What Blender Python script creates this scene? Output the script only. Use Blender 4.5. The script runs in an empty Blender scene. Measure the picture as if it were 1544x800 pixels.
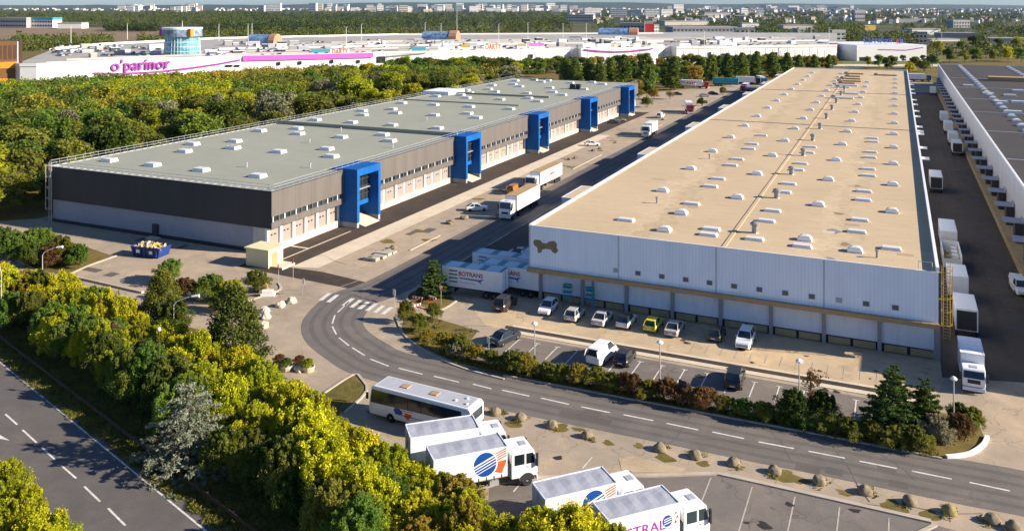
import bpy, bmesh, math, random
import numpy as np
from mathutils import Vector, Matrix, noise as mnoise
rnd = random.Random(11)
nrg = np.random.default_rng(7)
sc = bpy.context.scene
col = sc.collection
PI = math.pi

# ------------------------------------------------------------------ survey
# The site grid: x runs across the warehouses, y along them, origin at the
# front left roof corner of the tan roofed warehouse.  The photo stand point
# is 40 m up; site(u, v, z) turns a bearing read from the photo into a place
# at height z on that grid.
TH = math.atan2(1353 - 772, 1280.0)
AX = (math.sin(TH), math.cos(TH)); BX = (math.cos(TH), -math.sin(TH))
CAMH = 40.0; HOR = 9.0; FOC = 1280.0
_C = ((793 - 772) / 1280 * (1280 * 30 / 334.0), 1280 * 30 / 334.0)
def c2l(X, Y):
    X -= _C[0]; Y -= _C[1]
    return (X * BX[0] + Y * BX[1], X * AX[0] + Y * AX[1])
def site(u, v, z=0.0):
    Y = FOC * (CAMH - z) / (v - HOR)
    return c2l((u - 772) / FOC * Y, Y)
def far(u, Y):
    return c2l((u - 772) / FOC * Y, Y)
CAM = c2l(0, 0)
def ray_y(u, yp):
    dx, dy = c2l((u - 772) / FOC, 1.0); ox, oy = CAM
    dx -= ox; dy -= oy
    t = (yp - oy) / dy
    return ox + dx * t
def dist(x, y):
    return (x - CAM[0]) * -0.4133 + (y - CAM[1]) * 0.9106

# ------------------------------------------------------------------ objects
def tag(o, label=None, cat=None, group=None, kind=None):
    if label: o['label'] = label
    if cat: o['category'] = cat
    if group: o['group'] = group
    if kind: o['kind'] = kind
    return o
def empty(name, loc=(0, 0, 0), rz=0.0, label=None, cat=None, group=None):
    o = bpy.data.objects.new(name, None); col.objects.link(o)
    o.empty_display_size = 0.3
    o.location = loc; o.rotation_euler = (0, 0, rz)
    return tag(o, label, cat, group)
def kids(o): return [c for c in bpy.data.objects if c.parent == o]
def link(name, me, parent=None, loc=(0, 0, 0), rz=0.0):
    o = bpy.data.objects.new(name, me); col.objects.link(o)
    if parent: o.parent = parent
    o.location = loc; o.rotation_euler = (0, 0, rz)
    return o
_tree_cache = {}
def copy_tree(o, parent=None):
    c = o.copy(); col.objects.link(c); c.parent = parent
    if o.name not in _tree_cache: _tree_cache[o.name] = kids(o)
    for ch in _tree_cache[o.name]: copy_tree(ch, c)
    return c

class MB:
    def __init__(s): s.v = []; s.f = []; s.i = []; s.mats = []
    def mi(s, m):
        if m not in s.mats: s.mats.append(m)
        return s.mats.index(m)
    def face(s, pts, m):
        b = len(s.v); s.v += [tuple(p) for p in pts]
        s.f.append(tuple(range(b, b + len(pts)))); s.i.append(s.mi(m)); return s
    def mesh(s, vs, fs, m):
        b = len(s.v); s.v += [tuple(p) for p in vs]; k = s.mi(m)
        for f in fs: s.f.append(tuple(b + j for j in f)); s.i.append(k)
        return s
    def box(s, x0, y0, z0, x1, y1, z1, m):
        vs = [(x0, y0, z0), (x1, y0, z0), (x1, y1, z0), (x0, y1, z0), (x0, y0, z1), (x1, y0, z1), (x1, y1, z1), (x0, y1, z1)]
        return s.mesh(vs, [(3, 2, 1, 0), (4, 5, 6, 7), (0, 1, 5, 4), (1, 2, 6, 5), (2, 3, 7, 6), (3, 0, 4, 7)], m)
    def prism(s, poly, z0, z1, m, mt=None):
        a = sum(poly[i][0] * poly[(i + 1) % len(poly)][1] - poly[(i + 1) % len(poly)][0] * poly[i][1] for i in range(len(poly)))
        if a < 0: poly = poly[::-1]
        n = len(poly)
        s.mesh([(x, y, z0) for x, y in poly] + [(x, y, z1) for x, y in poly],
               [(i, (i + 1) % n, n + (i + 1) % n, n + i) for i in range(n)], m)
        s.face([(x, y, z1) for x, y in poly], mt or m)
        s.face([(x, y, z0) for x, y in poly[::-1]], m); return s
    def side(s, poly, y0, y1, m):          # side outline (x,z) extruded across y
        a = sum(poly[i][0] * poly[(i + 1) % len(poly)][1] - poly[(i + 1) % len(poly)][0] * poly[i][1] for i in range(len(poly)))
        if a < 0: poly = poly[::-1]
        n = len(poly)
        s.mesh([(x, y0, z) for x, z in poly] + [(x, y1, z) for x, z in poly],
               [tuple(range(n)), tuple(range(2 * n - 1, n - 1, -1))] + [(i + n, (i + 1) % n + n, (i + 1) % n, i) for i in range(n)], m)
        return s
    def tube(s, p0, p1, r0, r1, m, n=8, caps=True):
        p0 = Vector(p0); p1 = Vector(p1); d = (p1 - p0)
        if d.length < 1e-6: return s
        d.normalize(); a = d.orthogonal().normalized(); b = d.cross(a)
        vs = []
        for p, r in ((p0, r0), (p1, r1)):
            for k in range(n):
                t = 2 * PI * k / n; vs.append(p + a * (math.cos(t) * r) + b * (math.sin(t) * r))
        fs = [(k, (k + 1) % n, n + (k + 1) % n, n + k) for k in range(n)]
        if caps: fs += [tuple(range(n - 1, -1, -1)), tuple(range(n, 2 * n))]
        return s.mesh(vs, fs, m)
    def path(s, pts, r, m, n=6):
        for a, b in zip(pts[:-1], pts[1:]): s.tube(a, b, r, r, m, n)
        return s
    def lathe(s, prof, m, n=16, c=(0, 0), ax=None):
        vs = []; fs = []
        for r, z in prof:
            for k in range(n):
                t = 2 * PI * k / n; vs.append((c[0] + r * math.cos(t), c[1] + r * math.sin(t), z))
        for j in range(len(prof) - 1):
            for k in range(n):
                fs.append((j * n + k, j * n + (k + 1) % n, (j + 1) * n + (k + 1) % n, (j + 1) * n + k))
        fs.append(tuple(range((len(prof) - 1) * n, len(prof) * n)))
        fs.append(tuple(range(n - 1, -1, -1)))
        return s.mesh(vs, fs, m)
    def ribbon(s, pts, w, z, m, h=0.0):
        L = []; R = []
        n = len(pts)
        for i in range(n):
            a = Vector(pts[max(i - 1, 0)]); b = Vector(pts[min(i + 1, n - 1)]); d = (b - a).normalized()
            nx = Vector((-d.y, d.x)); p = Vector(pts[i]); L.append(p + nx * w / 2); R.append(p - nx * w / 2)
        vs = []
        for l, r in zip(L, R):
            vs += [(r.x, r.y, z), (l.x, l.y, z)]
            if h: vs += [(r.x, r.y, z + h), (l.x, l.y, z + h)]
        k = 4 if h else 2; fs = []
        for i in range(n - 1):
            a = i * k; b = a + k
            if h: fs += [(a + 2, b + 2, b + 3, a + 3), (a, b, b + 2, a + 2), (a + 3, b + 3, b + 1, a + 1)]
            else: fs.append((a, b, b + 1, a + 1))
        if h: e = (n - 1) * k; fs += [(0, 2, 3, 1), (e, e + 1, e + 3, e + 2)]
        return s.mesh(vs, fs, m)
    def xform(s, M):
        s.v = [tuple(M @ Vector(p)) for p in s.v]; return s
    def data(s, name):
        me = bpy.data.meshes.new(name); me.from_pydata(s.v, [], s.f)
        for m in s.mats: me.materials.append(m)
        me.polygons.foreach_set('material_index', s.i); me.update(); return me
    def build(s, name, parent=None, loc=(0, 0, 0), rz=0.0, bev=0.0, seg=2, smooth=False):
        o = link(name, s.data(name), parent, loc, rz)
        if bev:
            b = o.modifiers.new('Bevel', 'BEVEL'); b.width = bev; b.segments = seg; b.limit_method = 'ANGLE'
        if smooth:
            for p in o.data.polygons: p.use_smooth = True
        return o
def structure(name, mb, **k):
    o = mb.build(name, **k); o['kind'] = 'structure'; return o

def text(name, body, size, m, parent, loc, rot, ext=0.01, sx=1.0, space=1.0, bold=0.0):
    cu = bpy.data.curves.new(name, 'FONT'); cu.body = body; cu.size = size; cu.extrude = ext
    cu.align_x = 'CENTER'; cu.align_y = 'CENTER'; cu.space_character = space; cu.offset = bold; cu.resolution_u = 3
    t = bpy.data.objects.new(name, cu); col.objects.link(t)
    dg = bpy.context.evaluated_depsgraph_get(); me = bpy.data.meshes.new_from_object(t.evaluated_get(dg))
    bpy.data.objects.remove(t); bpy.data.curves.remove(cu)
    me.materials.clear(); me.materials.append(m)
    o = link(name, me, parent); o.location = loc; o.rotation_euler = rot; o.scale = (sx, 1, 1)
    return o

# ------------------------------------------------------------------ materials
def node(nt, t, **k):
    n = nt.nodes.new(t)
    for a, b in k.items():
        if hasattr(n, a) and a not in ('inputs',): setattr(n, a, b)
    return n
def base_mat(name):
    m = bpy.data.materials.new(name); m.use_nodes = True
    nt = m.node_tree; p = nt.nodes['Principled BSDF']
    return m, nt, p
def ramp(nt, fac, stops):
    r = nt.nodes.new('ShaderNodeValToRGB'); e = r.color_ramp.elements
    while len(e) > 1: e.remove(e[-1])
    e[0].position = stops[0][0]; e[0].color = (*stops[0][1], 1)
    for p, c in stops[1:]:
        x = e.new(p); x.color = (*c, 1)
    nt.links.new(fac, r.inputs[0]); return r.outputs[0]
def noise_n(nt, vec, scale, detail=4, rough=.55, dist_=0.0):
    n = nt.nodes.new('ShaderNodeTexNoise'); n.inputs['Scale'].default_value = scale
    n.inputs['Detail'].default_value = detail; n.inputs['Roughness'].default_value = rough
    n.inputs['Distortion'].default_value = dist_
    nt.links.new(vec, n.inputs['Vector']); return n.outputs['Fac']
def mixc(nt, fac, a, b, mode='MIX'):
    x = nt.nodes.new('ShaderNodeMix'); x.data_type = 'RGBA'; x.blend_type = mode
    for s, v in ((x.inputs[0], fac), (x.inputs[6], a), (x.inputs[7], b)):
        if hasattr(v, 'links'): nt.links.new(v, s)
        elif isinstance(v, (tuple, list)): s.default_value = (*v, 1)
        else: s.default_value = v
    return x.outputs[2]
def mth(nt, op, a, b=None, c=None):
    x = nt.nodes.new('ShaderNodeMath'); x.operation = op
    for i, v in enumerate((a, b, c)):
        if v is None: continue
        if hasattr(v, 'links'): nt.links.new(v, x.inputs[i])
        else: x.inputs[i].default_value = v
    return x.outputs[0]
def coords(nt, world=False):
    if world: return nt.nodes.new('ShaderNodeNewGeometry').outputs['Position']
    return nt.nodes.new('ShaderNodeTexCoord').outputs['Object']
def stretch(nt, vec, s):
    x = nt.nodes.new('ShaderNodeVectorMath'); x.operation = 'MULTIPLY'
    nt.links.new(vec, x.inputs[0]); x.inputs[1].default_value = s; return x.outputs[0]
def sepv(nt, vec):
    s = nt.nodes.new('ShaderNodeSeparateXYZ'); nt.links.new(vec, s.inputs[0]); return s.outputs
def bump(nt, p, h, st, d=0.05):
    b = nt.nodes.new('ShaderNodeBump'); b.inputs['Strength'].default_value = st; b.inputs['Distance'].default_value = d
    nt.links.new(h, b.inputs['Height']); nt.links.new(b.outputs[0], p.inputs['Normal'])
def mul(c, k): return tuple(min(1, x * k) for x in c)

def mat(name, c, rough=.75, var=.18, scale=.6, metal=0.0, bmp=0.0, world=False, spec=.4, dirt=0.0, coat=0.0):
    m, nt, p = base_mat(name); v = coords(nt, world)
    f = noise_n(nt, v, scale, 5, .6)
    cc = ramp(nt, f, [(.25, mul(c, 1 - var)), (.5, c), (.78, mul(c, 1 + var * .7))])
    if dirt:
        g = noise_n(nt, stretch(nt, v, (1.3, 1.3, .35)), 1.4, 5, .65)
        g = mth(nt, 'MULTIPLY', mth(nt, 'GREATER_THAN', g, .0), mth(nt, 'MULTIPLY', mth(nt, 'SUBTRACT', g, .45), 2.2 * dirt))
        g = mth(nt, 'MAXIMUM', mth(nt, 'MINIMUM', g, 1.0), 0.0)
        cc = mixc(nt, g, cc, mul((.16, .13, .1), 1))
    nt.links.new(cc, p.inputs['Base Color'])
    p.inputs['Roughness'].default_value = rough; p.inputs['Metallic'].default_value = metal
    p.inputs['Specular IOR Level'].default_value = spec; p.inputs['Coat Weight'].default_value = coat
    if bmp: bump(nt, p, noise_n(nt, v, scale * 12, 3), bmp)
    return m
def glass(name, c=(.02, .03, .035), rough=.08):
    m, nt, p = base_mat(name)
    v = coords(nt, True); f = noise_n(nt, v, .35, 2)
    nt.links.new(ramp(nt, f, [(.35, mul(c, .6)), (.65, mul(c, 1.6))]), p.inputs['Base Color'])
    p.inputs['Roughness'].default_value = rough; p.inputs['Specular IOR Level'].default_value = .8; return m

def asphalt(name, c, patch=.35, warm=(1.1, 1.0, .88), stains=.5, streak=0.0, cracks=.5):
    m, nt, p = base_mat(name); v = coords(nt, True)
    big = noise_n(nt, v, .045, 5, .6, .6); mid = noise_n(nt, v, .35, 5, .65); fine = noise_n(nt, v, 9, 3, .7)
    cc = ramp(nt, big, [(.3, mul(c, 1 - patch)), (.5, c), (.72, tuple(a * b * (1 + patch * .9) for a, b in zip(c, warm)))])
    cc = mixc(nt, .55, cc, ramp(nt, mid, [(.3, mul(c, .72)), (.55, c), (.75, tuple(a * b * 1.35 for a, b in zip(c, warm)))]))
    cc = mixc(nt, .35, cc, ramp(nt, fine, [(.3, (.55, .55, .55)), (.7, (1.35, 1.35, 1.35))]), 'MULTIPLY')
    vo = nt.nodes.new('ShaderNodeTexVoronoi'); vo.inputs['Scale'].default_value = .16; vo.inputs['Randomness'].default_value = 1
    nt.links.new(v, vo.inputs['Vector'])
    st = ramp(nt, mth(nt, 'ADD', vo.outputs['Distance'], mth(nt, 'MULTIPLY', mid, .18)), [(.13, (1, 1, 1)), (.22, (0, 0, 0))])
    cc = mixc(nt, mth(nt, 'MULTIPLY', st, stains), cc, mul(c, .35))
    ve = nt.nodes.new('ShaderNodeTexVoronoi'); ve.feature = 'DISTANCE_TO_EDGE'; ve.inputs['Scale'].default_value = .11
    wn = stretch(nt, noise_col(nt, v, .35), (5, 5, 5)); wa = nt.nodes.new('ShaderNodeVectorMath'); nt.links.new(v, wa.inputs[0]); nt.links.new(wn, wa.inputs[1]); nt.links.new(wa.outputs[0], ve.inputs['Vector'])
    ck = ramp(nt, ve.outputs['Distance'], [(.002, (1, 1, 1)), (.007, (0, 0, 0))])
    cc = mixc(nt, mth(nt, 'MULTIPLY', ck, cracks), cc, mul(c, .4))
    if streak:
        s = noise_n(nt, stretch(nt, v, (1.4, .03, 1)), 1.0, 4, .6)
        cc = mixc(nt, mth(nt, 'MULTIPLY', ramp(nt, s, [(.5, (0, 0, 0)), (.7, (1, 1, 1))]), streak), cc, mul(c, .55))
    nt.links.new(cc, p.inputs['Base Color']); p.inputs['Roughness'].default_value = .92; p.inputs['Specular IOR Level'].default_value = .2
    bump(nt, p, fine, .25, .02); return m
def noise_col(nt, vec, scale):
    n = nt.nodes.new('ShaderNodeTexNoise'); n.inputs['Scale'].default_value = scale; nt.links.new(vec, n.inputs['Vector'])
    return n.outputs['Color']

def leafmat(name, cols, trans=.35, scale=.5, hue=.03):
    """cols: dark, mid, light leaf colours; clump to clump and plant to plant variation"""
    m, nt, p = base_mat(name)
    oi = nt.nodes.new('ShaderNodeObjectInfo'); v = coords(nt, True)
    a = noise_n(nt, v, scale, 3, .6); b = noise_n(nt, v, scale * 7, 2, .6)
    f = mth(nt, 'ADD', mth(nt, 'MULTIPLY', a, .6), mth(nt, 'MULTIPLY', b, .4))
    f = mth(nt, 'ADD', f, mth(nt, 'MULTIPLY', mth(nt, 'SUBTRACT', oi.outputs['Random'], .5), .16))
    cc = ramp(nt, f, [(.34, cols[0]), (.5, cols[1]), (.66, cols[2])])
    hs = nt.nodes.new('ShaderNodeHueSaturation'); nt.links.new(cc, hs.inputs['Color'])
    nt.links.new(mth(nt, 'ADD', .5 - hue / 2, mth(nt, 'MULTIPLY', mth(nt, 'FRACT', mth(nt, 'MULTIPLY', oi.outputs['Random'], 7.3)), hue)), hs.inputs['Hue'])
    cc = hs.outputs[0]
    nt.links.new(cc, p.inputs['Base Color']); p.inputs['Roughness'].default_value = .6; p.inputs['Specular IOR Level'].default_value = .2
    tr = nt.nodes.new('ShaderNodeBsdfTranslucent'); nt.links.new(cc, tr.inputs[0])
    mx = nt.nodes.new('ShaderNodeMixShader'); mx.inputs[0].default_value = trans
    nt.links.new(p.outputs[0], mx.inputs[1]); nt.links.new(tr.outputs[0], mx.inputs[2])
    nt.links.new(mx.outputs[0], nt.nodes['Material Output'].inputs[0]); return m

def ribbed(name, c, axis=0, period=.33, depth=.6, var=.08, rough=.5, dirt=0.0, seam=0.0):
    m, nt, p = base_mat(name); v = coords(nt, True); s = sepv(nt, v)
    f = noise_n(nt, stretch(nt, v, (1, 1, .25)), .5, 4)
    cc = ramp(nt, f, [(.3, mul(c, 1 - var)), (.7, mul(c, 1 + var))])
    w = mth(nt, 'SINE', mth(nt, 'MULTIPLY', s[axis], 2 * PI / period))
    cc = mixc(nt, mth(nt, 'MULTIPLY', mth(nt, 'GREATER_THAN', w, .8), .22), cc, mul(c, .6))
    if dirt:
        g = noise_n(nt, stretch(nt, v, (1.6, 1.6, .12)), 1.0, 5, .65)
        cc = mixc(nt, mth(nt, 'MULTIPLY', ramp(nt, g, [(.5, (0, 0, 0)), (.75, (1, 1, 1))]), dirt), cc, mul(c, .55))
    if seam:
        q = mth(nt, 'FRACT', mth(nt, 'DIVIDE', s[axis], seam))
        cc = mixc(nt, mth(nt, 'MULTIPLY', mth(nt, 'LESS_THAN', q, .018), .7), cc, mul(c, .4))
    nt.links.new(cc, p.inputs['Base Color']); p.inputs['Roughness'].default_value = rough
    bump(nt, p, w, depth, .03); return m

def roofing(name, c, seam=1.05, axis=1, stain=None, var=.1, seam_s=.25, blot=.3):
    m, nt, p = base_mat(name); v = coords(nt, True); s = sepv(nt, v)
    big = noise_n(nt, v, .05, 5, .6, .5); mid = noise_n(nt, stretch(nt, v, (.35, 2.2, 1) if axis else (2.2, .35, 1)), .6, 5, .65); fine = noise_n(nt, v, 5, 3)
    cc = ramp(nt, big, [(.3, mul(c, 1 - var)), (.7, mul(c, 1 + var))])
    cc = mixc(nt, .5, cc, ramp(nt, mid, [(.3, mul(c, 1 - var * 1.6)), (.7, mul(c, 1 + var))]))
    cc = mixc(nt, .25, cc, ramp(nt, fine, [(.3, (.7, .7, .7)), (.7, (1.2, 1.2, 1.2))]), 'MULTIPLY')
    q = mth(nt, 'FRACT', mth(nt, 'DIVIDE', s[axis], seam))
    cc = mixc(nt, mth(nt, 'MULTIPLY', mth(nt, 'LESS_THAN', q, .09), seam_s), cc, mul(c, .7))
    q2 = mth(nt, 'FRACT', mth(nt, 'ADD', mth(nt, 'DIVIDE', s[1 - axis], 10.0), mth(nt, 'MULTIPLY', mth(nt, 'FLOOR', mth(nt, 'DIVIDE', s[axis], seam)), .37)))
    cc = mixc(nt, mth(nt, 'MULTIPLY', mth(nt, 'LESS_THAN', q2, .012), seam_s), cc, mul(c, .7))
    bl = noise_n(nt, v, .5, 6, .7, 1.2)
    cc = mixc(nt, mth(nt, 'MULTIPLY', ramp(nt, bl, [(.6, (0, 0, 0)), (.7, (1, 1, 1))]), blot), cc, mul(c, .62))
    if stain:                    # rain water tracks along the valleys of the roof
        for xc, w, scol in stain:
            d = mth(nt, 'ABSOLUTE', mth(nt, 'SUBTRACT', mth(nt, 'ADD', s[0], mth(nt, 'MULTIPLY', mth(nt, 'SUBTRACT', noise_n(nt, v, .12, 4, .6), .5), 14.0)), xc))
            k = mth(nt, 'MULTIPLY', mth(nt, 'LESS_THAN', d, w), ramp(nt, noise_n(nt, v, .8, 5, .7), [(.42, (0, 0, 0)), (.6, (1, 1, 1))]))
            cc = mixc(nt, mth(nt, 'MULTIPLY', k, .5), cc, scol)
    nt.links.new(cc, p.inputs['Base Color']); p.inputs['Roughness'].default_value = .85; p.inputs['Specular IOR Level'].default_value = .25
    bump(nt, p, mid, .15, .03); return m
HAZE = 1.5e-5; EXPO = 1.05
M = {}
M['soil'] = None
def ground_mat():
    m, nt, p = base_mat('dry_grass_soil'); v = coords(nt, True)
    a = noise_n(nt, v, .06, 6, .65, .5); b = noise_n(nt, v, .9, 5, .7); big = noise_n(nt, v, .0022, 6, .6)
    cc = ramp(nt, a, [(.3, (.07, .075, .018)), (.45, (.15, .12, .035)), (.6, (.22, .15, .06)), (.75, (.11, .10, .025))])
    cc = mixc(nt, .5, cc, ramp(nt, b, [(.3, (.05, .055, .014)), (.55, (.17, .13, .04)), (.75, (.26, .19, .08))]))
    d = nt.nodes.new('ShaderNodeVectorMath'); d.operation = 'DISTANCE'; nt.links.new(v, d.inputs[0]); d.inputs[1].default_value = (0, 100, 0)
    k = mth(nt, 'MINIMUM', mth(nt, 'MAXIMUM', mth(nt, 'DIVIDE', mth(nt, 'SUBTRACT', d.outputs['Value'], 500.0), 700.0), 0.0), 1.0)
    fr = ramp(nt, big, [(.35, (.03, .045, .018)), (.47, (.06, .075, .03)), (.55, (.12, .11, .06)), (.62, (.045, .06, .025)), (.75, (.15, .13, .09))])
    cc = mixc(nt, k, cc, fr)
    nt.links.new(cc, p.inputs['Base Color']); p.inputs['Roughness'].default_value = 1; p.inputs['Specular IOR Level'].default_value = .1
    bump(nt, p, b, .5, .2); return m
M['soil'] = ground_mat()
M['yard'] = asphalt('worn_yard_asphalt', (.39, .315, .235), .3, (1.15, 1.0, .84), .35)
M['road'] = asphalt('road_asphalt', (.165, .148, .134), .18, (1.1, 1.0, .9), .12, cracks=.25)
M['highway'] = asphalt('dual_road_asphalt', (.125, .114, .108), .14, (1.1, 1.0, .9), .05, cracks=.15)
M['fresh'] = asphalt('dark_dock_asphalt', (.06, .047, .04), .4, (1.5, 1.2, .95), .5, streak=.4)
M['lane'] = asphalt('service_lane_asphalt', (.11, .092, .078), .3, (1.15, 1.0, .85), .3, streak=.35)  # colour darkened to deepen the warehouse shadow lying over the lane
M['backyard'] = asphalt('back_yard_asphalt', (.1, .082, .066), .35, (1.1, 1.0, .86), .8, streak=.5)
M['pad'] = asphalt('parking_pad_asphalt', (.19, .165, .145), .25, (1.1, 1.0, .9), .55)
M['concrete'] = mat('pale_concrete', (.62, .52, .39), .9, .16, .3, world=True, dirt=.25)
M['slabtan'] = asphalt('tan_worn_concrete', (.5, .385, .25), .3, (1.1, 1.0, .85), .25, cracks=.6)
M['kerb'] = mat('kerb_stone', (.45, .38, .3), .9, .2, .8, world=True, dirt=.2)
M['paint'] = mat('road_paint', (.66, .63, .58), .85, .2, 1.6, world=True, dirt=.7)
M['wornpaint'] = mat('worn_road_paint', (.42, .37, .31), .85, .3, 1.2, world=True)
M['white'] = mat('white_paint', (.82, .81, .79), .35, .05, .6, spec=.5, dirt=.12)
M['whiteclean'] = mat('white_vehicle_paint', (.86, .86, .85), .22, .03, .6, spec=.5, dirt=.06, coat=.3)
M['tarp'] = mat('grey_tarpaulin', (.36, .37, .42), .6, .2, .9, bmp=.1)
M['black'] = mat('black_rubber', (.016, .016, .017), .85, .2, 2)
M['chassis'] = mat('dark_chassis', (.03, .03, .032), .6, .3, 2)
M['rim'] = mat('wheel_rim', (.5, .5, .5), .35, .12, 3, metal=.5)
M['glass'] = glass('dark_glass')
M['blue'] = mat('blue_cladding', (.001, .1, .36), .6, .22, .25, dirt=.18, spec=.2)
M['darkclad'] = ribbed('anthracite_cladding_front', (.026, .029, .036), 0, 4.35, .05, .15, .55, 0, 4.35)
M['greyclad'] = ribbed('brown_grey_cladding', (.135, .118, .105), 1, 4.24, .05, .08, .5, .1, 4.24)
M['rearwall'] = mat('pale_block_wall', (.33, .34, .37), .85, .1, .3, dirt=.2)
M['dockwall'] = mat('cream_dock_wall', (.62, .56, .46), .8, .1, .4, dirt=.3)
M['plinth'] = mat('cream_concrete_plinth', (.66, .57, .42), .85, .12, .5, dirt=.25)
M['door'] = mat('taupe_dock_door', (.3, .25, .22), .6, .08, .6)
M['roofgrey'] = roofing('grey_green_membrane', (.31, .315, .255), 1.05, 1, None, .1, .12, .2)
M['rooftan'] = roofing('tan_gravel_membrane', (.53, .405, .255), 1.0, 1, [(12.5, 1.8, (.64, .5, .33)), (16, 1.5, (.36, .26, .16)), (38.2, 2.6, (.63, .5, .32)), (40, 1.2, (.34, .25, .16))], .13, .38, .3)
M['roofdark'] = roofing('dark_roof_felt', (.062, .055, .052), 1.05, 1, None, .25, .2, .5)
M['ribwhite'] = ribbed('white_ribbed_cladding', (.8, .87, .96), 0, .42, .25, .05, .45, .1, 12.6)
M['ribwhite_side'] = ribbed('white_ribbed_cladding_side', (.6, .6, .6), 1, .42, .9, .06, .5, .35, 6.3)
M['panel'] = mat('pale_grey_panel', (.74, .76, .82), .6, .08, .4, dirt=.22)
M['ochre'] = mat('ochre_band', (.42, .27, .13), .7, .15, .8, dirt=.3)
M['tanbrick'] = mat('tan_base_panel', (.4, .3, .15), .85, .2, .8, dirt=.4)
M['pillar'] = mat('grey_pillar', (.3, .29, .29), .8, .1, .8)
M['dome'] = mat('skylight_acrylic', (.72, .69, .63), .3, .04, 1, spec=.6)
M['vent'] = mat('vent_zinc', (.3, .29, .27), .5, .2, 3, metal=.3)
M['metal'] = mat('galvanised_metal', (.55, .55, .54), .4, .12, 2, metal=.5)
M['yellow'] = mat('yellow_paint', (.42, .27, .035), .5, .15, 2)
M['kiosk'] = mat('cream_yellow_render', (.7, .64, .38), .8, .08, 1, dirt=.2)
M['red'] = mat('red_paint', (.55, .03, .02), .4, .1, 1)
M['orange'] = mat('orange_red_film', (.85, .12, .03), .4, .05, 1)
M['logoblue'] = mat('blue_film', (.01, .07, .32), .4, .05, 1)
M['purple'] = mat('purple_paint', (.33, .03, .33), .45, .08, 1)
M['magenta'] = mat('magenta_panel', (.62, .12, .5), .5, .08, .2)
M['mall'] = mat('mall_white_render', (.77, .75, .73), .6, .05, .03, world=True, dirt=.06)
M['deck'] = mat('parking_deck', (.36, .34, .31), .9, .25, .05, world=True)
M['teal'] = mat('teal_paint', (.03, .3, .34), .5, .1, 1)
M['skipblue'] = mat('blue_skip_paint', (.012, .04, .2), .5, .2, 1.5, dirt=.25)
M['rubble'] = mat('yellow_rubble', (.55, .4, .14), .95, .4, 3)
M['stone'] = mat('weathered_concrete', (.24, .19, .12), .95, .3, 3, bmp=.6, dirt=.4)
M['rock'] = mat('pale_boulder', (.58, .5, .38), .95, .2, 2, bmp=.6)
M['bark'] = mat('bark', (.09, .065, .045), .95, .3, 6, bmp=.5)
M['rust'] = mat('rust_brown_steel', (.085, .042, .025), .8, .3, 1.2)
M['lampmetal'] = mat('pale_lamp_post', (.5, .47, .42), .5, .1, 2, metal=.2)
M['stainbrown'] = mat('old_sign_stain', (.25, .19, .11), .9, .3, 1.5)

# ------------------------------------------------------------------ the ground and the roads
b = MB()
cx, cy = c2l(0, 7000)
n = 24
b.face([(cx + 17000 * math.cos(2 * PI * i / n), cy + 17000 * math.sin(2 * PI * i / n), 0) for i in range(n)], M['soil'])
structure('ground', b)
b = MB()
poly = [site(-60, 392), site(60, 424), site(200, 470), site(300, 497), site(392, 540), site(425, 578), site(500, 598), site(520, 640),
        site(560, 690), site(690, 768), site(800, 820), site(900, 880), (60, -85), (110, -60), (110, 8), (64.8, 8), (64.8, 385), (-10, 390), (-24, 345), (-55, 285), (-66, 235), (-98, 230), (-101.5, 200), (-101.5, 3), (-112, -6)]
b.face([(x, y, .012) for x, y in poly], M['yard'])
structure('yard', b)

def spline(pts, k=6):
    out = []
    P = [Vector(p) for p in pts]
    for i in range(len(P) - 1):
        p0 = P[max(i - 1, 0)]; p1 = P[i]; p2 = P[i + 1]; p3 = P[min(i + 2, len(P) - 1)]
        for j in range(k):
            t = j / k
            out.append(tuple(.5 * ((2 * p1) + (-p0 + p2) * t + (2 * p0 - 5 * p1 + 4 * p2 - p3) * t * t + (-p0 + 3 * p1 - 3 * p2 + p3) * t ** 3)))
    out.append(tuple(P[-1])); return out
dashes = [((509, 471), (526, 455)), ((501, 488), (505, 475)), ((501, 492), (507, 504)), ((511, 509), (526, 521)), ((531, 524), (550, 536)),
          ((558, 541), (586, 552)), ((601, 555), (637, 564)), ((654, 567), (692, 576)), ((713, 579), (741, 586)), ((757, 588), (798, 597)), ((816, 600), (858, 609.5)),
          ((876, 613), (920, 622)), ((940, 625), (985, 634)), ((1005, 638), (1053, 648)), ((1074, 651), (1122, 661)), ((1144, 666), (1197, 676)),
          ((1219, 680), (1274, 690.5)), ((1296, 695), (1352, 706)), ((1375, 710), (1435, 722)), ((1462, 727), (1523, 740)), ((1552, 746), (1618, 758))]
cl = [(-20.5, 330), (-20.5, 150), (-20.5, 40), (-20.5, 0), site(535, 449), site(509, 471), site(501, 490), site(511, 509), site(540, 530), site(572, 547), site(640, 564.5), site(741, 586), site(858, 609.5), site(985, 634), site(1122, 661), site(1274, 690), site(1435, 722), site(1618, 758), (85, -26)]
road = structure('road', MB().ribbon(spline(cl, 8), 7.6, .024, M['road']))
mk = MB()
for a, c_ in dashes:
    p, q = Vector(site(*a)), Vector(site(*c_)); mk.ribbon([p, (p + q) / 2, q], .2, .034, M['paint'])
for i in range(9):                          # zebra crossing
    if i == 2: continue
    u = 497 + i * 11.7; v = 449 + i * 2.6
    p = Vector(site(u, v - 7)); q = Vector(site(u - 14, v + 4)); mk.ribbon([p, q], .62, .034, M['paint'])
for y in range(8, 200, 14): mk.ribbon([(-16.4, y), (-16.4, y + 8.5)], .16, .034, M['wornpaint'])
mk.ribbon([(-25.5, 2), (-25.5, 90)], .12, .034, M['wornpaint'])
mk.ribbon([(-27.2, -9), (-24.5, 3)], .13, .034, M['wornpaint'])
mk.build('road_marking', road)

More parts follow.
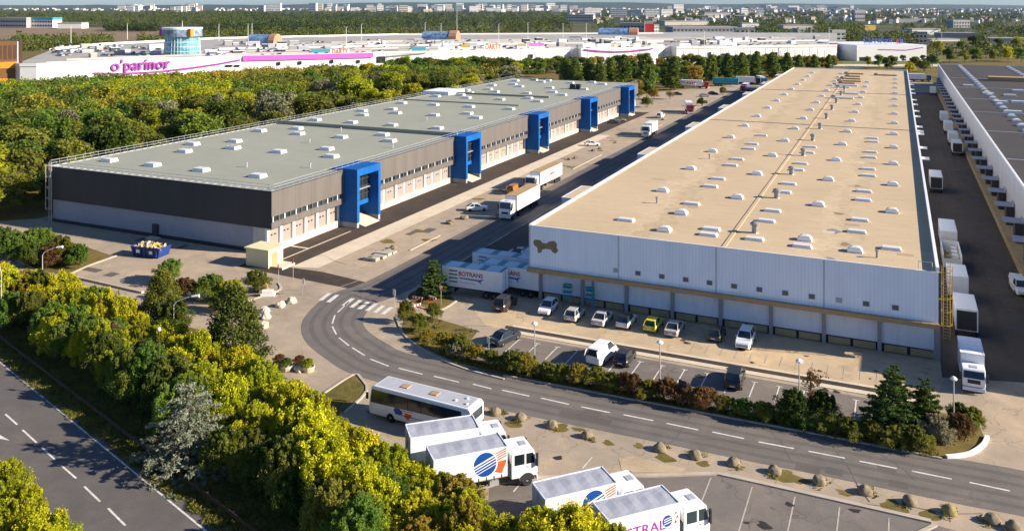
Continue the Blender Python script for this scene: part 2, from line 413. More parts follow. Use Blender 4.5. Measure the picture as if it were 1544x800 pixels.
M['track'] = asphalt('tyre_worn_asphalt', (.135, .12, .11), .2, (1.1, 1.0, .9), .1, cracks=.2)
M['repair'] = asphalt('asphalt_repair', (.125, .11, .098), .2, (1.1, 1.0, .9), .0, cracks=.1)
M['oil'] = mat('oil_stain', (.035, .03, .027), .6, .3, 1.5, world=True)
def offset(pts, o):
    out = []
    for i in range(len(pts)):
        d_ = (Vector(pts[min(i + 1, len(pts) - 1)]) - Vector(pts[max(i - 1, 0)])).normalized(); out.append((pts[i][0] - d_.y * o, pts[i][1] + d_.x * o))
    return out
b = MB(); CL = spline(cl, 8)
for o in (-2.65, -1.05, 1.05, 2.65): b.ribbon(offset(CL, o + .12 * math.sin(o * 9)), .55, .028, M['track'])
b.build('wheel_track', road)
b = MB()
for i in range(30):
    x, y, w_, l_ = rnd.choice([(rnd.uniform(-33, -20), rnd.uniform(-6, 200)), (rnd.uniform(-26, -12), rnd.uniform(-24, -4)), (rnd.uniform(12, 52), rnd.uniform(-29, -25.5)), (rnd.uniform(-95, -48), rnd.uniform(-16, 1))]) + (rnd.uniform(.5, 2.2), rnd.uniform(.8, 6))
    if rnd.random() < .5: w_, l_ = l_, w_
    z = .0305 if -25 < x < -16 or y < -22 else .0145
    if y < -22: l_ = min(l_, 1.1)
    if y < -3 and x > -30 and y > -25: continue
    b.face([(x, y, z + i * .00004), (x + w_, y, z + i * .00004), (x + w_, y + l_, z + i * .00004), (x, y + l_, z + i * .00004)], M['repair'])
for i in range(16):
    x, y = (rnd.uniform(-34, -10), rnd.uniform(-20, 120)) if i < 8 else (rnd.uniform(14, 50), rnd.uniform(-33, -23)); a = rnd.random() * 3; P_ = [(x + math.cos(a) * t * 1.6 + rnd.uniform(-.3, .3), y + math.sin(a) * t * 1.6 + rnd.uniform(-.3, .3)) for t in range(8)]
    b.ribbon(P_, .07, .0325, M['repair'])
structure('asphalt_repair', b)
b = MB()
def blot(x, y, r, m, z):
    k = rnd.random() * 6; b.face([(x + r * (1 + .28 * math.sin(3 * t + k) + .15 * math.sin(5 * t + 2 * k)) * math.cos(t), y + r * .8 * (1 + .3 * math.cos(2 * t + k)) * math.sin(t), z) for t in [q * PI / 12 for q in range(24)]], m)
for (u, v, r) in [(1152, 792, .55), (1126, 788, .22), (720, 738, .5), (842, 690, .4), (1190, 760, .35), (1290, 770, .4), (560, 620, .5), (690, 520, .25)]: x, y = site(u, v); blot(x, y, r, M['oil'], .034)
for i in range(26): blot(rnd.uniform(3, 47), rnd.uniform(-17.5, -3), rnd.uniform(.15, .5), M['oil'], .0335)
for i in range(30): blot(rnd.uniform(51, 61), rnd.uniform(-2, 150), rnd.uniform(.4, 1.6), M['oil'], .026)
for i in range(16): blot(10 + i * 2.9 + rnd.uniform(-1, 1), rnd.uniform(-31.6, -29.4), rnd.uniform(.4, 1.1), M['soil'], .0155 + i * .0002)
for i in range(14): blot(rnd.uniform(-34, -27), rnd.uniform(0, 150), rnd.uniform(.5, 1.4), M['soil'], .0195 + i * .0001)
structure('ground_stain', b)
# strips along the grey roofed warehouse
structure('dock_strip', MB().face([(-47, -1.5, .022), (-38.9, -1.5, .022), (-38.9, 206, .022), (-47, 206, .022)], M['fresh']))
structure('concrete_strip', MB().face([(-38.8, -.8, .022), (-34.7, .3, .022), (-34.9, 146, .022), (-38.8, 146, .022)], M['concrete']))
structure('path', MB().face([(-46.5, -4.2, .017), (-24.4, -5.6, .017), (-22, -2.6, .017), (-33, -.9, .017), (-46.5, -1.55, .017)], M['fresh']))
structure('service_lane', MB().face([(-16.5, 6, .0185), (1.3, 2.2, .0185), (1.3, 322, .0185), (-16.5, 322, .0185)], M['lane']))
b = MB()
b.ribbon([(-42.6, -.2), (-42.6, 20)], .35, .03, M['concrete']); b.ribbon([(-47, 8.2), (-42.8, 8.2)], .5, .03, M['concrete'])
structure('drain_channel', b)
structure('back_yard', MB().face([(50.2, -3, .022), (64.6, 1, .022), (64.6, 330, .022), (50.2, 330, .022)], M['backyard']))
b = MB(); b.face([(60, -13, .03), (75, -14, .03), (75, -10, .03), (61, -9.5, .03)], M['paint']); structure('ground_marking', b)
b = MB()
b.face([(-1, -10.2, .0175), (49, -10.2, .0175), (50.5, -3.2, .0175), (51, 1.8, .0175), (1.5, 1.8, .0175), (-8, -2.5, .0175)], M['slabtan'])
structure('parking_apron', b)
b = MB(); b.face([(1.5, -10.3, .03), (48, -10.2, .03), (48, -8.95, .03), (1.2, -8.95, .03)], M['fresh'])
structure('drive_strip', b)
b = MB()
b.face([(.5, -20.6, .022), (47.5, -20.4, .022), (47.5, -11.6, .022), (2, -11.6, .022)], M['pad'])
pk = structure('parking', b)
b = MB()
for i in range(19):
    x = 2.0 + i * 2.5; b.ribbon([(x, -16.4), (x, -12.6)], .13, .036, M['paint'])
    b.ribbon([(x - .35, -12.55), (x + .35, -12.55)], .12, .037, M['paint'])
for i in range(16): b.ribbon([(24 + i * 1.65, -7.2), (24 + i * 1.65, -4.6)], .1, .036, M['wornpaint'])
b.build('parking_marking', pk)
# truck pads in the corner nearest the stand point
b = MB()
b.face([(14.7, -41.5, .022), (18.8, -38.9, .022), (26.1, -35.3, .022), (31.8, -32.3, .022), (48.3, -32.3, .022), (56, -33.4, .022), (75, -52, .022), (50, -80, .022), (24, -62, .022)], M['pad'])
tp = structure('truck_parking', b)
b = MB()
for x in (31.4, 34.8, 38.2, 41.6, 45.2, 49): b.ribbon([(x, -32.9), (x, -48)], .12, .032, M['wornpaint'])
for p, q in (((774, 741), (812, 698)), ((878, 706), (893, 689)), ((700, 762), (740, 720))): b.ribbon([site(*p), site(*q)], .12, .032, M['paint'])
b.build('parking_marking', tp)
b = MB()
b.face([(47.3, -34.6, .03), (49.5, -32.7, .03), (53.5, -32.6, .03), (56, -34, .03), (56, -40, .03), (50, -38, .03)], M['slabtan']); structure('footway_patch', b)
b = MB(); b.face([site(933, 690, .03)+(.03,), site(955, 687, .03)+(.03,), site(1035, 706, .03)+(.03,), site(1025, 712, .03)+(.03,), site(938, 711, .03)+(.03,)], M['slabtan']); structure('asphalt_patch', b)
K = MB()
def kerb(pts, w=.28, h=.13, m=None): K.ribbon(pts, w, .005, m or M['kerb'], h)
kerb([(14.5, -41.7), (18.8, -38.7), (26.1, -35.1), (31.8, -32.1), (36, -32.05), (48.2, -32.05)], .45)
kerb([(48.5, -32.4), (47.2, -34.2), (47.9, -36.5)], .35)
kerb([(1.2, -10.5), (33, -10.45), (48, -10.4)], .9, .06, M['concrete'])
kerb([(2, -8.8), (33, -8.75), (47, -8.7)], .5, .06, M['concrete'])
kerb([(-26.8, 14), (-26.8, 24)]); kerb([(-26.6, 90), (-26.6, 112)]); kerb([(-26.4, 150), (-26.4, 176)]); kerb([(-26.6, 215), (-26.6, 250)])
kerb(spline([site(99, 416), site(140, 425), site(201, 439), site(215, 442)], 3), .4, .3)
kerb([site(99, 416), site(135, 400), site(175, 386)], .35, .14)
kerb([site(-10, 376), site(30, 362), site(56, 346)], .4, .14)
kerb([site(0, 380), site(25, 392), site(55, 408)], .3)
kerb(spline([site(489, 593), site(533, 565), site(545, 572)], 3), .28); kerb(spline([site(545, 572), site(553, 590), site(520, 622)], 3), .25)
kerb(spline([site(632, 434), site(614, 446), site(618, 456), site(643, 466), site(666, 467), site(688, 454)], 4), .3)
kerb(spline([site(597, 478), site(606, 500), site(618, 513), site(650, 535), site(700, 556), site(760, 572)], 3), .25)
kerb(spline([(7, -22.2), (20, -21.9), (40, -21.5), (49.4, -21.5)], 3), .22)
kerb(spline([site(345, 462), site(392, 448), site(422, 437), site(420, 427)], 3), .3)
structure('kerb', K)
b = MB(); b.ribbon(spline([site(1427, 690), (50.6, -20.6), (51.8, -19.5), (52.9, -17.5), (53.4, -15.6)], 4), .35, .005, M['whiteclean'], .26)
structure('white_kerb', b)
# earth of the planted islands and verges
b = MB()
def bed(pts, z=.05): b.face([(x, y, z) for x, y in pts], M['soil'])
bed([(-13, -9.5), (-9.5, -16.4), (-6, -18.8), (0, -21.1), (7, -22), (49.4, -21.4), (51.5, -19.6), (53.2, -16.2), (52.8, -12), (49.5, -12), (47.6, -20.2), (.4, -20.4), (-1.2, -12)])
bed([(-16.2, -1.2), (-15.8, -4.8), (-13.9, -7.3), (-10.9, -8.1), (-8.8, -7.5), (-8.6, -3.8), (-11, -1.8)])
bed([site(489, 592), site(533, 566), site(545, 573), site(552, 590), site(520, 622), site(480, 615)])
bed([site(0, 372), site(56, 348), site(170, 386), site(99, 414), site(50, 407)])
structure('planting_bed', b)
# the dual road in the lower left corner
g0, g1 = Vector(site(-120, 420)), Vector(site(320, 812))
d = (g1 - g0).normalized(); nrm = Vector((-d.y, d.x))
if nrm.dot(Vector(site(500, 600)) - g0) > 0: nrm = -nrm
e0, e1 = Vector(site(-100, 468)), Vector(site(330, 822))
hw_d = (Vector(site(304, 797)) - Vector(site(52, 590))).normalized()
hn = Vector((-hw_d.y, hw_d.x))
if hn.dot(Vector(site(500, 600)) - Vector(site(100, 628))) > 0: hn = -hn
E0 = Vector(site(121, 645))
def hw(along, across): p = E0 + hw_d * along + hn * across; return (p.x, p.y)
structure('highway', MB().face([hw(-160, -.7) + (.02,), hw(90, -.7) + (.02,), hw(90, 14.5) + (.02,), hw(-160, 14.5) + (.02,)], M['highway']))
b = MB(); b.ribbon([hw(-160, 0), hw(90, 0)], .16, .03, M['paint'])
for p, q in (((8, 624), (26, 640)), ((34, 648), (55, 667)), ((63, 674), (83, 693)), ((93, 702), (115, 721)), ((127, 733), (151, 756)), ((163, 766), (189, 792)), ((202, 806), (230, 832)), ((-20, 600), (-2, 615))):
    b.ribbon([site(*p), site(*q)], .17, .03, M['paint'])
b.face([site(-14, 655) + (.03,), site(-8, 651) + (.03,), site(15, 664) + (.03,), site(-2, 661) + (.03,)], M['paint'])
structure('road_marking', b)
g = MB()
for k in range(-22, 16): g.tube(hw(k * 4, -2.1) + (0,), hw(k * 4, -2.1) + (.72,), .07, .07, M['rust'], 6)
for k in range(-22, 16):
    a, c_ = hw(k * 4, -2.0), hw(k * 4 + 4.01, -2.0)
    for z0, z1, o in ((.42, .52, .0), (.52, .62, .06), (.62, .72, 0)):
        g.ribbon([Vector(a) + hn * o, Vector(c_) + hn * o], .05, z0, M['rust'], z1 - z0)
tag(g.build('guard_rail'), 'rust brown crash barrier along the verge of the lower left road', 'guard rail')
# ------------------------------------------------------------------ grey roofed warehouse
gw = empty('warehouse', (-72, 108, 0), label='long warehouse with grey green roof, anthracite walls and blue portal towers', cat='warehouse')
def sub(mb, name, parent, **k):
    """build in site coordinates under a parent that stands at its own place"""
    p = parent; off = Vector((0, 0, 0))
    while p: off += p.location; p = p.parent
    mb.v = [(x - off.x, y - off.y, z - off.z) for x, y, z in mb.v]
    return mb.build(name, parent, **k)
X0, X1, Y0, Y1, ZR = -98.0, -45.6, 2.6, 214.0, 10.1
b = MB()
b.face([(X0, Y0, 4.2), (X1, Y0, 4.2), (X1, Y0, ZR + .12), (X0, Y0, ZR + .12)], M['darkclad'])
b.face([(X1, Y1, 4.2), (X0, Y1, 4.2), (X0, Y1, ZR + .12), (X1, Y1, ZR + .12)], M['darkclad'])
b.face([(X0, Y1, 4.2), (X0, Y0, 4.2), (X0, Y0, ZR + .12), (X0, Y1, ZR + .12)], M['greyclad'])
b.face([(X1, Y0, 6.1), (X1, Y1, 6.1), (X1, Y1, ZR + .12), (X1, Y0, ZR + .12)], M['greyclad'])
b.face([(X1, Y0, 4.2), (X1, Y1, 4.2), (X1, Y1, 5.2), (X1, Y0, 5.2)], M['greyclad'])
b.face([(X0, Y0, 4.2), (X0, Y1, 4.2), (X1, Y1, 4.2), (X1, Y0, 4.2)], M['greyclad'])
b.face([(X1 - .3, Y0 + .05, 5.2), (X1 - .3, Y1 - .05, 5.2), (X1, Y1, 5.2), (X1, Y0, 5.2)], M['greyclad'])
b.face([(X1 - .3, Y0 + .05, 6.1), (X1, Y0, 6.1), (X1, Y1, 6.1), (X1 - .3, Y1 - .05, 6.1)], M['greyclad'])
sub(b, 'cladding', gw)
b = MB()
b.box(-97, 2.9, 0, -47, 213, 4.198, M['rearwall'])
b.box(-47.0, 2.9, 0, -46.96, 213, 4.198, M['dockwall'])
b.box(-49.6, 2.84, 1.1, -46.94, 2.9, 4.19, M['dockwall'])
sub(b, 'base_wall', gw)
sub(MB().box(-46.96, 2.7, 0, -46.3, 210, 1.15, M['plinth']), 'plinth', gw)
sub(MB().box(-97.05, 2.75, 0, -49.6, 2.9, .6, M['darkclad']), 'skirt', gw)
b = MB()
b.face([(X0, Y0, ZR), (X1, Y0, ZR), (X1, Y1, ZR), (X0, Y1, ZR)], M['roofgrey'])
b.box(X0, Y0, ZR, X1, Y0 + .3, ZR + .16, M['metal']); b.box(X0, Y0 + .3, ZR, X0 + .3, Y1, ZR + .16, M['metal']); b.box(X1 - .3, Y0 + .3, ZR, X1, Y1, ZR + .16, M['metal'])
roof = sub(b, 'roof', gw)
b = MB()
b.box(X0 + .5, 66.2, ZR, X1 - .4, 66.6, ZR + .85, M['roofgrey']); sub(b, 'fire_wall', gw)
b = MB(); b.box(-97, 150, ZR, -57, 150.4, ZR + .6, M['roofgrey']); sub(b, 'fire_wall', gw)
b = MB(); b.box(-97, 126, ZR, -57, 126.3, ZR + .35, M['roofgrey']); sub(b, 'fire_wall', gw)
b = MB(); b.box(-101, 144.5, 9, -91, 156, 11.2, M['panel']); sub(b, 'plant_room', gw, bev=.08)
def skylight(x, y, z, w, l, h, parent, flat=True, m=None):
    fr = MB(); fr.box(-w / 2, -l / 2, 0, w / 2, l / 2, h * .45, M['panel'])
    k = fr.build('skylight', parent, (x - parent.location.x, y - parent.location.y, z), 0)
    d = MB(); a, c_ = w / 2 - .06, l / 2 - .06
    zt = h
    vs = [(-a, -c_, h * .45), (a, -c_, h * .45), (a, c_, h * .45), (-a, c_, h * .45)]
    if flat: vs += [(-a * .94, -c_ * .94, zt), (a * .94, -c_ * .94, zt), (a * .94, c_ * .94, zt), (-a * .94, c_ * .94, zt)]; fs = [(0, 1, 5, 4), (1, 2, 6, 5), (2, 3, 7, 6), (3, 0, 4, 7), (4, 5, 6, 7)]
    else:
        vs += [(-a * .72, -c_ * .72, zt * .85), (a * .72, -c_ * .72, zt * .85), (a * .72, c_ * .72, zt * .85), (-a * .72, c_ * .72, zt * .85)]
        vs += [(-a * .3, -c_ * .3, zt), (a * .3, -c_ * .3, zt), (a * .3, c_ * .3, zt), (-a * .3, c_ * .3, zt)]
        fs = [(0, 1, 5, 4), (1, 2, 6, 5), (2, 3, 7, 6), (3, 0, 4, 7), (4, 5, 9, 8), (5, 6, 10, 9), (6, 7, 11, 10), (7, 4, 8, 11), (8, 9, 10, 11)]
    d.mesh(vs, fs, m or M['dome'])
    d.build('acrylic_dome', k); return k
_proto = {}
def put_skylight(kind, x, y, z, w, l, h, parent, flat):
    if (kind, parent.name) not in _proto:
        _proto[(kind, parent.name)] = skylight(x, y, z, w, l, h, parent, flat); return
    c = copy_tree(_proto[(kind, parent.name)], parent); c.location = (x - parent.location.x, y - parent.location.y, z)
for i in range(10):
    y = 11.3 + 21.2 * i
    for x in (-92.3, -81, -69, -56): put_skylight('flat', x, y, ZR, 2.6, 1.9, .62, gw, True)
    for x, dy in ((-86.9, 13.6), (-80.8, 20.9), (-86.7, 27.9), (-62.2, 28.0)):
        if i % 3 == 0 or (dy > 27 and i % 2 == 1): put_skylight('flat', x, min(y + dy, 208), ZR, 2.6, 1.9, .62, gw, True)
b = MB()
for x, y in ((-60.6, 181.6), (-58.4, 181.8)): b.box(x - .8, y - .8, ZR, x + .8, y + .8, ZR + 1.8, M['chassis'])
b.box(-61.8, 180.4, ZR, -57.2, 183, ZR + .3, M['chassis']); sub(b, 'fan_unit', gw, bev=.05)
b = MB()
for x, y in ((-53, 22), (-64, 17.5), (-71, 45), (-51, 47), (-66, 87), (-75, 62)): b.lathe([(.12, ZR), (.12, ZR + .7), (.2, ZR + .72), (.2, ZR + .9)], M['metal'], 8, (x, y))
sub(b, 'roof_vent', gw)
b = MB()
M['railmetal'] = mat('dull_railing_metal', (.36, .36, .35), .6, .15, 2, metal=.2)
def rail(p0, p1, out):
    p0, p1 = Vector(p0), Vector(p1); n_ = int((p1 - p0).length / 1.7); o = Vector(out)
    for i in range(n_ + 1):
        p = p0.lerp(p1, i / n_); b.tube(p, p + o + Vector((0, 0, 1.05)), .03, .03, M['railmetal'], 5); b.tube(p + Vector((0, 0, .12)), p - o * 3.2 + Vector((0, 0, .06)), .045, .045, M['metal'], 5)
    for h in (.55, 1.05):
        q = o * h; b.tube(p0 + q + Vector((0, 0, h)), p1 + q + Vector((0, 0, h)), .035, .035, M['metal'], 5)
rail((X0 + .3, Y0 + .35, ZR + .1), (X1 - .4, Y0 + .35, ZR + .1), (0, -.22, 0))
rail((X1 - .35, Y0 + .5, ZR + .1), (X1 - .35, Y1 - .5, ZR + .1), (.22, 0, 0))
rail((X0 + .35, Y0 + .5, ZR + .1), (X0 + .35, Y1 - .5, ZR + .1), (-.22, 0, 0))
sub(b, 'roof_railing', gw)
b = MB()
for xx in (-97.2, -96.5): b.tube((xx, 2.2, 0), (xx, 2.2, 11), .06, .06, M['lampmetal'], 6)
for i in range(28): b.tube((-97.2, 2.2, .5 + i * .37), (-96.5, 2.2, .5 + i * .37), .03, .03, M['lampmetal'], 5)
for i in range(5):
    z = 2.6 + i * 2
    b.path([(-97.3, 2.2, z), (-97.5, 1.7, z), (-96.85, 1.3, z), (-96.2, 1.7, z), (-96.4, 2.2, z)], .04, M['lampmetal'], 5)
for i in range(3):
    b.tube((-97.5 + .65 * i, 1.7 if i != 1 else 1.3, 2.6), (-97.5 + .65 * i, 1.7 if i != 1 else 1.3, 10.8), .03, .03, M['lampmetal'], 5)
sub(b, 'ladder', gw)
dr = MB().box(-71.6, 2.5, 0, -70.4, 2.84, 2.3, M['darkclad']); dr.box(-72, 1.4, 0, -69.6, 2.5, .25, M['concrete']); sub(dr, 'door', gw)
TW = [22.0, 64.4, 106.8, 149.2, 191.6]
M['bluejoint'] = mat('dark_blue_joint', (.001, .02, .1), .7, .1, 1)
for ty in TW:
    t = empty('portal_tower', (-45, ty, 0)); t.parent = gw; t.location = (-45 + 72, ty - 108, 0)
    def tl(mb, name, **k):
        mb.v = [(x + 45, y - ty, z) for x, y, z in mb.v]; return mb.build(name, t, **k)
    f = MB()
    y0, y1 = ty, ty + 7.6
    f.box(-48.2, y0, .95, -42.6, y0 + .75, 10.55, M['blue']); f.box(-48.2, y1 - .75, .95, -42.6, y1, 10.55, M['blue'])
    f.box(-48.2, y0 + .75, 9.25, -42.6, y1 - .75, 10.55, M['blue'])
    f.box(-45.3, y0 + .75, 3.2, -44.6, y1 - .75, 4.0, M['blue'])
    tl(f, 'frame', bev=.03)
    f = MB()
    for z in (2.3, 3.65, 5.0, 6.35, 7.7, 9.05): f.box(-48.2, y0 - .006, z, -42.6, y0 - .002, z + .03, M['bluejoint']); f.box(-42.598, y0 + .01, z, -42.594, y0 + .74, z + .03, M['bluejoint']); f.box(-42.598, y1 - .74, z, -42.594, y1 - .01, z + .03, M['bluejoint'])
    for yy in (2.2, 3.8, 5.4): f.box(-42.598, y0 + yy, 9.25, -42.594, y0 + yy + .03, 10.5, M['bluejoint'])
    f.box(-45.4, y0 - .006, .98, -45.37, y0 - .002, 10.5, M['bluejoint']); tl(f, 'panel_joint')
    f = MB(); f.box(-48.1, y0 + .06, 0, -42.7, y0 + .69, .95, M['rearwall']); f.box(-48.1, y1 - .69, 0, -42.7, y1 - .06, .95, M['rearwall']); tl(f, 'footing')
    f = MB(); f.face([(-44.7, y0 + .75, 4), (-44.7, y1 - .75, 4), (-44.7, y1 - .75, 9.25), (-44.7, y0 + .75, 9.25)], M['glass']); tl(f, 'glazing')
    f = MB()
    for k in range(1, 5): yy = y0 + .75 + k * 1.22; f.box(-44.7, yy - .05, 4, -44.6, yy + .05, 9.25, M['chassis'])
    for z in (5.1, 6.55, 7.9): f.box(-44.68, y0 + .75, z, -44.5, y1 - .75, z + .16, M['chassis'])
    f.box(-44.66, y0 + 1.1, 6.2, -44.2, y1 - 1.1, 6.35, M['metal']); tl(f, 'mullion')
    f = MB(); f.side([(-46.28, 0), (-42.0, 0), (-42.0, .05), (-46.28, 1.15)], y0 + 1.6, y1 - 1.2, M['plinth']); tl(f, 'ramp')
    f = MB(); f.box(-46.95, y0 + 2.0, 1.15, -46.88, y1 - 1.6, 3.9, M['chassis']); tl(f, 'door')
bays = [(Y0 + .3, 22.0, 6)] + [(TW[i] + 7.6, TW[i + 1], 9) for i in range(4)] + [(199.2, 213, 3)]
for (a, c_, nd) in bays:
    w = (c_ - a) / nd
    for i in range(nd):
        yc = a + (i + .5) * w
        d_ = sub(MB().box(-46.95, yc - w * .4, 1.16, -46.86, yc + w * .4, 4.0, M['door']), 'dock_door', gw)
        q = MB(); q.box(.045, -.62, .18, .06, -.2, .42, M['glass']); q.box(.045, .2, .18, .06, .62, .42, M['glass'])
        base = Vector((-46.9, yc, 2.5)); q.v = [tuple(Vector(p) + base + Vector((0, 0, 0))) for p in q.v]
        o = sub(q, 'pane', gw); o.parent = d_
    for i in range(0, nd + 1, 3 if nd == 9 else 1):
        yy = a + i * w; sub(MB().box(-46.95, yy - .3, 1.15, -46.5, yy + .3, 4.19, M['white']), 'dock_pier', gw)
    q = MB(); q.face([(X1 - .29, a + .2, 5.2), (X1 - .29, c_ - .2, 5.2), (X1 - .29, c_ - .2, 6.1), (X1 - .29, a + .2, 6.1)], M['glass'])
    wn = sub(q, 'window', gw); q = MB()
    nm = max(2, int((c_ - a) / 1.45))
    for i in range(nm + 1):
        yy = a + .2 + (c_ - a - .4) * i / nm; q.box(X1 - .285, yy - .09, 5.2, X1 - .1, yy + .09, 6.1, M['greyclad'] if i % 2 else M['panel'])
    q.box(X1 - .287, a + .1, 5.2, X1 - .2, c_ - .1, 5.26, M['greyclad']); q.box(X1 - .287, a + .1, 6.04, X1 - .2, c_ - .1, 6.1, M['greyclad'])
    fr = sub(q, 'window_frame', gw); fr.parent = wn
M['greypane'] = mat('dusty_window', (.1, .11, .125), .4, .2, 2, spec=.6); M['patchdark'] = mat('darker_roof_patch', (.4, .29, .185), .9, .2, 1, world=True); M['patchlight'] = mat('lighter_roof_patch', (.58, .46, .32), .9, .2, 1, world=True)
# ------------------------------------------------------------------ tan roofed warehouse
tw = empty('warehouse', (25, 162, 0), label='huge warehouse with tan roof and white ribbed front above a row of parked cars', cat='warehouse')
b = MB()
y0 = 1.0; ZB = 4.45
b.face([(0, y0, ZB), (50, y0, ZB), (50, y0, 10.1), (0, y0, 10.1)], M['ribwhite'])
b.face([(0, 325, ZB), (0, y0, ZB), (0, y0, 10.1), (0, 325, 10.1)], M['ribwhite_side'])
b.face([(50, y0, ZB), (50, 325, ZB), (50, 325, 10.1), (50, y0, 10.1)], M['ribwhite_side'])
b.face([(50, 325, ZB), (0, 325, ZB), (0, 325, 10.1), (50, 325, 10.1)], M['ribwhite'])
b.face([(0, y0, ZB), (0, 325, ZB), (50, 325, ZB), (50, y0, ZB)], M['chassis'])
sub(b, 'cladding', tw)
b = MB(); b.face([(0, y0, 10), (50, y0, 10), (50, 325, 10), (0, 325, 10)], M['rooftan'])
b.box(25.9, 1.3, 10.0, 26.35, 324.6, 10.09, M['rooftan'])
for y in (120, 209.5): b.box(.4, y, 10.0, 25.7, y + .3, 10.12, M['vent']); b.box(26.5, y, 10.0, 49.2, y + .3, 10.12, M['vent'])
sub(b, 'roof', tw)
b = MB()
b.box(0, .98, 10, 50, 1.2, 10.14, M['white']); b.box(-.06, 1.2, 10, .4, 325, 10.22, M['white']); b.box(49.75, 1.2, 10, 50.1, 325, 10.62, M['white']); b.box(.4, 324.7, 10, 49.75, 325.05, 10.3, M['white'])
sub(b, 'coping', tw)
sub(MB().box(-.02, .35, 3.95, 50.05, .995, ZB, M['ochre']), 'band', tw)
b = MB()
xs = [1.4 + 6.075 * k for k in range(9)]
b.box(1.4, 1.95, 1.0, 49.6, 2.3, ZB - .02, M['panel'])
b.box(1.4, 2.3, 0, 1.75, 322, ZB - .02, M['panel']); b.box(49.25, 2.3, 0, 49.6, 322, ZB - .02, M['panel'])
sub(b, 'panel_wall', tw)
b = MB(); b.box(1.5, 2.05, 0, 49.5, 2.4, 1.0, M['chassis']); k = 0
for i in range(8):
    for j in range(2):
        x = xs[i] + .5 + j * 2.75; b.box(x, 1.85, .1, x + 2.4, 2.045, .85, M['tanbrick'])
sub(b, 'base_panel', tw)
for x in xs: sub(MB().box(x - .22, 1.62, 0, x + .22, 1.945, 3.94, M['pillar']), 'pillar', tw)
sub(MB().box(7.5 + 1.3, 1.62, 0, 7.5 + 1.5, 1.945, 3.94, M['pillar']), 'pillar', tw)
for i in range(8): sub(MB().box(xs[i] + 2.2, 1.5, 3.66, xs[i] + 4.1, 1.9, 3.94, M['vent']), 'lamp_box', tw)
for u in (929, 962, 998, 1034, 1070, 1107, 1145, 1184, 1224, 1265, 1306, 1350):
    x = ray_y(u, .99); o = sub(MB().box(x - .42, .955, 5.2, x + .42, 1.0, 5.9, M['panel']), 'window', tw)
    mm = M['greypane'] if u not in (929, 1265) else M['tarp']
    p = sub(MB().box(x - .34, .945, 5.27, x + .34, .956, 5.83, mm), 'pane', tw); p.parent = o
b = MB()                                   # the ghost of a removed sign
def blob(pts): b.face([(ray_y(u, .985), .985, 40 - (v - 9) / 1280 * dist(ray_y(u, .985), .985)) for u, v in pts[::-1]], M['stainbrown'])
blob([(804, 364), (807, 361), (815, 362), (818, 366), (824, 367), (828, 364), (836, 363), (840, 368), (839, 373), (842, 377), (838, 382), (833, 380), (830, 376), (822, 375), (818, 376), (816, 381), (811, 381), (810, 373), (805, 369)])
sub(b, 'sign_stain', tw)
for k in range(7):
    yb = 18.4 + 42.35 * k
    b = MB(); b.box(-1.9, yb, 4.4, -.07, yb + 9.2, 10.02, M['ribwhite_side']); b.box(-1.9, yb, 0, .2, yb + 9.2, 4.4, M['panel']); b.box(-1.95, yb - .05, 10.02, -.07, yb + 9.25, 10.2, M['white'])
    b.box(-1.6, yb + .3, 10.2, -.07, yb + 8.9, 10.21, M['rooftan']); sub(b, 'stair_bay', tw)
ys = [9.2] + [29.7 + 20.4 * i for i in range(15)]
for i, y in enumerate(ys):
    if y > 305: continue
    for x in (11.25, 23.1, 35.0, 45.1):
        if x in (11.25, 23.1) and i == 0: put_skylight('low', x, y, 10, 2.3, 1.3, .35, tw, True); continue
        if x == 45.1 and i == 0: put_skylight('low', x, y, 10, 2.3, 1.3, .35, tw, True); continue
        if x == 35.0 and y > 262 : continue
        put_skylight('dome', x, y, 10, 1.7, 1.5, .72, tw, False)
put_skylight('dome', 17.4, 16.2, 10, 1.7, 1.5, .72, tw, False); put_skylight('dome', 17.5, 6.1, 10, 1.7, 1.5, .72, tw, False); put_skylight('dome', 41.1, 6.3, 10, 1.7, 1.5, .72, tw, False)
for (x, y) in [(23.3, 6.3), (29.1, 6.6), (29.2, 16.7), (29.2, 23.2), (29.2, 36.8), (29.2, 43.8), (29.2, 57.1), (29.2, 64), (29.3, 77.2), (29.1, 84.7),
               (17.5, 22.7), (17.6, 36.3), (17.6, 43.1), (17.4, 56.7), (17.4, 63.6), (17.6, 77), (17.3, 83.5), (17.3, 97), (35, 5.8), (40.9, 15.9), (41, 22.7), (41, 36.1),
               (40.9, 42.8), (41.2, 56.8), (41, 63.3), (40.9, 76.4), (40.9, 83), (40.9, 97.6), (40.7, 102.9)]:
    put_skylight('low', x, y, 10, 2.3, 1.05, .32, tw, True)
vp = None
for i, y in enumerate([10.1, 32.5, 52.8, 73.6, 94.7, 114.3, 135.2, 156, 175.4, 199.7, 220]):
    if vp is None:
        b = MB(); b.lathe([(.5, 0), (.42, .15), (.42, 1.0), (.62, 1.05), (.62, 1.3), (.25, 1.5)], M['vent'], 12)
        vp = b.build('roof_vent', tw, (28.65 - 25, y - 162, 10))
    else: c = copy_tree(vp, tw); c.location = (28.65 - 25, y - 162, 10)
for i, (x, y) in enumerate([(12.5, 21.3), (12.3, 62), (43.6, 4.7)]):
    b = MB(); b.lathe([(.14, 0), (.14, .75), (.24, .78), (.24, .95)], M['vent'], 8); b.build('roof_pipe', tw, (x - 25, y - 162, 10))
ac = None
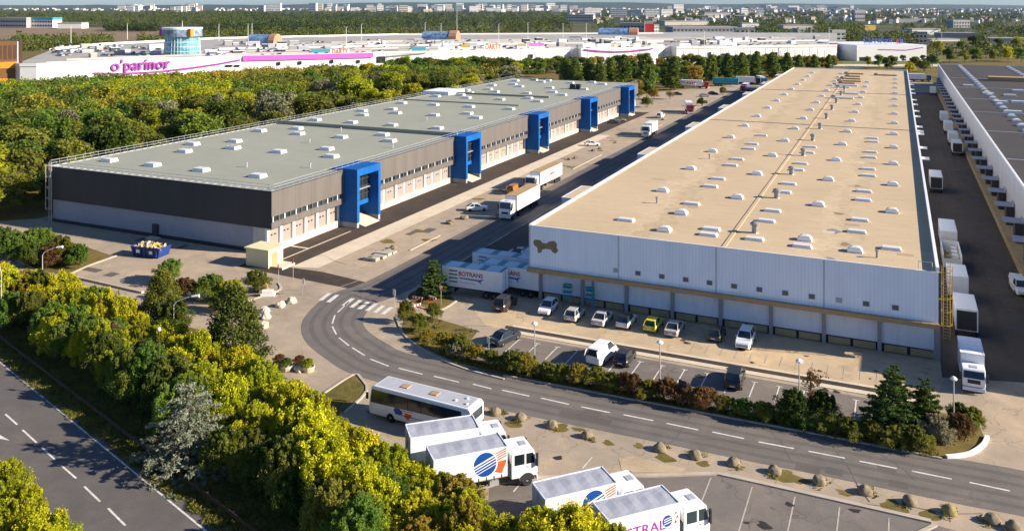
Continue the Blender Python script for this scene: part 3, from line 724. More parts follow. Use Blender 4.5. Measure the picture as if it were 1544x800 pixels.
for (x, y, w) in [(27.5, 228, 5), (27.8, 236, 9), (28, 246, 6), (28.3, 256, 9), (28.2, 268, 8), (28.6, 281, 6), (28.4, 296, 8), (41, 293, 9), (31, 205, 6), (29.5, 189, 7)]:
    b = MB(); b.box(-w / 2, -.9, 0, w / 2, .9, .55, M['dome'] if y < 240 else M['ochre']); b.box(-w / 2 + .3, -.7, .55, -w / 2 + 1.6, .7, 1.0, M['vent']); b.build('duct_unit', tw, (x - 25, y - 162, 10), bev=.05)
b = MB()
for (x, y, r, mm) in [(39.7, 47.3, .5, 'red'), (38.1, 25.7, .7, 'purple'), (38.1, 15.1, .9, 'chassis'), (39.8, 9.3, .6, 'red'), (38.6, 1.9, .5, 'vent')]:
    b.face([(x + r * (1 + .3 * math.sin(3 * t + x)) * math.cos(t), y + r * 1.3 * (1 + .3 * math.cos(2 * t + y)) * math.sin(t), 10.006) for t in [i * PI / 7 for i in range(14)]], M['stainbrown'] if mm in ('red', 'purple') else M['vent'])
sub(b, 'roof_stain', tw)
b = MB()
for x, y, w_, d_ in [(rnd.uniform(2, 24), rnd.uniform(6, 250), rnd.uniform(.8, 3), rnd.uniform(.6, 1.6)) for i in range(26)] + [(rnd.uniform(28, 46), rnd.uniform(6, 250), rnd.uniform(.8, 3.4), rnd.uniform(.6, 1.6)) for i in range(26)]:
    z_ = 10.004 + rnd.random() * .004; sub(MB().face([(x, y, z_), (x + w_, y, z_), (x + w_, y + d_, z_), (x, y + d_, z_)], M['patchdark'] if rnd.random() < .55 else M['patchlight']), 'roof_patch', tw)
b = MB()
for xx in (50.5, 51.2): b.tube((xx, 1.5, 2.5), (xx, 1.5, 11.1), .04, .04, M['yellow'], 6)
for i in range(24): b.tube((50.5, 1.5, 2.7 + i * .35), (51.2, 1.5, 2.7 + i * .35), .03, .03, M['yellow'], 5)
for i in range(5):
    z = 4.4 + i * 1.5; b.path([(50.4, 1.5, z), (50.3, .9, z), (50.85, .6, z), (51.4, .9, z), (51.3, 1.5, z)], .03, M['yellow'], 5)
for xx, yy in ((50.3, .9), (50.85, .6), (51.4, .9)): b.tube((xx, yy, 4.4), (xx, yy, 11), .035, .035, M['yellow'], 5)
for z in (4, 7, 10): b.tube((50.05, 1.55, z), (50.5, 1.5, z), .05, .05, M['yellow'], 5); b.tube((50.05, 1.7, z), (51.2, 1.5, z), .05, .05, M['yellow'], 5)
sub(b, 'ladder', tw)
b = MB(); b.path([(48.0, 1.6, 10), (48.0, 1.6, 11)], .04, M['metal']); b.path([(49.4, 1.6, 10), (49.4, 1.6, 11)], .04, M['metal']); b.path([(48, 1.6, 11), (49.4, 1.6, 11)], .04, M['metal']); sub(b, 'guard_rail', tw)
aw = None
for (zx, zy) in [(130, 180), (160, 225), (170, 285), (185, 330), (190, 410), (190, 465), (205, 545), (215, 610), (240, 735), (250, 790)]:
    y = site(1360 + zx / 8, 100 + zy / 8, 4.2)[1]
    b = MB(); b.box(-.0, -1.6, 0, 2.6, 1.6, .22, M['white']); b.box(0, -1.6, .22, .12, 1.6, .5, M['white']); b.build('awning', tw, (50.02 - 25, y - 162, 4.2), bev=.02)
for (zx, zy) in [(945, 10), (960, 90), (950, 150)]:
    y = site(1144 + zx / 3.81, 200 + zy / 3.81, 4.2)[1]
    b = MB(); b.box(-.0, -1.6, 0, 2.6, 1.6, .22, M['white']); b.box(0, -1.6, .22, .12, 1.6, .5, M['white']); b.build('awning', tw, (50.02 - 25, y - 162, 4.2), bev=.02)
# ------------------------------------------------------------------ dark roofed warehouse
dw = empty('warehouse', (97, 190, 0), label='warehouse with dark felt roof and white wall across the truck yard', cat='warehouse')
b = MB(); b.face([(64.7, 382, 0), (64.7, 0, 0), (64.7, 0, 10.1), (64.7, 382, 10.1)], M['ribwhite_side']); b.face([(64.7, 0, 0), (130, 0, 0), (130, 0, 10.1), (64.7, 0, 10.1)], M['ribwhite'])
b.face([(130, 0, 0), (130, 382, 0), (130, 382, 10.1), (130, 0, 10.1)], M['ribwhite_side']); b.face([(130, 382, 0), (64.7, 382, 0), (64.7, 382, 10.1), (130, 382, 10.1)], M['ribwhite'])
sub(b, 'cladding', dw)
b = MB(); b.face([(64.7, 0, 10), (130, 0, 10), (130, 382, 10), (64.7, 382, 10)], M['roofdark'])
for y in (86, 127, 168, 206, 248, 293): b.box(65.4, y, 10, 129, y + .5, 10.06, M['metal'])
sub(b, 'roof', dw)
b = MB(); b.box(64.65, -.05, 10, 65.0, 382, 10.35, M['white']); sub(b, 'coping', dw)
b = MB(); b.box(62.4, 4, 0, 64.65, 376, 1.2, M['tanbrick']); sub(b, 'dock_platform', dw)
for i in range(34):
    y = 40 + 10.0 * i
    for x in (74, 95):
        if y > 372 or (x == 95 and y < 180): continue
        put_skylight('dome', x, y, 10, 2.0, 1.8, .75, dw, False)
for (u, v) in ((1460, 130), (1490, 142), (1510, 155), (1535, 138), (1523, 145), (1535, 155), (1500, 118), (1530, 170)):
    x, y = site(u, v, 10); put_skylight('flat', x, y, 10, 3.6, 2, .6, dw, True)
b = MB(); x, y = site(1520, 122, 10); b.box(x - 7, y - 3, 10, x + 7, y + 3, 11.6, M['ochre']); sub(b, 'plant_room', dw, bev=.1)
can = None
for i in range(26):
    y = 44 + i * 12.6
    if can is None:
        b = MB(); b.box(0, -1.7, 0, 2.8, 1.7, .2, M['tarp']); b.box(2.7, -1.7, .2, 2.82, 1.7, .55, M['tarp']); can = b.build('canopy', dw, (61.8 - 97, y - 190, 4.5))
        q = MB(); q.box(1.6, -1.4, -3.3, 2.84, 1.4, -.02, M['chassis']); q.build('dock_door', can)
    else: c = copy_tree(can, dw); c.location = (61.8 - 97, y - 190, 4.5)
# ------------------------------------------------------------------ shopping centre
def far3(u, v, z):
    x, y = site(u, v, z); return x, y
mc = empty('shopping_centre', site(560, 96) + (0,), label='long white shopping centre with curving purple stripe and rooftop car park', cat='shopping centre')
ZM = 11.5
fp = [(44, 94), (47, 93.2), (52, 92.8), (140, 93.2), (250, 88.4), (364, 84.9), (564, 80.1), (566, 79.3), (582, 78.8), (642, 77.8), (850, 73.4), (858, 71.8), (872, 71.8), (876, 73.6), (985, 71.6), (1002, 70.0), (1012, 70.0), (1020, 71.2), (1160, 69.3), (1262, 68.2)]
F = [site(u, v, ZM) for u, v in fp]
_a, _b = Vector(F[3]), Vector(F[4]); _d = (_a - _b).normalized()          # the facade runs straight on to its rounded left end
_t = 0.0
while _t < 120:
    _e = _a + _d * _t; _w = _e - Vector(CAM); _D = _w.x * -.4133 + _w.y * .9106
    if 772 + 1280 * (_w.x * .9106 + _w.y * .4133) / _D < 56: break
    _t += 1.0
_n = Vector((-_d.y, _d.x)); _n = _n if _n.dot(Vector(CAM) - _a) < 0 else -_n
F[0], F[1], F[2] = tuple(_e + _d * 7 + _n * 14), tuple(_e + _d * 6 + _n * 5), tuple(_e)
back = [far(1262, 880), far(1000, 900), far(600, 860), far(330, 760), far(150, 640), far(75, 560)]
b = MB(); poly = F + back
a = sum(poly[i][0] * poly[(i + 1) % len(poly)][1] - poly[(i + 1) % len(poly)][0] * poly[i][1] for i in range(len(poly)))
b.prism(poly, 0, ZM - 1.0, M['mall'], M['deck'])
sub(b, 'facade', mc)
b = MB(); b.ribbon(F, .6, ZM - 1.1, M['mall'], 1.5); b.ribbon(back, .6, ZM - 1.1, M['mall'], 1.5); sub(b, 'parapet', mc)
def on_facade(u, z=0, out=.4):
    """point on the facade line at the bearing u"""
    ox, oy = CAM
    dx, dy = c2l((u - 772) / FOC, 1.0); dx -= ox; dy -= oy
    for (ax, ay), (bx, by) in zip(F[2:-1], F[3:]):
        ex, ey = bx - ax, by - ay; den = dx * ey - dy * ex
        if abs(den) < 1e-9: continue
        t = ((ax - ox) * ey - (ay - oy) * ex) / den; s = ((ax - ox) * dy - (ay - oy) * dx) / den
        if -.001 <= s <= 1.001 and t > 0:
            nl = math.hypot(ex, ey); return ox + dx * t + out * ey / nl, oy + dy * t - out * ex / nl, math.atan2(ey, ex)
    return None
def zat(u, v, p): return 40 - (v - 9) / 1280 * dist(p[0], p[1])
def strip(uv, thick, m, name, parent, out=.45):
    s = MB(); P = []
    for u, v in uv:
        p = on_facade(u, 0, out)
        if p: P.append((p[0], p[1], zat(u, v, p)))
    for (x0, y0_, z0), (x1, y1_, z1) in zip(P[:-1], P[1:]):
        s.face([(x0, y0_, z0 - thick / 2), (x1, y1_, z1 - thick / 2), (x1, y1_, z1 + thick / 2), (x0, y0_, z0 + thick / 2)], m)
    return sub(s, name, parent)
strip([(u, v) for u, v in [(140, 110.5), (180, 111), (220, 109.5), (250, 107), (290, 102.5), (330, 96.5), (362, 90.5)]], .9, M['purple'], 'stripe', mc, .6)
strip([(880, 75), (900, 77.5), (925, 78.5), (950, 77.5), (975, 75), (984, 73.5)], .9, M['purple'], 'stripe', mc, .6)
strip([(366, 88.2), (420, 87), (480, 85.5), (530, 84.2), (562, 83.4)], 2.9, M['magenta'], 'magenta_band', mc, .8)
strip([(582, 85.5), (612, 83), (642, 80)], .7, M['vent'], 'stripe', mc, .6)
for u, v, ww, hh in [(345, 99.5, 4, 1.2), (357, 99.5, 3, 1.2), (574, 90, 6, 4), (616, 94, 2.5, 4), (800, 85, 3, 2.5), (900, 88, 3, 2), (1090, 84, 2.5, 3), (860, 88, 2, 2), (1170, 82, 2, 3), (1070, 82, 2, 3), (420, 96, 2, 2), (452, 95, 2, 2), (540, 93, 2, 2), (500, 93, 2, 2)]:
    p = on_facade(u, 0, .5); z = zat(u, v, p); c_, s_ = math.cos(p[2]), math.sin(p[2])
    w = MB(); w.face([(p[0] - c_ * ww / 2, p[1] - s_ * ww / 2, z - hh / 2), (p[0] + c_ * ww / 2, p[1] + s_ * ww / 2, z - hh / 2), (p[0] + c_ * ww / 2, p[1] + s_ * ww / 2, z + hh / 2), (p[0] - c_ * ww / 2, p[1] - s_ * ww / 2, z + hh / 2)], M['glass']); sub(w, 'window', mc)
for i in range(60):
    u = 585 + i * 11.2; p = on_facade(u, 0, .55)
    if p: sub(MB().tube((p[0], p[1], .5), (p[0], p[1], 10.5 - (i % 3)), .1, .1, M['vent'], 4), 'downpipe', mc)
p0, p1 = on_facade(168, 0, .9), on_facade(258, 0, .9)
mid = on_facade(212, 0, .9)
tx = text('sign_lettering', "o\u2019parinor", 8.2, M['purple'], mc, (mid[0] - mc.location.x, mid[1] - mc.location.y, zat(212, 98, mid)), (PI / 2, 0, math.atan2(p1[1] - p0[1], p1[0] - p0[0])), .3, 1.0, 1.0, .12)
wd = tx.dimensions.x; tx.scale = (math.hypot(p1[0] - p0[0], p1[1] - p0[1]) / max(wd, .1), 1, 1)
def vault(u0, u1, vt, vb, label_m, z0=ZM - 1):
    u = (u0 + u1) / 2; Y = FOC * (40 - z0) / (vb - HOR); W_ = (u1 - u0) / FOC * Y; H_ = (vb - vt) / FOC * Y
    x, y = far(u, Y); v = empty('glass_vault', (x - mc.location.x, y - mc.location.y, z0), .2); v.parent = mc
    s = MB(); r = []
    for k in range(9): t = PI * k / 8; r.append((math.cos(t) * 7, math.sin(t) * H_))
    s.mesh([(-W_ * .5, yy, z) for yy, z in r] + [(W_ * .28, yy, z) for yy, z in r], [(k, k + 9, k + 10, k + 1) for k in range(8)], M['vaultglass'])
    s.build('glazing', v)
    s = MB(); r2 = [(yy * 1.05, z * 1.08) for yy, z in r]
    s.mesh([(W_ * .28, yy, z) for yy, z in r2] + [(W_ * .5, yy, z) for yy, z in r2], [(k, k + 9, k + 10, k + 1) for k in range(8)] + [tuple(range(9)), tuple(range(17, 8, -1))], label_m); s.build('gable', v)
M['vaultglass'] = glass('blue_vault_glass', (.16, .25, .38), .12)
M['brick'] = mat('orange_brick', (.4, .22, .13), .85, .15, .3)
M['bronze'] = mat('bronze_cladding', (.17, .08, .03), .5, .2, .3)
M['amber'] = mat('amber_panel', (.6, .24, .02), .5, .1, .3)
vault(376, 421, 52, 66, M['brick']); vault(638, 692, 47, 60, M['brick']); vault(903, 962, 42.5, 52.5, M['brick'])
# glass rotunda
x, y = site(275, 83, ZM - 1); D = dist(x, y); R = 25.5 / FOC * D
rt = empty('rotunda', (x, y + 0, ZM - 1), label='round teal glass tower rising from the white shopping centre roof', cat='tower')
M['tealglass'] = glass('teal_glass', (.07, .28, .36), .15); M['paleglass'] = glass('pale_band_glass', (.2, .26, .33), .2)
n = 36; H_ = 28 / FOC * D
s = MB(); s.lathe([(R * 1.03, 0), (R * 1.0, H_ * .35), (R * .95, H_), ], M['tealglass'], n); s.build('glazing', rt)
s = MB()
for k in range(n):
    t = 2 * PI * k / n; c_, s_ = math.cos(t), math.sin(t); s.tube((R * 1.04 * c_, R * 1.04 * s_, 0), (R * .965 * c_, R * .965 * s_, H_), .09, .09, M['white'], 4)
for z in (.2, .45, .7): s.lathe([(R * (1.045 - .075 * z), H_ * z), (R * (1.05 - .075 * z), H_ * z + .3)], M['white'], n)
s.build('mullion', rt)
s = MB(); h2 = 13.5 / FOC * D; s.lathe([(R * 1.02, H_), (R * 1.12, H_ + .1), (R * 1.12, H_ + h2 * .8), (R * 1.06, H_ + h2 * .8), (R * 1.06, H_ + .6)], M['paleglass'], n); s.build('crown_band', rt)
s = MB(); s.lathe([(R * 1.14, H_ + h2 * .8), (R * 1.14, H_ + h2)], M['white'], n); s.build('cornice', rt)
s = MB(); s.box(R * .92, -R * .55, H_ + .1, R * 1.2, -R * .3, H_ + h2 * .9, M['amber']); s.box(-R * 1.2, -R * .6, H_ + .1, -R * .85, -R * .2, H_ + h2 * .9, M['purple']); s.build('banner', rt)
s = MB(); s.tube((0, 0, H_), (0, 0, H_ + h2 + 4), .2, .1, M['white']); s.build('mast', rt)
# bronze and amber block at the left edge
x, y = site(14, 132); D = dist(x, y)
ob = empty('office_block', (x, y, 0), TH + .53, label='bronze and amber striped block beside the shopping centre end', cat='office block')
s = MB(); zt = 40 - (63 - 9) / 1280 * D; s.box(-16, 0, 0, 4.2, 12, zt, M['bronze']); s.build('body', ob)
s = MB()
for za, zb in ((.42, .56), (.02, .2)): s.box(-16.05, -.12, zt * za, 3.2, -.01, zt * zb, M['amber'])
s.build('amber_strip', ob)
for i in range(9): MB().box(-15 + i * 2.1, -.1, zt * .62, -13.6 + i * 2.1, -.01, zt * .92, M['rust']).build('window', ob)
s = MB(); s.box(4.22, -.2, 0, 5.6, 18, zt + .6, M['rust']); s.box(3.3, -.3, 0, 3.8, -.02, zt, M['panel']); s.build('corner_post', ob)
# big white store beyond the end of the tan roof
a_, b_ = Vector(site(1292, 68.5, ZM)), Vector(site(1397, 68.0, ZM))
hs = empty('hypermarket', ((a_.x + b_.x) / 2, (a_.y + b_.y) / 2, 0), math.atan2(b_.y - a_.y, b_.x - a_.x), label='low white hypermarket hall with blue roof lettering beyond the tan roof', cat='store')
L_ = (b_ - a_).length
s = MB(); s.box(-L_ / 2, 0, 0, L_ / 2, 60, ZM, M['mall']); s.build('wall', hs)
s = MB(); s.box(-L_ / 2 + .3, .3, ZM, L_ / 2 - .3, 59.7, ZM + .05, M['panel']); s.build('roof', hs)
s = MB(); s.side([(-L_ * .2, 8), (L_ * .2, 7.4), (L_ * .45, 9.4), (L_ * .45, 10), (L_ * .2, 8), (-L_ * .2, 8.6)], -.1, -.01, M['purple']); s.build('stripe', hs)
s = MB(); s.box(-L_ / 2 + 2, -.1, 0, -L_ / 2 + 9, -.01, 3, M['glass']); s.build('door', hs)
M['signblue'] = mat('sign_blue', (.02, .09, .4), .5, .1, 1)
cx_ = (1338 - 1344.5) / 105 * L_
t = text('roof_lettering', 'Carrefour', 6.0, M['signblue'], hs, (cx_ - 3, 8, ZM + 3.4), (PI / 2, 0, 0), .4, .95, 1.0, .05)
s = MB(); s.side([(cx_ + 11, ZM + 2.6), (cx_ + 13, ZM + 4.6), (cx_ + 13, ZM + .7)], 8, 8.6, M['red']); s.side([(cx_ + 17, ZM + 2.6), (cx_ + 14, ZM + 4.8), (cx_ + 14, ZM + .5)], 8, 8.6, M['signblue']); s.build('roof_emblem', hs)
s = MB(); s.box(cx_ - 13, 8.8, ZM + .4, cx_ + 17, 8.9, ZM + .6, M['metal'])
for i in range(8): s.box(cx_ - 13 + i * 4.2, 8.7, ZM, cx_ - 12.8 + i * 4.2, 9, ZM + 4, M['metal'])
s.build('sign_support', hs)
# ------------------------------------------------------------------ vehicles (built nose towards +x, wheels on z = 0)
_paints = {}
def paint(c, rough=.25):
    k = tuple(round(x, 3) for x in c)
    if k not in _paints: _paints[k] = mat('car_paint', c, rough, .05, .6, spec=.5, dirt=.05, coat=.4)
    return _paints[k]
M['lamp'] = mat('lamp_glass', (.75, .75, .72), .15, .05, 3, spec=.8)
M['tail'] = mat('tail_lamp', (.3, .01, .01), .2, .1, 3, spec=.8)
_wheel = {}
def wheel(parent, x, y, r, w):
    k = (r, w)
    if k not in _wheel:
        t = MB(); t.lathe([(r * .62, -w / 2), (r * .93, -w / 2), (r, -w * .36), (r, w * .36), (r * .93, w / 2), (r * .62, w / 2)], M['black'], 18)
        t.xform(Matrix.Rotation(PI / 2, 4, 'X'))
        q = MB(); q.lathe([(r * .18, -w * .52), (r * .3, -w * .4), (r * .6, -w * .42), (r * .62, -w * .5), (r * .64, -w * .5), (r * .64, w * .5), (r * .62, w * .5), (r * .6, w * .42), (r * .3, w * .4), (r * .18, w * .52)], M['rim'], 14)
        q.xform(Matrix.Rotation(PI / 2, 4, 'X'))
        _wheel[k] = (t.data('tyre'), q.data('rim'))
    o = link('wheel', _wheel[k][0], parent, (x, y, r)); link('rim', _wheel[k][1], o); return o

def loft(secs, m, mb=None, caps=True):
    """secs: list of closed rings (same count)"""
    mb = mb or MB(); n = len(secs[0]); vs = [p for s in secs for p in s]
    fs = []
    for j in range(len(secs) - 1):
        for k in range(n): fs.append((j * n + k, j * n + (k + 1) % n, (j + 1) * n + (k + 1) % n, (j + 1) * n + k))
    if caps: fs += [tuple(range(n - 1, -1, -1)), tuple(range((len(secs) - 1) * n, len(secs) * n))]
    return mb.mesh(vs, fs, m)
# side outlines: (x fraction, belt height, half width factor) for the body; cabin: windscreen foot, roof front, roof rear, rear foot
KINDS = {
 'hatch': dict(L=4.05, W=1.74, H=1.48, belt=.92, cab=(.70, .52, .12, .03), hood=.80),
 'saloon': dict(L=4.5, W=1.78, H=1.45, belt=.92, cab=(.70, .54, .28, .13), hood=.82),
 'suv': dict(L=4.5, W=1.86, H=1.72, belt=1.06, cab=(.72, .58, .1, .02), hood=.95),
 'van': dict(L=4.9, W=1.95, H=1.95, belt=1.2, cab=(.84, .68, .02, .005), hood=1.0),
}
def car(label, c, kind, x, y, rz, group=None, cat='car', name='car', z=0, glassy=True):
    k = KINDS[kind]; L, W, H, B = k['L'], k['W'], k['H'], k['belt']; r = empty(name, (x, y, z), rz, label, cat, group)
    pm = paint(c); hw = W / 2
    def ring(xf, zb, zt, w):
        X = (xf - .5) * L
        return [(X, -w * .94, zb), (X, w * .94, zb), (X, w, zb + .22), (X, w * .985, zt - .12), (X, w * .9, zt), (X, -w * .9, zt), (X, -w * .985, zt - .12), (X, -w, zb + .22)]
    h = k['hood']
    prof = [(0, .42, B - .22, .80), (.015, .3, B - .06, .9), (.06, .24, B, .97), (.2, .22, B, 1), (.5, .22, B, 1), (k['cab'][0], .22, B - .01, 1), (.84, .22, (B + h) / 2 - .02, .98), (.95, .24, h - .06, .92), (.985, .28, h - .18, .84), (1, .4, h - .32, .72)]
    o = loft([ring(a, zb, zt, w * hw) for a, zb, zt, w in prof], pm).build('body', r, bev=.025, smooth=False)
    a, b_, c_, d_ = [(q - .5) * L for q in k['cab']]
    def cr(X, w, zz): return [(X, -w, zz), (X, w, zz)]
    def frustum(e, z0, z1, shr):
        w0, w1 = hw * .9 * e, hw * .72 * e
        return [(d_, -w0, z0), (a, -w0, z0), (a, w0, z0), (d_, w0, z0), (c_, -w1, z1), (b_, -w1, z1), (b_, w1, z1), (c_, w1, z1)]
    F6 = [(3, 2, 1, 0), (4, 5, 6, 7), (0, 1, 5, 4), (1, 2, 6, 5), (2, 3, 7, 6), (3, 0, 4, 7)]
    g = MB(); g.mesh(frustum(1, B - .02, H - .05, 0), F6, M['glass']); g.build('window', r)
    s = MB(); w1 = hw * .73
    s.mesh([(c_ - .04, -w1, H - .09), (b_ + .05, -w1, H - .09), (b_ + .05, w1, H - .09), (c_ - .04, w1, H - .09), (c_ + .08, -w1 * .92, H), (b_ - .1, -w1 * .92, H), (b_ - .1, w1 * .92, H), (c_ + .08, w1 * .92, H)], F6, pm)
    for sy in (-1, 1):          # pillars
        w0 = hw * .905; wt = hw * .73
        for xb, xt, wd in ((a, b_, .07), ((a + d_) / 2 - .15, (b_ + c_) / 2 - .1, .09), (d_, c_, .16 if kind != 'van' else .5)):
            q = [(xb - wd * .9, sy * w0, B - .03), (xb + wd * .4, sy * w0, B - .03), (xt + wd * .4, sy * wt, H - .06), (xt - wd * .9, sy * wt, H - .06)]
            q2 = [(X, Y - sy * .06, Z) for X, Y, Z in q]
            s.mesh(q + q2, [(0, 1, 2, 3), (7, 6, 5, 4), (0, 4, 5, 1), (1, 5, 6, 2), (2, 6, 7, 3), (3, 7, 4, 0)], pm)
        if kind == 'van':
            q = [(d_ - .02, sy * (w0 + .004), B - .03), (-.1, sy * (w0 + .004), B - .03), (-.12, sy * (wt + .008), H - .08), (c_, sy * (wt + .008), H - .08)]
            s.face(q if sy < 0 else q[::-1], pm)
    s.build('roof', r, bev=.02)
    for sx in (.19, .81):
        for sy in (-1, 1): wheel(r, (sx - .5) * L, sy * (hw - .1), .32 if kind in ('hatch', 'saloon') else .35, .2)
    for sy in (-1, 1):
        MB().box(.455 * L, sy * hw * .62 - .17, h - .3, .488 * L, sy * hw * .62 + .17, h - .16, M['lamp']).build('headlight', r, bev=.03)
        MB().box(-.495 * L, sy * hw * .72 - .1, B - .32, -.48 * L, sy * hw * .72 + .1, B - .08, M['tail']).build('tail_light', r, bev=.02)
        MB().box(a - .32, sy * hw * 1.0 - .08, B - .02, a - .16, sy * hw * 1.0 + .08, B + .12, pm).build('mirror', r, bev=.03)
    MB().box(.498 * L, -.26, .42, .503 * L, .26, .52, M['white']).build('number_plate', r)
    MB().box(-.505 * L, -.26, .52, -.5 * L, .26, .62, M['white']).build('number_plate', r)
    MB().box(.455 * L, -hw * .55, .3, .4985 * L, hw * .55, .42, M['chassis']).build('grille', r, bev=.02)
    return r

def cab(r, x0, L, W, zb, H, m, crew=True, roofhatch=True):
    """truck cab: nose at x0 + L"""
    x1 = x0 + L; w = W / 2
    out = [(x0, zb), (x1 - .05, zb), (x1, zb + .35), (x1 - .02, zb + (H - zb) * .46), (x1 - .32, H - .12), (x1 - .55, H), (x0 + .1, H), (x0, H - .15)]
    b = MB().side(out, -w, w, m); b.build('cab', r, bev=.09, seg=3)
    zc = zb + (H - zb) * .5; zt = H - .28
    q = MB(); xa = x1 - .02 - .3 * ((zc - (zb + (H - zb) * .46)) / ((H - .12) - (zb + (H - zb) * .46))); xb = x1 - .29
    q.mesh([(xa + .012, -w * .9, zc), (xa + .012, w * .9, zc), (xb + .012, w * .86, zt + .06), (xb + .012, -w * .86, zt + .06)], [(0, 1, 2, 3)], M['glass']); q.build('windscreen', r)
    for sy in (-1, 1):
        q = MB(); Y = sy * (w + .006)
        def pane(a, b_, c_, d_): q.face([(a, Y, zc - .02), (b_, Y, zc - .02), (c_, Y, zt), (d_, Y, zt)][::1 if sy < 0 else -1], M['glass'])
        pane(x1 - 1.02, x1 - .24, x1 - .4, x1 - 1.02)
        if crew: pane(x0 + .28, x1 - 1.18, x1 - 1.18, x0 + .28)
        q.build('window', r)
        MB().box(x1 - .2, sy * (w + .16) - .1, zc - .25, x1 - .02, sy * (w + .16) + .1, zt - .05, M['chassis']).build('mirror', r, bev=.03)
        MB().box(x1 - .04, sy * w * .72 - .2, zb + .1, x1 + .015, sy * w * .72 + .2, zb + .3, M['lamp']).build('headlight', r, bev=.02)
        q = MB(); q.box(x1 - 1.12, sy * (w + .004) - .004, zb + .05, x1 - 1.09, sy * (w + .004) + .004, zt + .05, M['tarp']); q.box(x1 - .2, sy * (w + .004) - .004, zb + .3, x1 - .17, sy * (w + .004) + .004, zc, M['tarp']); q.build('door_seam', r)
        MB().box(x1 - 1.0, sy * (w + .012) - .01, zc - .3, x1 - .85, sy * (w + .012) + .01, zc - .24, M['chassis']).build('handle', r)
    MB().box(x1 - .12, -w, zb - .4, x1 + .06, w, zb - .02, M['panel']).build('bumper', r, bev=.05)
    q = MB(); q.box(xa + .015, -.5, zc - .05, xa + .03, -.46, zc + .5, M['chassis']); q.box(xa + .015, .3, zc - .05, xa + .03, .34, zc + .5, M['chassis']); q.build('wiper', r)
    MB().box(x1 + .055, -.26, zb - .3, x1 + .065, .26, zb - .19, M['kiosk']).build('number_plate', r)
    MB().box(x1 - .0, -w * .55, zb + .36, x1 + .02, w * .55, zb + .75, M['chassis']).build('grille', r)
    if roofhatch: MB().box(x1 - 1.25, -.36, H, x1 - .65, .36, H + .05, M['tarp']).build('roof_hatch', r, bev=.02)
def lorry(label, x, y, rz, boxL=6.3, W=2.45, zt=3.65, cabL=2.35, cabc=None, boxm=None, roofm=None, group=None, wheels=True, name='truck', cat='truck', cabH=3.0, gap=.35, zb=1.15, bars=False):
    r = empty(name, (x, y, 0), rz, label, cat, group); cm = cabc or M['whiteclean']; tot = boxL + gap + cabL
    xr = -tot / 2; xb = xr + boxL; w = W / 2
    MB().box(xr, -w, zb, xb, w, zt - .06, boxm or M['whiteclean']).build('cargo_box', r, bev=.03)
    b = MB(); 
    rm = roofm or M['tarp']; n = 9
    vs = []; fs = []
    for i in range(n + 1):
        X = xr + .04 + (boxL - .08) * i / n
        for Y, dz in ((-w + .04, 0), (-w * .5, .035 - .03 * (i % 2)), (0, .06 - .05 * (i % 2)), (w * .5, .035 - .03 * (i % 2)), (w - .04, 0)): vs.append((X, Y, zt - .04 + dz))
    for i in range(n):
        for j in range(4): fs.append((i * 5 + j, (i + 1) * 5 + j, (i + 1) * 5 + j + 1, i * 5 + j + 1))
    b.mesh(vs, fs, rm); b.build('roof', r)
    fr = MB()
    for sy in (-1, 1): fr.box(xr, sy * w - .04, zt - .1, xb, sy * w + .04, zt + .01, M['panel'])
    fr.box(xb - .06, -w, zt - .1, xb + .02, w, zt + .03, M['panel']); fr.box(xr - .02, -w, zt - .1, xr + .06, w, zt + .01, M['panel']); fr.build('roof_frame', r)
    c_ = MB(); c_.box(xr + .1, -.45, .62, xr + tot - .3, .45, zb - .02, M['chassis'])
    for sy in (-1, 1): c_.box(xr + 2.3, sy * w * .94 - .03, .5, xb - 1.2, sy * w * .94 + .03, .62, M['metal']); c_.box(xb - 1.5, sy * w * .7 - .25, .5, xb - .7, sy * w * .7 + .25, 1.0, M['metal']); c_.box(xr + 2.6, sy * w * .72 - .2, .62, xr + 3.6, sy * w * .72 + .2, 1.05, M['chassis'])
    c_.box(xb, -w * .9, zb - .1, xb + gap, w * .9, zb + .9, M['chassis']); c_.build('chassis', r)
    dd = MB(); dd.box(xr - .03, -w * .94, zb + .05, xr - .004, w * .94, zt - .15, M['tarp']); dd.box(xr - .05, -.02, zb + .05, xr - .03, .02, zt - .15, M['chassis']); dd.build('rear_door', r)
    for sy in (-1, 1): MB().box(xr - .04, sy * w * .8 - .18, .75, xr + .05, sy * w * .8 + .18, .9, M['tail']).build('tail_light', r)
    q = MB()
    for sy in (-1, 1):
        for i in range(1, 6): X = xr + boxL * i / 6; q.box(X - .008, sy * w - .004, zb + .1, X + .008, sy * w + .004, zt - .12, M['panel'])
        q.box(xr + .02, sy * w - .012, zb + .02, xb - .02, sy * w + .012, zb + .1, M['metal'])
    q.build('side_trim', r)
    for X in (xr + 1.5, xb + gap + cabL - .95):
        for sy in (-1, 1): MB().side([(X + .66 * math.cos(t), .5 + .62 * math.sin(t)) for t in [PI * k / 10 for k in range(11)]], sy * (w - .02) - .02, sy * (w - .02) + .025, M['chassis']).build('mudguard', r)
    if bars:
        q = MB()
        for i in range(9):
            X = xr + .5 + i * (boxL - 1) / 8
            q.box(X - .03, -w - .03, zb - .12, X + .03, -w - .003, zb + .3, M['chassis'])
        q.build('curtain_strap', r)
    cab(r, xb + gap, cabL, W * .97, .75, cabH, cm)
    for X in (xr + 1.5, xb + gap + cabL - .95):
        for sy in (-1, 1): wheel(r, X, sy * (w - .16), .48, .3)
    r['_box'] = (xr, xb, w, zb, zt); return r
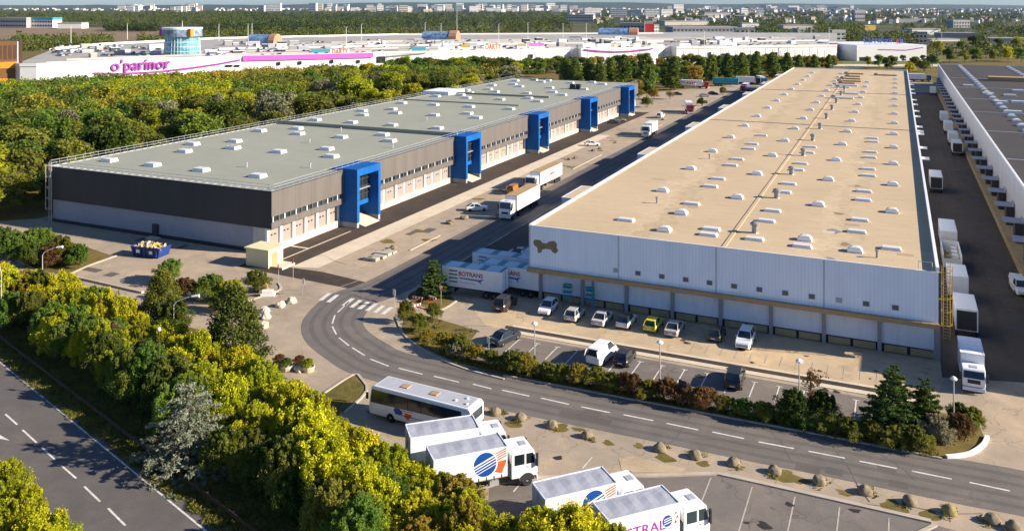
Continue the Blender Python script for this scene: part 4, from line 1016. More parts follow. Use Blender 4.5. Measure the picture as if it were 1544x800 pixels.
def disc_logo(r, R=.98, cx=None, cz=None):
    xr, xb, w, zb, zt = r['_box']; Y = -w - .006
    cx = cx if cx is not None else xb - 1.95; cz = cz or (zb + zt) / 2 + .08
    q = MB(); q.face([(cx + R * math.cos(t), Y, cz + R * math.sin(t)) for t in [2 * PI * k / 40 for k in range(40)]], M['logoblue'])
    sl = math.tan(math.radians(21))
    for k, wd in ((0, .13), (1, .1), (2, .08), (3, .06)):
        o = .02 + .25 - k * .24                # white bars run up to the right across the disc
        pts = []
        for X in (-R * 1.02, R * 1.06):
            z = (X * sl) + o; pts.append((X, z))
        q.face([(cx + pts[0][0], Y - .004, cz + pts[0][1] - wd / 2), (cx + pts[1][0], Y - .004, cz + pts[1][1] - wd / 2), (cx + pts[1][0], Y - .004, cz + pts[1][1] + wd / 2), (cx + pts[0][0], Y - .004, cz + pts[0][1] + wd / 2)], M['whiteclean'])
    xe = min(xb - .03 - cx, 1.85)
    for k in range(4):                         # orange bars, and the pennant below them
        o = .34 - k * .2; a0 = math.sqrt(max(.05, (R * 1.12) ** 2 - .16))
        z0 = a0 * sl + o; z1 = xe * sl + o
        q.face([(cx + a0 - .12, Y, cz + z0 - .06), (cx + xe, Y, cz + min(z1, zt - cz - .15) - .06), (cx + xe, Y, cz + min(z1, zt - cz - .15) + .05), (cx + a0 - .12, Y, cz + z0 + .05)], M['orange'])
    arc = [(cx + R * 1.14 * math.cos(t), Y, cz + R * 1.14 * math.sin(t)) for t in [math.radians(d) for d in (-42, -30, -18, -6, 2)]]
    q.face([(cx + xe * .78, Y, cz - R * .98), (cx + xe, Y, cz - .1), (cx + xe, Y, cz + .12)] + arc[::-1], M['orange'])
    q.build('logo', r)
def place(p_rear, p_front):
    d_ = Vector(p_front) - Vector(p_rear); return math.atan2(d_.y, d_.x)
AN = math.radians(44.5)
def from_box(cx, cy, ang, boxL, cabL=2.35, gap=.35):
    """empty location so that the middle of the cargo box is at (cx, cy)"""
    tot = boxL + gap + cabL; off = -tot / 2 + boxL / 2
    return cx - math.cos(ang) * off, cy - math.sin(ang) * off
x, y = from_box(13.35, -43.05, AN, 6.3)
t1 = lorry('white truck with big blue disc logo, parked nearest the coach', x, y, AN, group=None, bars=True); disc_logo(t1)
x, y = from_box(9.9, -41.0, AN - .06, 6.0)
t2 = lorry('plain white truck with grey roof tucked between the coach and the disc logo truck', x, y, AN - .06, 6.0)
x, y = from_box(23.35, -44.45, AN + .03, 6.0)
t3 = lorry('white truck with blue disc logo behind the purple lettered truck', x, y, AN + .03, 6.0, bars=True); disc_logo(t3)
x, y = from_box(28.35, -45.0, AN + .03, 5.9)
t4 = lorry('white truck with purple lettering and small blue emblem on its side', x, y, AN + .03, 5.9)
xr, xb, w, zb, zt = t4['_box']
text('lettering', 'ASTRAL', 1.0, M['purple'], t4, (xr + 2.7, -w - .008, zb + 1.15), (PI / 2, 0, 0), .004, 1.15, 1.0, .01)
q = MB(); cx, cz, R, Y = xb - 1.05, zb + 1.38, .42, -w - .008
q.face([(cx + R * math.cos(t), Y, cz + R * math.sin(t)) for t in [2 * PI * k / 28 for k in range(28)]], M['logoblue'])
for o in (-.14, .04, .2): q.face([(cx - .3, Y - .004, cz + o - .12), (cx + .36, Y - .004, cz + o), (cx + .36, Y - .004, cz + o + .06), (cx - .3, Y - .004, cz + o - .06)], M['whiteclean'])
for dx, dz, a in ((.55, .42, .5), (.68, .12, 0), (.55, -.2, -.5)):
    q.face([(cx + dx, Y, cz + dz - .12), (cx + dx + .28, Y, cz + dz - .02 + a * .1), (cx + dx + .16, Y, cz + dz + .14)], M['red'])
q.build('logo', t4)

# coach
M['busroof'] = mat('coach_roof_grey', (.42, .43, .46), .5, .08, 1.5, dirt=.2)
def coach():
    r = empty('coach', (4.7, -35.0, 0), PI - .05, 'white coach with dark window band parked beside the trucks', 'coach')
    L, W, H = 11.5, 2.5, 3.2; w = W / 2
    out = [(-L / 2, .45), (L / 2 - .1, .4), (L / 2, .8), (L / 2 - .06, 1.5), (L / 2 - .32, H - .2), (L / 2 - .6, H), (-L / 2 + .25, H), (-L / 2 + .03, H - .25)]
    MB().side(out, -w, w, M['whiteclean']).build('body', r, bev=.12, seg=3)
    for sy in (-1, 1):
        q = MB(); Y = sy * (w + .008)
        q.face([(-L / 2 + 1.0, Y, 1.75), (L / 2 - .25, Y, 1.55), (L / 2 - .42, Y, H - .38), (-L / 2 + 1.0, Y, H - .38)][::1 if sy < 0 else -1], M['glass']); q.build('window', r)
        q = MB()
        for i in range(6): q.box(-L / 2 + 2.4 + i * 1.5, sy * (w + .014) - .006, 1.72, -L / 2 + 2.46 + i * 1.5, sy * (w + .014) + .006, H - .38, M['chassis'])
        q.build('window_bar', r)
        MB().box(-L / 2 + .6, sy * (w + .008) - .006, 1.02, L / 2 - 3.4, sy * (w + .008) + .006, 1.07, M['chassis']).build('trim', r)
        q = MB(); xx = L / 2 - 3.75; Y = sy * (w + .01)
        def f(pts, m): q.face([(xx - sx_ , Y, z) for sx_, z in pts], m)
        f([(-.8, 1.35), (-.55, 1.0), (.1, 1.05), (.3, 1.3), (-.1, 1.6), (-.6, 1.6)], M['logoblue'])
        f([(.45, 1.0), (.9, .68), (1.35, 1.3), (.5, 1.35)], M['orange'])
        f([(.2, 1.45), (1.5, 1.5), (1.5, 1.56), (.2, 1.52)], M['orange'])
        q.build('logo', r)
        for X in (L / 2 - 2.6, -L / 2 + 3.1): wheel(r, X, sy * (w - .14), .48, .28)
        MB().box(L / 2 - .1, sy * w * .75 - .2, .75, L / 2 + .02, sy * w * .75 + .2, .95, M['lamp']).build('headlight', r)
        MB().box(-L / 2 - .02, sy * w * .8 - .12, .8, -L / 2 + .05, sy * w * .8 + .12, 1.4, M['tail']).build('tail_light', r)
        MB().box(L / 2 - .1, sy * (w + .2) - .1, 1.9, L / 2 + .1, sy * (w + .2) + .1, 2.5, M['chassis']).build('mirror', r, bev=.03)
    q = MB(); q.mesh([(L / 2 - .02, -w * .9, 1.4), (L / 2 - .02, w * .9, 1.4), (L / 2 - .3, w * .88, H - .3), (L / 2 - .3, -w * .88, H - .3)], [(0, 1, 2, 3)], M['glass']); q.build('windscreen', r)
    q = MB(); q.face([(-L / 2 - .006 + .0, w * .78, 1.95), (-L / 2 - .006, -w * .78, 1.95), (-L / 2 + .012, -w * .78, H - .45), (-L / 2 + .012, w * .78, H - .45)], M['glass']); q.build('rear_window', r)
    MB().box(-L / 2 - .03, -.8, .75, -L / 2 - .004, .8, 1.4, M['panel']).build('engine_cover', r)
    MB().box(-L / 2 + .45, -w + .2, H - .02, L / 2 - .8, w - .2, H + .015, M['busroof']).build('roof_panel', r, bev=.01)
    for X in (2.2, -1.1): MB().box(X - .42, -.42, H, X + .42, .42, H + .09, M['ochre']).build('roof_hatch', r, bev=.03)
    q = MB()
    for X, Y in ((-3.6, .3), (-4.4, -.5), (-4.9, .5)): q.lathe([(.14, H), (.14, H + .12), (.05, H + .16)], M['white'], 10, (X, Y))
    q.build('roof_vent', r)
coach()

# parked cars in front of the tan roofed warehouse (nose to the wall unless the photo shows the bonnet)
UP = PI / 2
car('white hatchback left end of the row under the white warehouse front, bonnet outwards', (.8, .8, .8), 'hatch', 4.1, -2.2, -UP + .05)
car('silver grey car second in the row below the white warehouse front', (.5, .48, .44), 'hatch', 8.1, -2.9, UP)
car('silver estate third in the row, just left of the black roofed white car', (.52, .5, .47), 'saloon', 11.8, -2.8, UP)
bw = car('white small car with black roof, left of the yellow one', (.78, .76, .74), 'hatch', 14.8, -2.4, UP)
for ch in bw.children:
    if ch.name.startswith('roof'): ch.data.materials[0] = paint((.02, .02, .022))
car('bright yellow hatchback in the row below the warehouse front', (.72, .62, .01), 'hatch', 18.2, -2.1, UP)
car('pale grey car just right of the yellow hatchback', (.42, .4, .4), 'saloon', 20.9, -2.3, UP)
car('dark olive car in the shade by the warehouse wall', (.035, .04, .028), 'hatch', 25.9, -1.9, UP)
car('white people carrier right end of the row, bonnet outwards', (.8, .8, .8), 'suv', 29.4, -2.5, -UP)
car('dark brown car in the shade beside the lettered trailer', (.04, .03, .028), 'suv', -1.6, -3.2, UP)
car('black four wheel drive car alone at the right of the parking bays', (.012, .013, .016), 'suv', 30.1, -13.6, UP + .05)
car('white van in the parking bays behind the shrubs', (.82, .82, .8), 'van', 15.3, -13.6, UP - .12, cat='van', name='van')
car('black hatchback beside the white van in the parking bays', (.02, .02, .022), 'hatch', 17.9, -13.2, UP)
car('dark blue car at the left end of the parking bays', (.02, .025, .035), 'saloon', 3.2, -13.6, UP - .25)
car('white car on the service road beside the first white lorry', (.8, .8, .78), 'saloon', -29.2, 43.0, .55)

# articulated lorries on the service road
def artic(label, x, y, rz, L=13.2, cabm=None, boxm=None, roofm=None, letter=None, lm=None, group=None, cat='lorry', cabL=2.2, zt=4.0, tractor=True):
    r = empty('lorry', (x, y, 0), rz, label, cat, group); w = 1.25; tot = L + (cabL + .8 if tractor else 0); xr = -tot / 2; xb = xr + L
    MB().box(xr, -w, 1.25, xb, w, zt, boxm or M['whiteclean']).build('cargo_box', r, bev=.03)
    MB().box(xr + .03, -w + .03, zt, xb - .03, w - .03, zt + .05, roofm or M['white']).build('roof', r)
    c_ = MB(); c_.box(xr + .2, -.45, .8, xb - .2, .45, 1.24, M['chassis']); c_.box(xb - 4, -1, .4, xb - 3.8, 1, 1.2, M['chassis']); c_.build('chassis', r)
    dd = MB(); dd.box(xr - .03, -1.18, 1.3, xr - .004, 1.18, zt - .1, M['panel']); dd.box(xr - .045, -.02, 1.3, xr - .03, .02, zt - .1, M['chassis']); dd.build('rear_door', r)
    for X in ((xr + 1.4, xr + 2.7, xr + 4.0) if L > 8 else (xr + 1.5, xr + 2.7)):
        for sy in (-1, 1): wheel(r, X, sy * 1.08, .48, .32)
    if tractor:
        cab(r, xb + .8, cabL, 2.42, .85, 3.5, cabm or M['whiteclean'], False)
        MB().box(xb - 2.2, -.5, .6, xb + .9, .5, 1.0, M['chassis']).build('tractor_frame', r)
        for X in (xb + .8 + cabL - 1.2, xb - 1.2):
            for sy in (-1, 1): wheel(r, X, sy * 1.05, .5, .34)
    if letter:
        for sy in (-1, 1):
            text('lettering', letter, 1.15, lm or M['red'], r, ((xr + xb) / 2 + .6, sy * (w + .008), 2.75), (PI / 2, 0, 0 if sy < 0 else PI), .004, .85)
    r['_b'] = (xr, xb, w); return r
a1 = artic('white lorry with tan topped trailer nearer the crossing on the service road', -21.0, 45.5, -UP + .02, 11.8, roofm=M['ochre'])
a2 = artic('white lorry with small red marking on its trailer side', -25.6, 69.0, -UP, 13.0, roofm=M['ochre'])
xr, xb, w = a2['_b']
for sy in (1,):
    q = MB(); q.box(xr + 4.6, sy * (w + .008) - .004, 2.5, xr + 7.8, sy * (w + .008) + .004, 2.95, mat('pink_red_film', (.6, .1, .12), .5)); q.box(xr + 4.8, sy * (w + .008) - .004, 2.2, xr + 7.8, sy * (w + .008) + .004, 2.36, M['logoblue']); q.build('logo', a2)
car('orange van parked by the kerb beside the white lorries', (.4, .13, .01), 'van', -28.8, 60.5, UP, cat='van', name='van')
x, y = site(972, 207); artic('white lorry with short box further up the service road', x + .5, y + 4, -UP, 7.0)
x, y = site(1035, 172); artic('red cabbed lorry with white tank shaped trailer far up the service road', x, y + 4.5, -UP + .3, 8, cabm=M['red'])
x, y = site(994, 178.5); car('white van at the kerb of the pale concrete strip', (.8, .8, .78), 'van', x, y + 2, UP, cat='van', name='van')
x, y = site(891, 220.5); car('white car by the stones on the pale concrete strip', (.8, .79, .77), 'saloon', x, y + 1, .5)
x, y = site(945, 252); artic('white lorry in the shadow at the tan roofed warehouse, front outwards', -6.5, y, UP * 1.0 + .0, 7.5, group=None)
x, y = site(1000, 217); artic('blue white lorry in the building shadow beyond the other shaded one', -6.0, y, -UP, 10.0, boxm=M['panel'])
# dark saloons in the shade beside the loading bays
car('dark blue saloon in the shade nearest the parked trailers', (.015, .02, .05), 'saloon', -8.6, 18.5, .15)
car('dark maroon car in the shade beside the left wall of the tan roofed warehouse', (.05, .012, .014), 'saloon', -3.5, 16.5, .1)
# lettered trailers standing across the shaded corner
def trailer(label, x0, x1, y0, y1, letters=True, rz=0.0, zt=3.9):
    L, W = x1 - x0, y1 - y0; r = empty('trailer', ((x0 + x1) / 2, (y0 + y1) / 2, 0), rz, label, 'trailer'); w = W / 2
    MB().box(-L / 2, -w, 1.15, L / 2, w, zt, M['white']).build('cargo_box', r, bev=.03)
    MB().box(-L / 2 + .03, -w + .03, zt, L / 2 - .03, w - .03, zt + .03, M['shaderoof']).build('roof', r)
    q = MB()
    for i in range(3): a = -L / 2 + .5 + i * L / 3; q.box(a, -w + .1, zt + .03, a + L / 3 - 1.0, w - .1, zt + .06, M['skyroof'])
    q.build('roof_panel', r)
    MB().box(-L / 2 + .1, -.5, .75, L / 2 - .1, .5, 1.14, M['chassis']).build('chassis', r)
    MB().box(-L / 2 + 1.9, -w, .45, -L / 2 + 2.0, w, 1.14, M['chassis']).build('landing_leg', r)
    for X in (L / 2 - 1.2, L / 2 - 2.4):
        for sy in (-1, 1): wheel(r, X, sy * (w - .16), .48, .3)
    q = MB()
    for i in range(4): q.box(-L / 2 + 1.05, -w - .01, 1.75 + i * .5, -L / 2 + 2.35, -w - .003, 1.98 + i * .5, M['vaultglass'])
    q.build('stripe_mark', r)
    q = MB(); q.box(L / 2 + .004, -w * .92, 1.2, L / 2 + .03, w * .92, zt - .1, M['panel']); q.box(L / 2 + .03, -.02, 1.2, L / 2 + .05, .02, zt - .1, M['chassis']); q.build('rear_door', r)
    if letters:
        text('lettering', 'BOTRANS', .82, M['crimson'], r, (-.15, -w - .008, 3.05), (PI / 2, 0, 0), .004, 1.0, 1.0, .02)
        q = MB(); q.face([(-1.9, -w - .008, 2.42), (1.0, -w - .008, 2.28), (1.5, -w - .008, 1.9), (1.35, -w - .008, 2.3), (1.9, -w - .008, 2.66), (1.0, -w - .008, 2.5), (-1.9, -w - .008, 2.56)], M['signblue']); q.build('swoosh', r)
        MB().box(-1.8, -w - .008, 1.85, .5, -w - .004, 1.93, M['tarp']).build('small_print', r)
    return r
M['shaderoof'] = mat('shade_blue_trailer_roof', (.12, .3, .33), .6, .15, .5); M['skyroof'] = mat('translucent_roof_panel', (.5, .62, .68), .4, .08, .5)  # blue cast of the building's shade is put into these roof colours
M['crimson'] = mat('crimson_film', (.33, .01, .05), .5, .05, 1)
trailer('white lettered trailer with shade-tinted blue roof nearest the island tree', -12, -3, -1.6, .8, True, .05)
trailer('white lettered trailer docked under the left corner of the white front', -7.6, 1.25, 1.4, 3.8)
trailer('white trailer with striped mark standing behind the two lettered trailers', -11.0, -1.0, 5.6, 8.0, False)
trailer('white trailer at the left wall, half hidden behind the striped one', -4.8, 1.2, 9.2, 11.6, False)
# vehicles in the yard between the tan and the dark roof
def boxtruck(label, x, y, L, zt=3.6, open_=False, van=False, front=True, dark_rear=True, rz=0.0, m=None):
    r = empty('box_truck', (x, y, 0), -UP + rz, label, 'truck'); w = 1.22; mm = m or M['white']
    if open_:
        b = MB(); b.box(-L / 2, -w, 1.0, L / 2, w, 1.15, mm)
        for sy in (-1, 1): b.box(-L / 2, sy * w - .06, 1.15, L / 2, sy * w + .06, zt, mm)
        b.box(L / 2 - .1, -w + .06, 1.15, L / 2, w - .06, zt * .8, mm); b.box(-L / 2, -w + .06, 1.15, -L / 2 + .1, w - .06, zt, mm); b.build('cargo_box', r)
        for i in range(6): s = .42; X, Y = -L / 2 + 1.2 + i * 1.1, .5 * (-1) ** i; MB().box(X - s, Y - s, 1.152, X + s, Y + s, 1.5 + rnd.random() * 1.0, M['rubble'] if i % 2 else M['white']).build('pallet_load', r, bev=.03)
    else:
        MB().box(-L / 2, -w, 1.0, L / 2, w, zt, mm).build('cargo_box', r, bev=.04)
        MB().box(-L / 2 + .05, -w + .05, zt, L / 2 - .05, w - .05, zt + .03, M['white']).build('roof', r)
        if dark_rear: MB().box(L / 2 + .003, -w * .88, 1.1, L / 2 + .02, w * .88, zt - .2, M['chassis']).build('rear_opening', r)
    MB().box(-L / 2, -.5, .55, L / 2, .5, .98, M['chassis']).build('chassis', r)
    for X in (-L / 2 + 1, L / 2 - 1):
        for sy in (-1, 1): wheel(r, X, sy * (w - .16), .44, .28)
    return r
boxtruck('white box body standing alone with dark open end in the truck yard', 53.4, 101, 8.0)
boxtruck('white box truck with speckled front end near the open topped one', 53.4, 53, 8.6, dark_rear=False)
boxtruck('open topped white container body with pallets inside', 53.3, 41.0, 8.6, 2.9, open_=True)
boxtruck('cream topped truck just behind the yellow ladder', 53.3, 26.5, 6.0, 3.6, m=M['panel'], dark_rear=False)
boxtruck('cream topped truck with dark tailgate behind the white delivery truck', 53.4, 13, 6.2, 3.6, m=M['panel'], dark_rear=True)
lw = lorry('white delivery truck facing outwards at the mouth of the yard', 53.0, -2.6, -UP, boxL=5.0, W=2.2, zt=3.4, cabL=2.1, cabH=2.5, gap=.05, roofm=M['white'], zb=.85)
x, y = site(1538, 440); car('white van at the right edge of the truck yard', (.8, .8, .8), 'van', x, y, -UP + .1, cat='van', name='van')
for i, (zx, zy) in enumerate([(1100, 60), (1160, 120), (425, 320), (540, 660), (620, 790)]):
    u, v = ((1144 + zx / 3.81, 200 + zy / 3.81) if zx > 1000 else (1360 + zx / 8, 100 + zy / 8))
    x, y = site(u, v + 4); lab = ['white box truck backed to the right hand docks beside a dark one', 'white box truck with black open end at the right hand docks', 'small white truck at the far right hand docks', 'tall white truck at the right hand docks', 'white truck with long roof at the right hand docks'][i]
    r = boxtruck(lab, 60.4, y + 3, 7.0 if i != 2 else 5, 3.6, dark_rear=(i in (1,)), m=M['panel'] if i == 2 else None)
x, y = site(1398, 122); artic('blue and white lorry parked at the far end of the truck yard', 56.5, y - 6, .1, 8, boxm=M['panel'], cabm=paint((.02, .08, .3)))
# far parking beyond the service road
def redlorry():
    r = [o for o in bpy.data.objects if o.get('label', '').startswith('white trailer lorry with red lettering')][0]; xr, xb, w = r['_b']; q = MB()
    q.face([(xr + 1.5, -w - .01, 3.6), (xr + 5.5, -w - .01, 2.5), (xr + 5.6, -w - .01, 2.75), (xr + 2.4, -w - .01, 3.7)], M['red'])
    for i in range(4): a = xr + 6 + i * 1.15; q.face([(a, -w - .01, 2.1), (a + .8, -w - .01, 2.1), (a + 1.0, -w - .01, 3.1), (a + .2, -w - .01, 3.1)], M['orange'])
    q.build('logo', r)
def farcar(label, c, u, v, rz, kind='saloon'): x, y = site(u, v); car(label, c, kind, x, y, rz)
farcar('black car alone in the far car park near the poplars', (.02, .02, .03), 1022, 143.5, .2)
farcar('grey car second in line by the round bushes of the far car park', (.2, .2, .22), 1062, 146, .6)
farcar('dark car between the two round bushes of the far car park', (.03, .03, .04), 1075, 142.5, .6)
farcar('dark car parked at the foot of the third portal tower, nearer the camera', (.05, .05, .055), 925, 186, .4)
farcar('grey car beside the dark one near the fourth portal tower', (.25, .24, .23), 934, 183, .4)
x, y = site(1052, 133.5); artic('white trailer lorry with red lettering and red cab before the poplars', x - 3, y, .12, 13.5, cabm=M['red']); redlorry()
x, y = site(1094, 130); artic('teal container lorry before the poplars', x, y, .12, 12.5, boxm=M['teal'], roofm=M['teal'], cabm=M['teal'], tractor=False)
x, y = site(1128, 127.5); artic('white lorry right of the teal container before the poplars', x, y, .1, 9, cabm=M['chassis'])
x, y = site(1120, 139); artic('blue lorry in the shadow near the far corner of the tan roof', x + 1, y, -UP, 8, boxm=paint((.02, .08, .35)), cabm=M['red'])
x, y = site(1148, 127); artic('pale blue lorry at the far left corner of the tan roof', x, y, -UP + .4, 9, boxm=M['skyroof'], cabm=paint((.03, .1, .3)))
# ------------------------------------------------------------------ vegetation
G = {}
G['green'] = leafmat('leaf_green', [(.07, .135, .016), (.15, .235, .03), (.25, .31, .042)], .5)
G['olive'] = leafmat('leaf_olive', [(.1, .125, .016), (.2, .215, .03), (.3, .29, .042)], .5)
G['lime'] = leafmat('leaf_yellow_green', [(.22, .25, .012), (.42, .43, .016), (.6, .56, .02)], .5)
G['gold'] = leafmat('leaf_golden', [(.17, .14, .014), (.29, .23, .024), (.4, .3, .035)], .4)
G['yellowtop'] = leafmat('bright_yellow_leaf', [(.46, .44, .01), (.66, .6, .012), (.8, .7, .018)], .4)  # brightest yellow, for the upper clumps of the shrubs
G['dark'] = leafmat('leaf_dark_green', [(.045, .08, .012), (.1, .14, .019), (.18, .2, .028)], .5)
G['silver'] = leafmat('leaf_silver', [(.13, .13, .065), (.23, .22, .12), (.34, .31, .18)], .3)
G['cedar'] = leafmat('needle_blue_grey', [(.085, .105, .07), (.185, .205, .135), (.32, .335, .235)], .2)
G['spruce'] = leafmat('needle_green', [(.04, .08, .012), (.1, .15, .022), (.18, .215, .034)], .2)
G['red'] = leafmat('leaf_red_brown', [(.08, .045, .015), (.17, .095, .03), (.27, .165, .05)], .3)
G['brown'] = leafmat('dry_twig_leaf', [(.1, .075, .03), (.19, .135, .055), (.28, .2, .08)], .3)
G['poplar'] = leafmat('poplar_leaf', [(.06, .105, .015), (.135, .19, .026), (.22, .255, .04)], .3)
G['ever'] = leafmat('leaf_evergreen', [(.04, .055, .01), (.1, .115, .015), (.19, .18, .024)], .25)
G['grass'] = leafmat('grass_blade', [(.07, .08, .015), (.15, .14, .025), (.25, .2, .04)], .3)

def leaves(C, R, per, size, out=None, asp=.6, flat=0.0, sag=0.0):
    """rhombic leaf faces spread through clumps C (n,3) of radius R (n)"""
    n = len(C); C = np.repeat(C, per, 0); R = np.repeat(R, per)
    d = nrg.normal(size=(n * per, 3)); d /= np.linalg.norm(d, axis=1)[:, None]
    rad = nrg.random(n * per) ** .45
    if flat: d[:, 2] *= flat
    p = C + d * (R * rad)[:, None]
    nv = d * .5 + nrg.normal(size=p.shape) * .75 + np.array([0, 0, .35]); nv /= np.linalg.norm(nv, axis=1)[:, None]
    t = np.cross(nv, nrg.normal(size=p.shape)); t /= np.linalg.norm(t, axis=1)[:, None]
    b_ = np.cross(nv, t); s = size * (.65 + .7 * nrg.random(n * per))[:, None]
    if sag: t[:, 2] -= sag; t /= np.linalg.norm(t, axis=1)[:, None]
    V = np.stack([p - t * s * .5, p + b_ * s * asp * .5 - t * s * .05, p + t * s * .5, p - b_ * s * asp * .5 - t * s * .05], 1)
    return V.reshape(-1, 3)
def quad_mesh(name, V, m):
    V = np.asarray(V, dtype=np.float32); n = len(V) // 4
    me = bpy.data.meshes.new(name); me.vertices.add(len(V)); me.vertices.foreach_set('co', V.ravel())
    me.loops.add(len(V)); me.loops.foreach_set('vertex_index', np.arange(len(V), dtype=np.int32))
    me.polygons.add(n); me.polygons.foreach_set('loop_start', np.arange(0, len(V), 4, dtype=np.int32))
    me.materials.append(m); me.update(calc_edges=True); return me
def unit(n):
    d = nrg.normal(size=(n, 3)); return d / np.linalg.norm(d, axis=1)[:, None]
def clumps_ellipsoid(n, rx, rz, zc, lobes=5, up=.0):
    """clump centres under an uneven surface made of lobes"""
    L = unit(lobes); L[:, 2] = np.abs(L[:, 2]) * .8 - .15
    Lr = .38 + .25 * nrg.random(lobes)
    d = unit(n); d[:, 2] = np.where(d[:, 2] < -.45, -d[:, 2], d[:, 2])
    k = nrg.integers(0, lobes, n); rad = nrg.random(n) ** .4
    p = L[k] * .52 + d * (Lr[k] * rad * 1.15)[:, None]
    return p * np.array([rx, rx, rz]) + np.array([0, 0, zc])
def trunk_mesh(name, h, r, branches=5, spread=1.0, lean=.0, multi=1):
    b = MB()
    for q in range(multi):
        a0 = rnd.random() * 6.28; off = .0 if multi == 1 else .25
        p = Vector((off * math.cos(a0), off * math.sin(a0), -.1)); pts = [p]
        for i in range(1, 5): pts.append(Vector((p.x + rnd.uniform(-.08, .08) * h * .3 + lean * h * i / 4 + off * i * .5 * math.cos(a0), p.y + rnd.uniform(-.08, .08) * h * .3 + off * i * .5 * math.sin(a0), h * i / 4)))
        for i in range(4): b.tube(pts[i], pts[i + 1], r * (1 - .2 * i), r * (.8 - .2 * i) + .01, M['bark'], 7)
        for k in range(branches):
            t = .35 + .6 * k / max(1, branches); z = t * 4; i = min(3, int(z)); s = pts[i].lerp(pts[i + 1], z - i); a = k * 2.4 + rnd.random()
            e = s + Vector((math.cos(a), math.sin(a), .7)) * spread * (1.1 - .5 * t); m_ = s.lerp(e, .5) + Vector((0, 0, .1 * spread))
            b.tube(s, m_, r * .45, r * .3, M['bark'], 5); b.tube(m_, e, r * .3, r * .1, M['bark'], 5)
    return b.data(name)
P = {}
def proto(kind, parts): P.setdefault(kind, []).append(parts)
G['wood'] = leafmat('far_leaf_dark', [(.025, .045, .009), (.055, .08, .014), (.1, .115, .02)], .25); G['wood2'] = leafmat('far_leaf_green', [(.04, .07, .012), (.085, .125, .02), (.15, .17, .028)], .3); G['wood3'] = leafmat('far_leaf_olive', [(.07, .08, .013), (.14, .14, .022), (.22, .2, .032)], .3)
for i in range(4):      # shrubs about 2 m in radius, 3 m tall
    C = clumps_ellipsoid(120, 2.05, 1.7, 1.4, 11); R = .3 + .24 * nrg.random(120)
    a_ = nrg.random(34) * 6.28; q_ = nrg.random(34) ** .6 * 1.5; sp_ = np.stack([q_ * np.cos(a_), q_ * np.sin(a_), 2.2 + .95 * (1 - q_ / 2.1) + .5 * nrg.random(34)], 1)   # upright shoots
    C = np.concatenate([C, sp_, sp_ - np.array([0, 0, .35])]); R = np.concatenate([R, np.full(68, .2)]); V = leaves(C, R, 84, .155)
    sh = quad_mesh('shrub_crown', V, G['green']); st = trunk_mesh('shrub_stem', 1.7, .06, 6, 1.1, 0, 3)
    top = C[C[:, 2] > np.percentile(C[:, 2], 48)]
    fl = quad_mesh('yellow_top', leaves(top + np.array([0, 0, .16]), np.full(len(top), .34), 20, .145, flat=.8), G['yellowtop'])  # bright yellow leaf faces over the upper half of the clumps
    for kd in ('green', 'olive', 'lime', 'dark', 'red', 'gold', 'silver'):
        me = sh.copy(); me.materials[0] = G[kd]; proto('shrub_' + kd, [('stem', st), ('crown', me)])
    me = sh.copy(); me.materials[0] = G['lime']
    proto('yellowtop_shrub', [('stem', st), ('crown', me), ('yellow_top', fl)])
for i in range(2):      # thin dry bush
    C = clumps_ellipsoid(70, 1.8, 1.4, 1.3, 6); V = leaves(C, np.full(70, .5), 22, .24, asp=.35)
    proto('shrub_brown', [('stem', trunk_mesh('shrub_stem', 1.9, .045, 9, 1.3, 0, 4)), ('crown', quad_mesh('twigs', V, G['brown']))])
for i in range(4):      # broadleaf tree 11 m tall
    C = clumps_ellipsoid(130, 4.3, 4.6, 6.6, 8); low = clumps_ellipsoid(40, 3.7, 2.6, 3.3, 5); C = np.concatenate([C, low]); n = len(C)
    V = leaves(C, .75 + .5 * nrg.random(n), 34, .62); tk = trunk_mesh('tree_trunk', 8.5, .22, 7, 3.0)
    me0 = quad_mesh('tree_crown', V, G['green'])
    for kd in ('green', 'olive', 'lime', 'dark', 'silver', 'gold', 'red'):
        me = me0.copy(); me.materials[0] = G[kd]; proto('tree_' + kd, [('trunk', tk), ('crown', me)])
for i in range(3):      # poplar 15 m tall
    n = 150; z = nrg.random(n) ** .85; a = nrg.random(n) * 6.28; w = np.sin(np.clip(z, .02, 1) ** .6 * PI) ** .7 * 2.3 * nrg.random(n) ** .45
    C = np.stack([w * np.cos(a), w * np.sin(a), 1.0 + z * 13.6], 1)
    proto('poplar', [('trunk', trunk_mesh('tree_trunk', 12, .22, 8, 1.3)), ('crown', quad_mesh('poplar_crown', leaves(C, .6 + .4 * nrg.random(n), 36, .6), G['poplar']))])
for i in range(2):      # dense pointed evergreen 8 m tall
    n = 300; z = nrg.random(n) ** 1.25; a = nrg.random(n) * 6.28; w = (1 - z) ** .55 * 3.3 * (.86 + .14 * np.sin(a * 5 + z * 9)) * (.55 + .45 * nrg.random(n) ** .5) * np.clip(z * 8 + .6, 0, 1)
    C = np.stack([w * np.cos(a), w * np.sin(a), .35 + z * 7.6], 1)
    V = leaves(C, .4 + .25 * nrg.random(n), 52, .25)
    me = quad_mesh('evergreen_crown', V, G['ever']); proto('evergreen', [('trunk', trunk_mesh('tree_trunk', 6, .18, 4, 1)), ('crown', me)])
    me = me.copy(); me.materials[0] = G['olive']; proto('evergreen_olive', [('trunk', trunk_mesh('tree_trunk', 6, .18, 4, 1)), ('crown', me)])
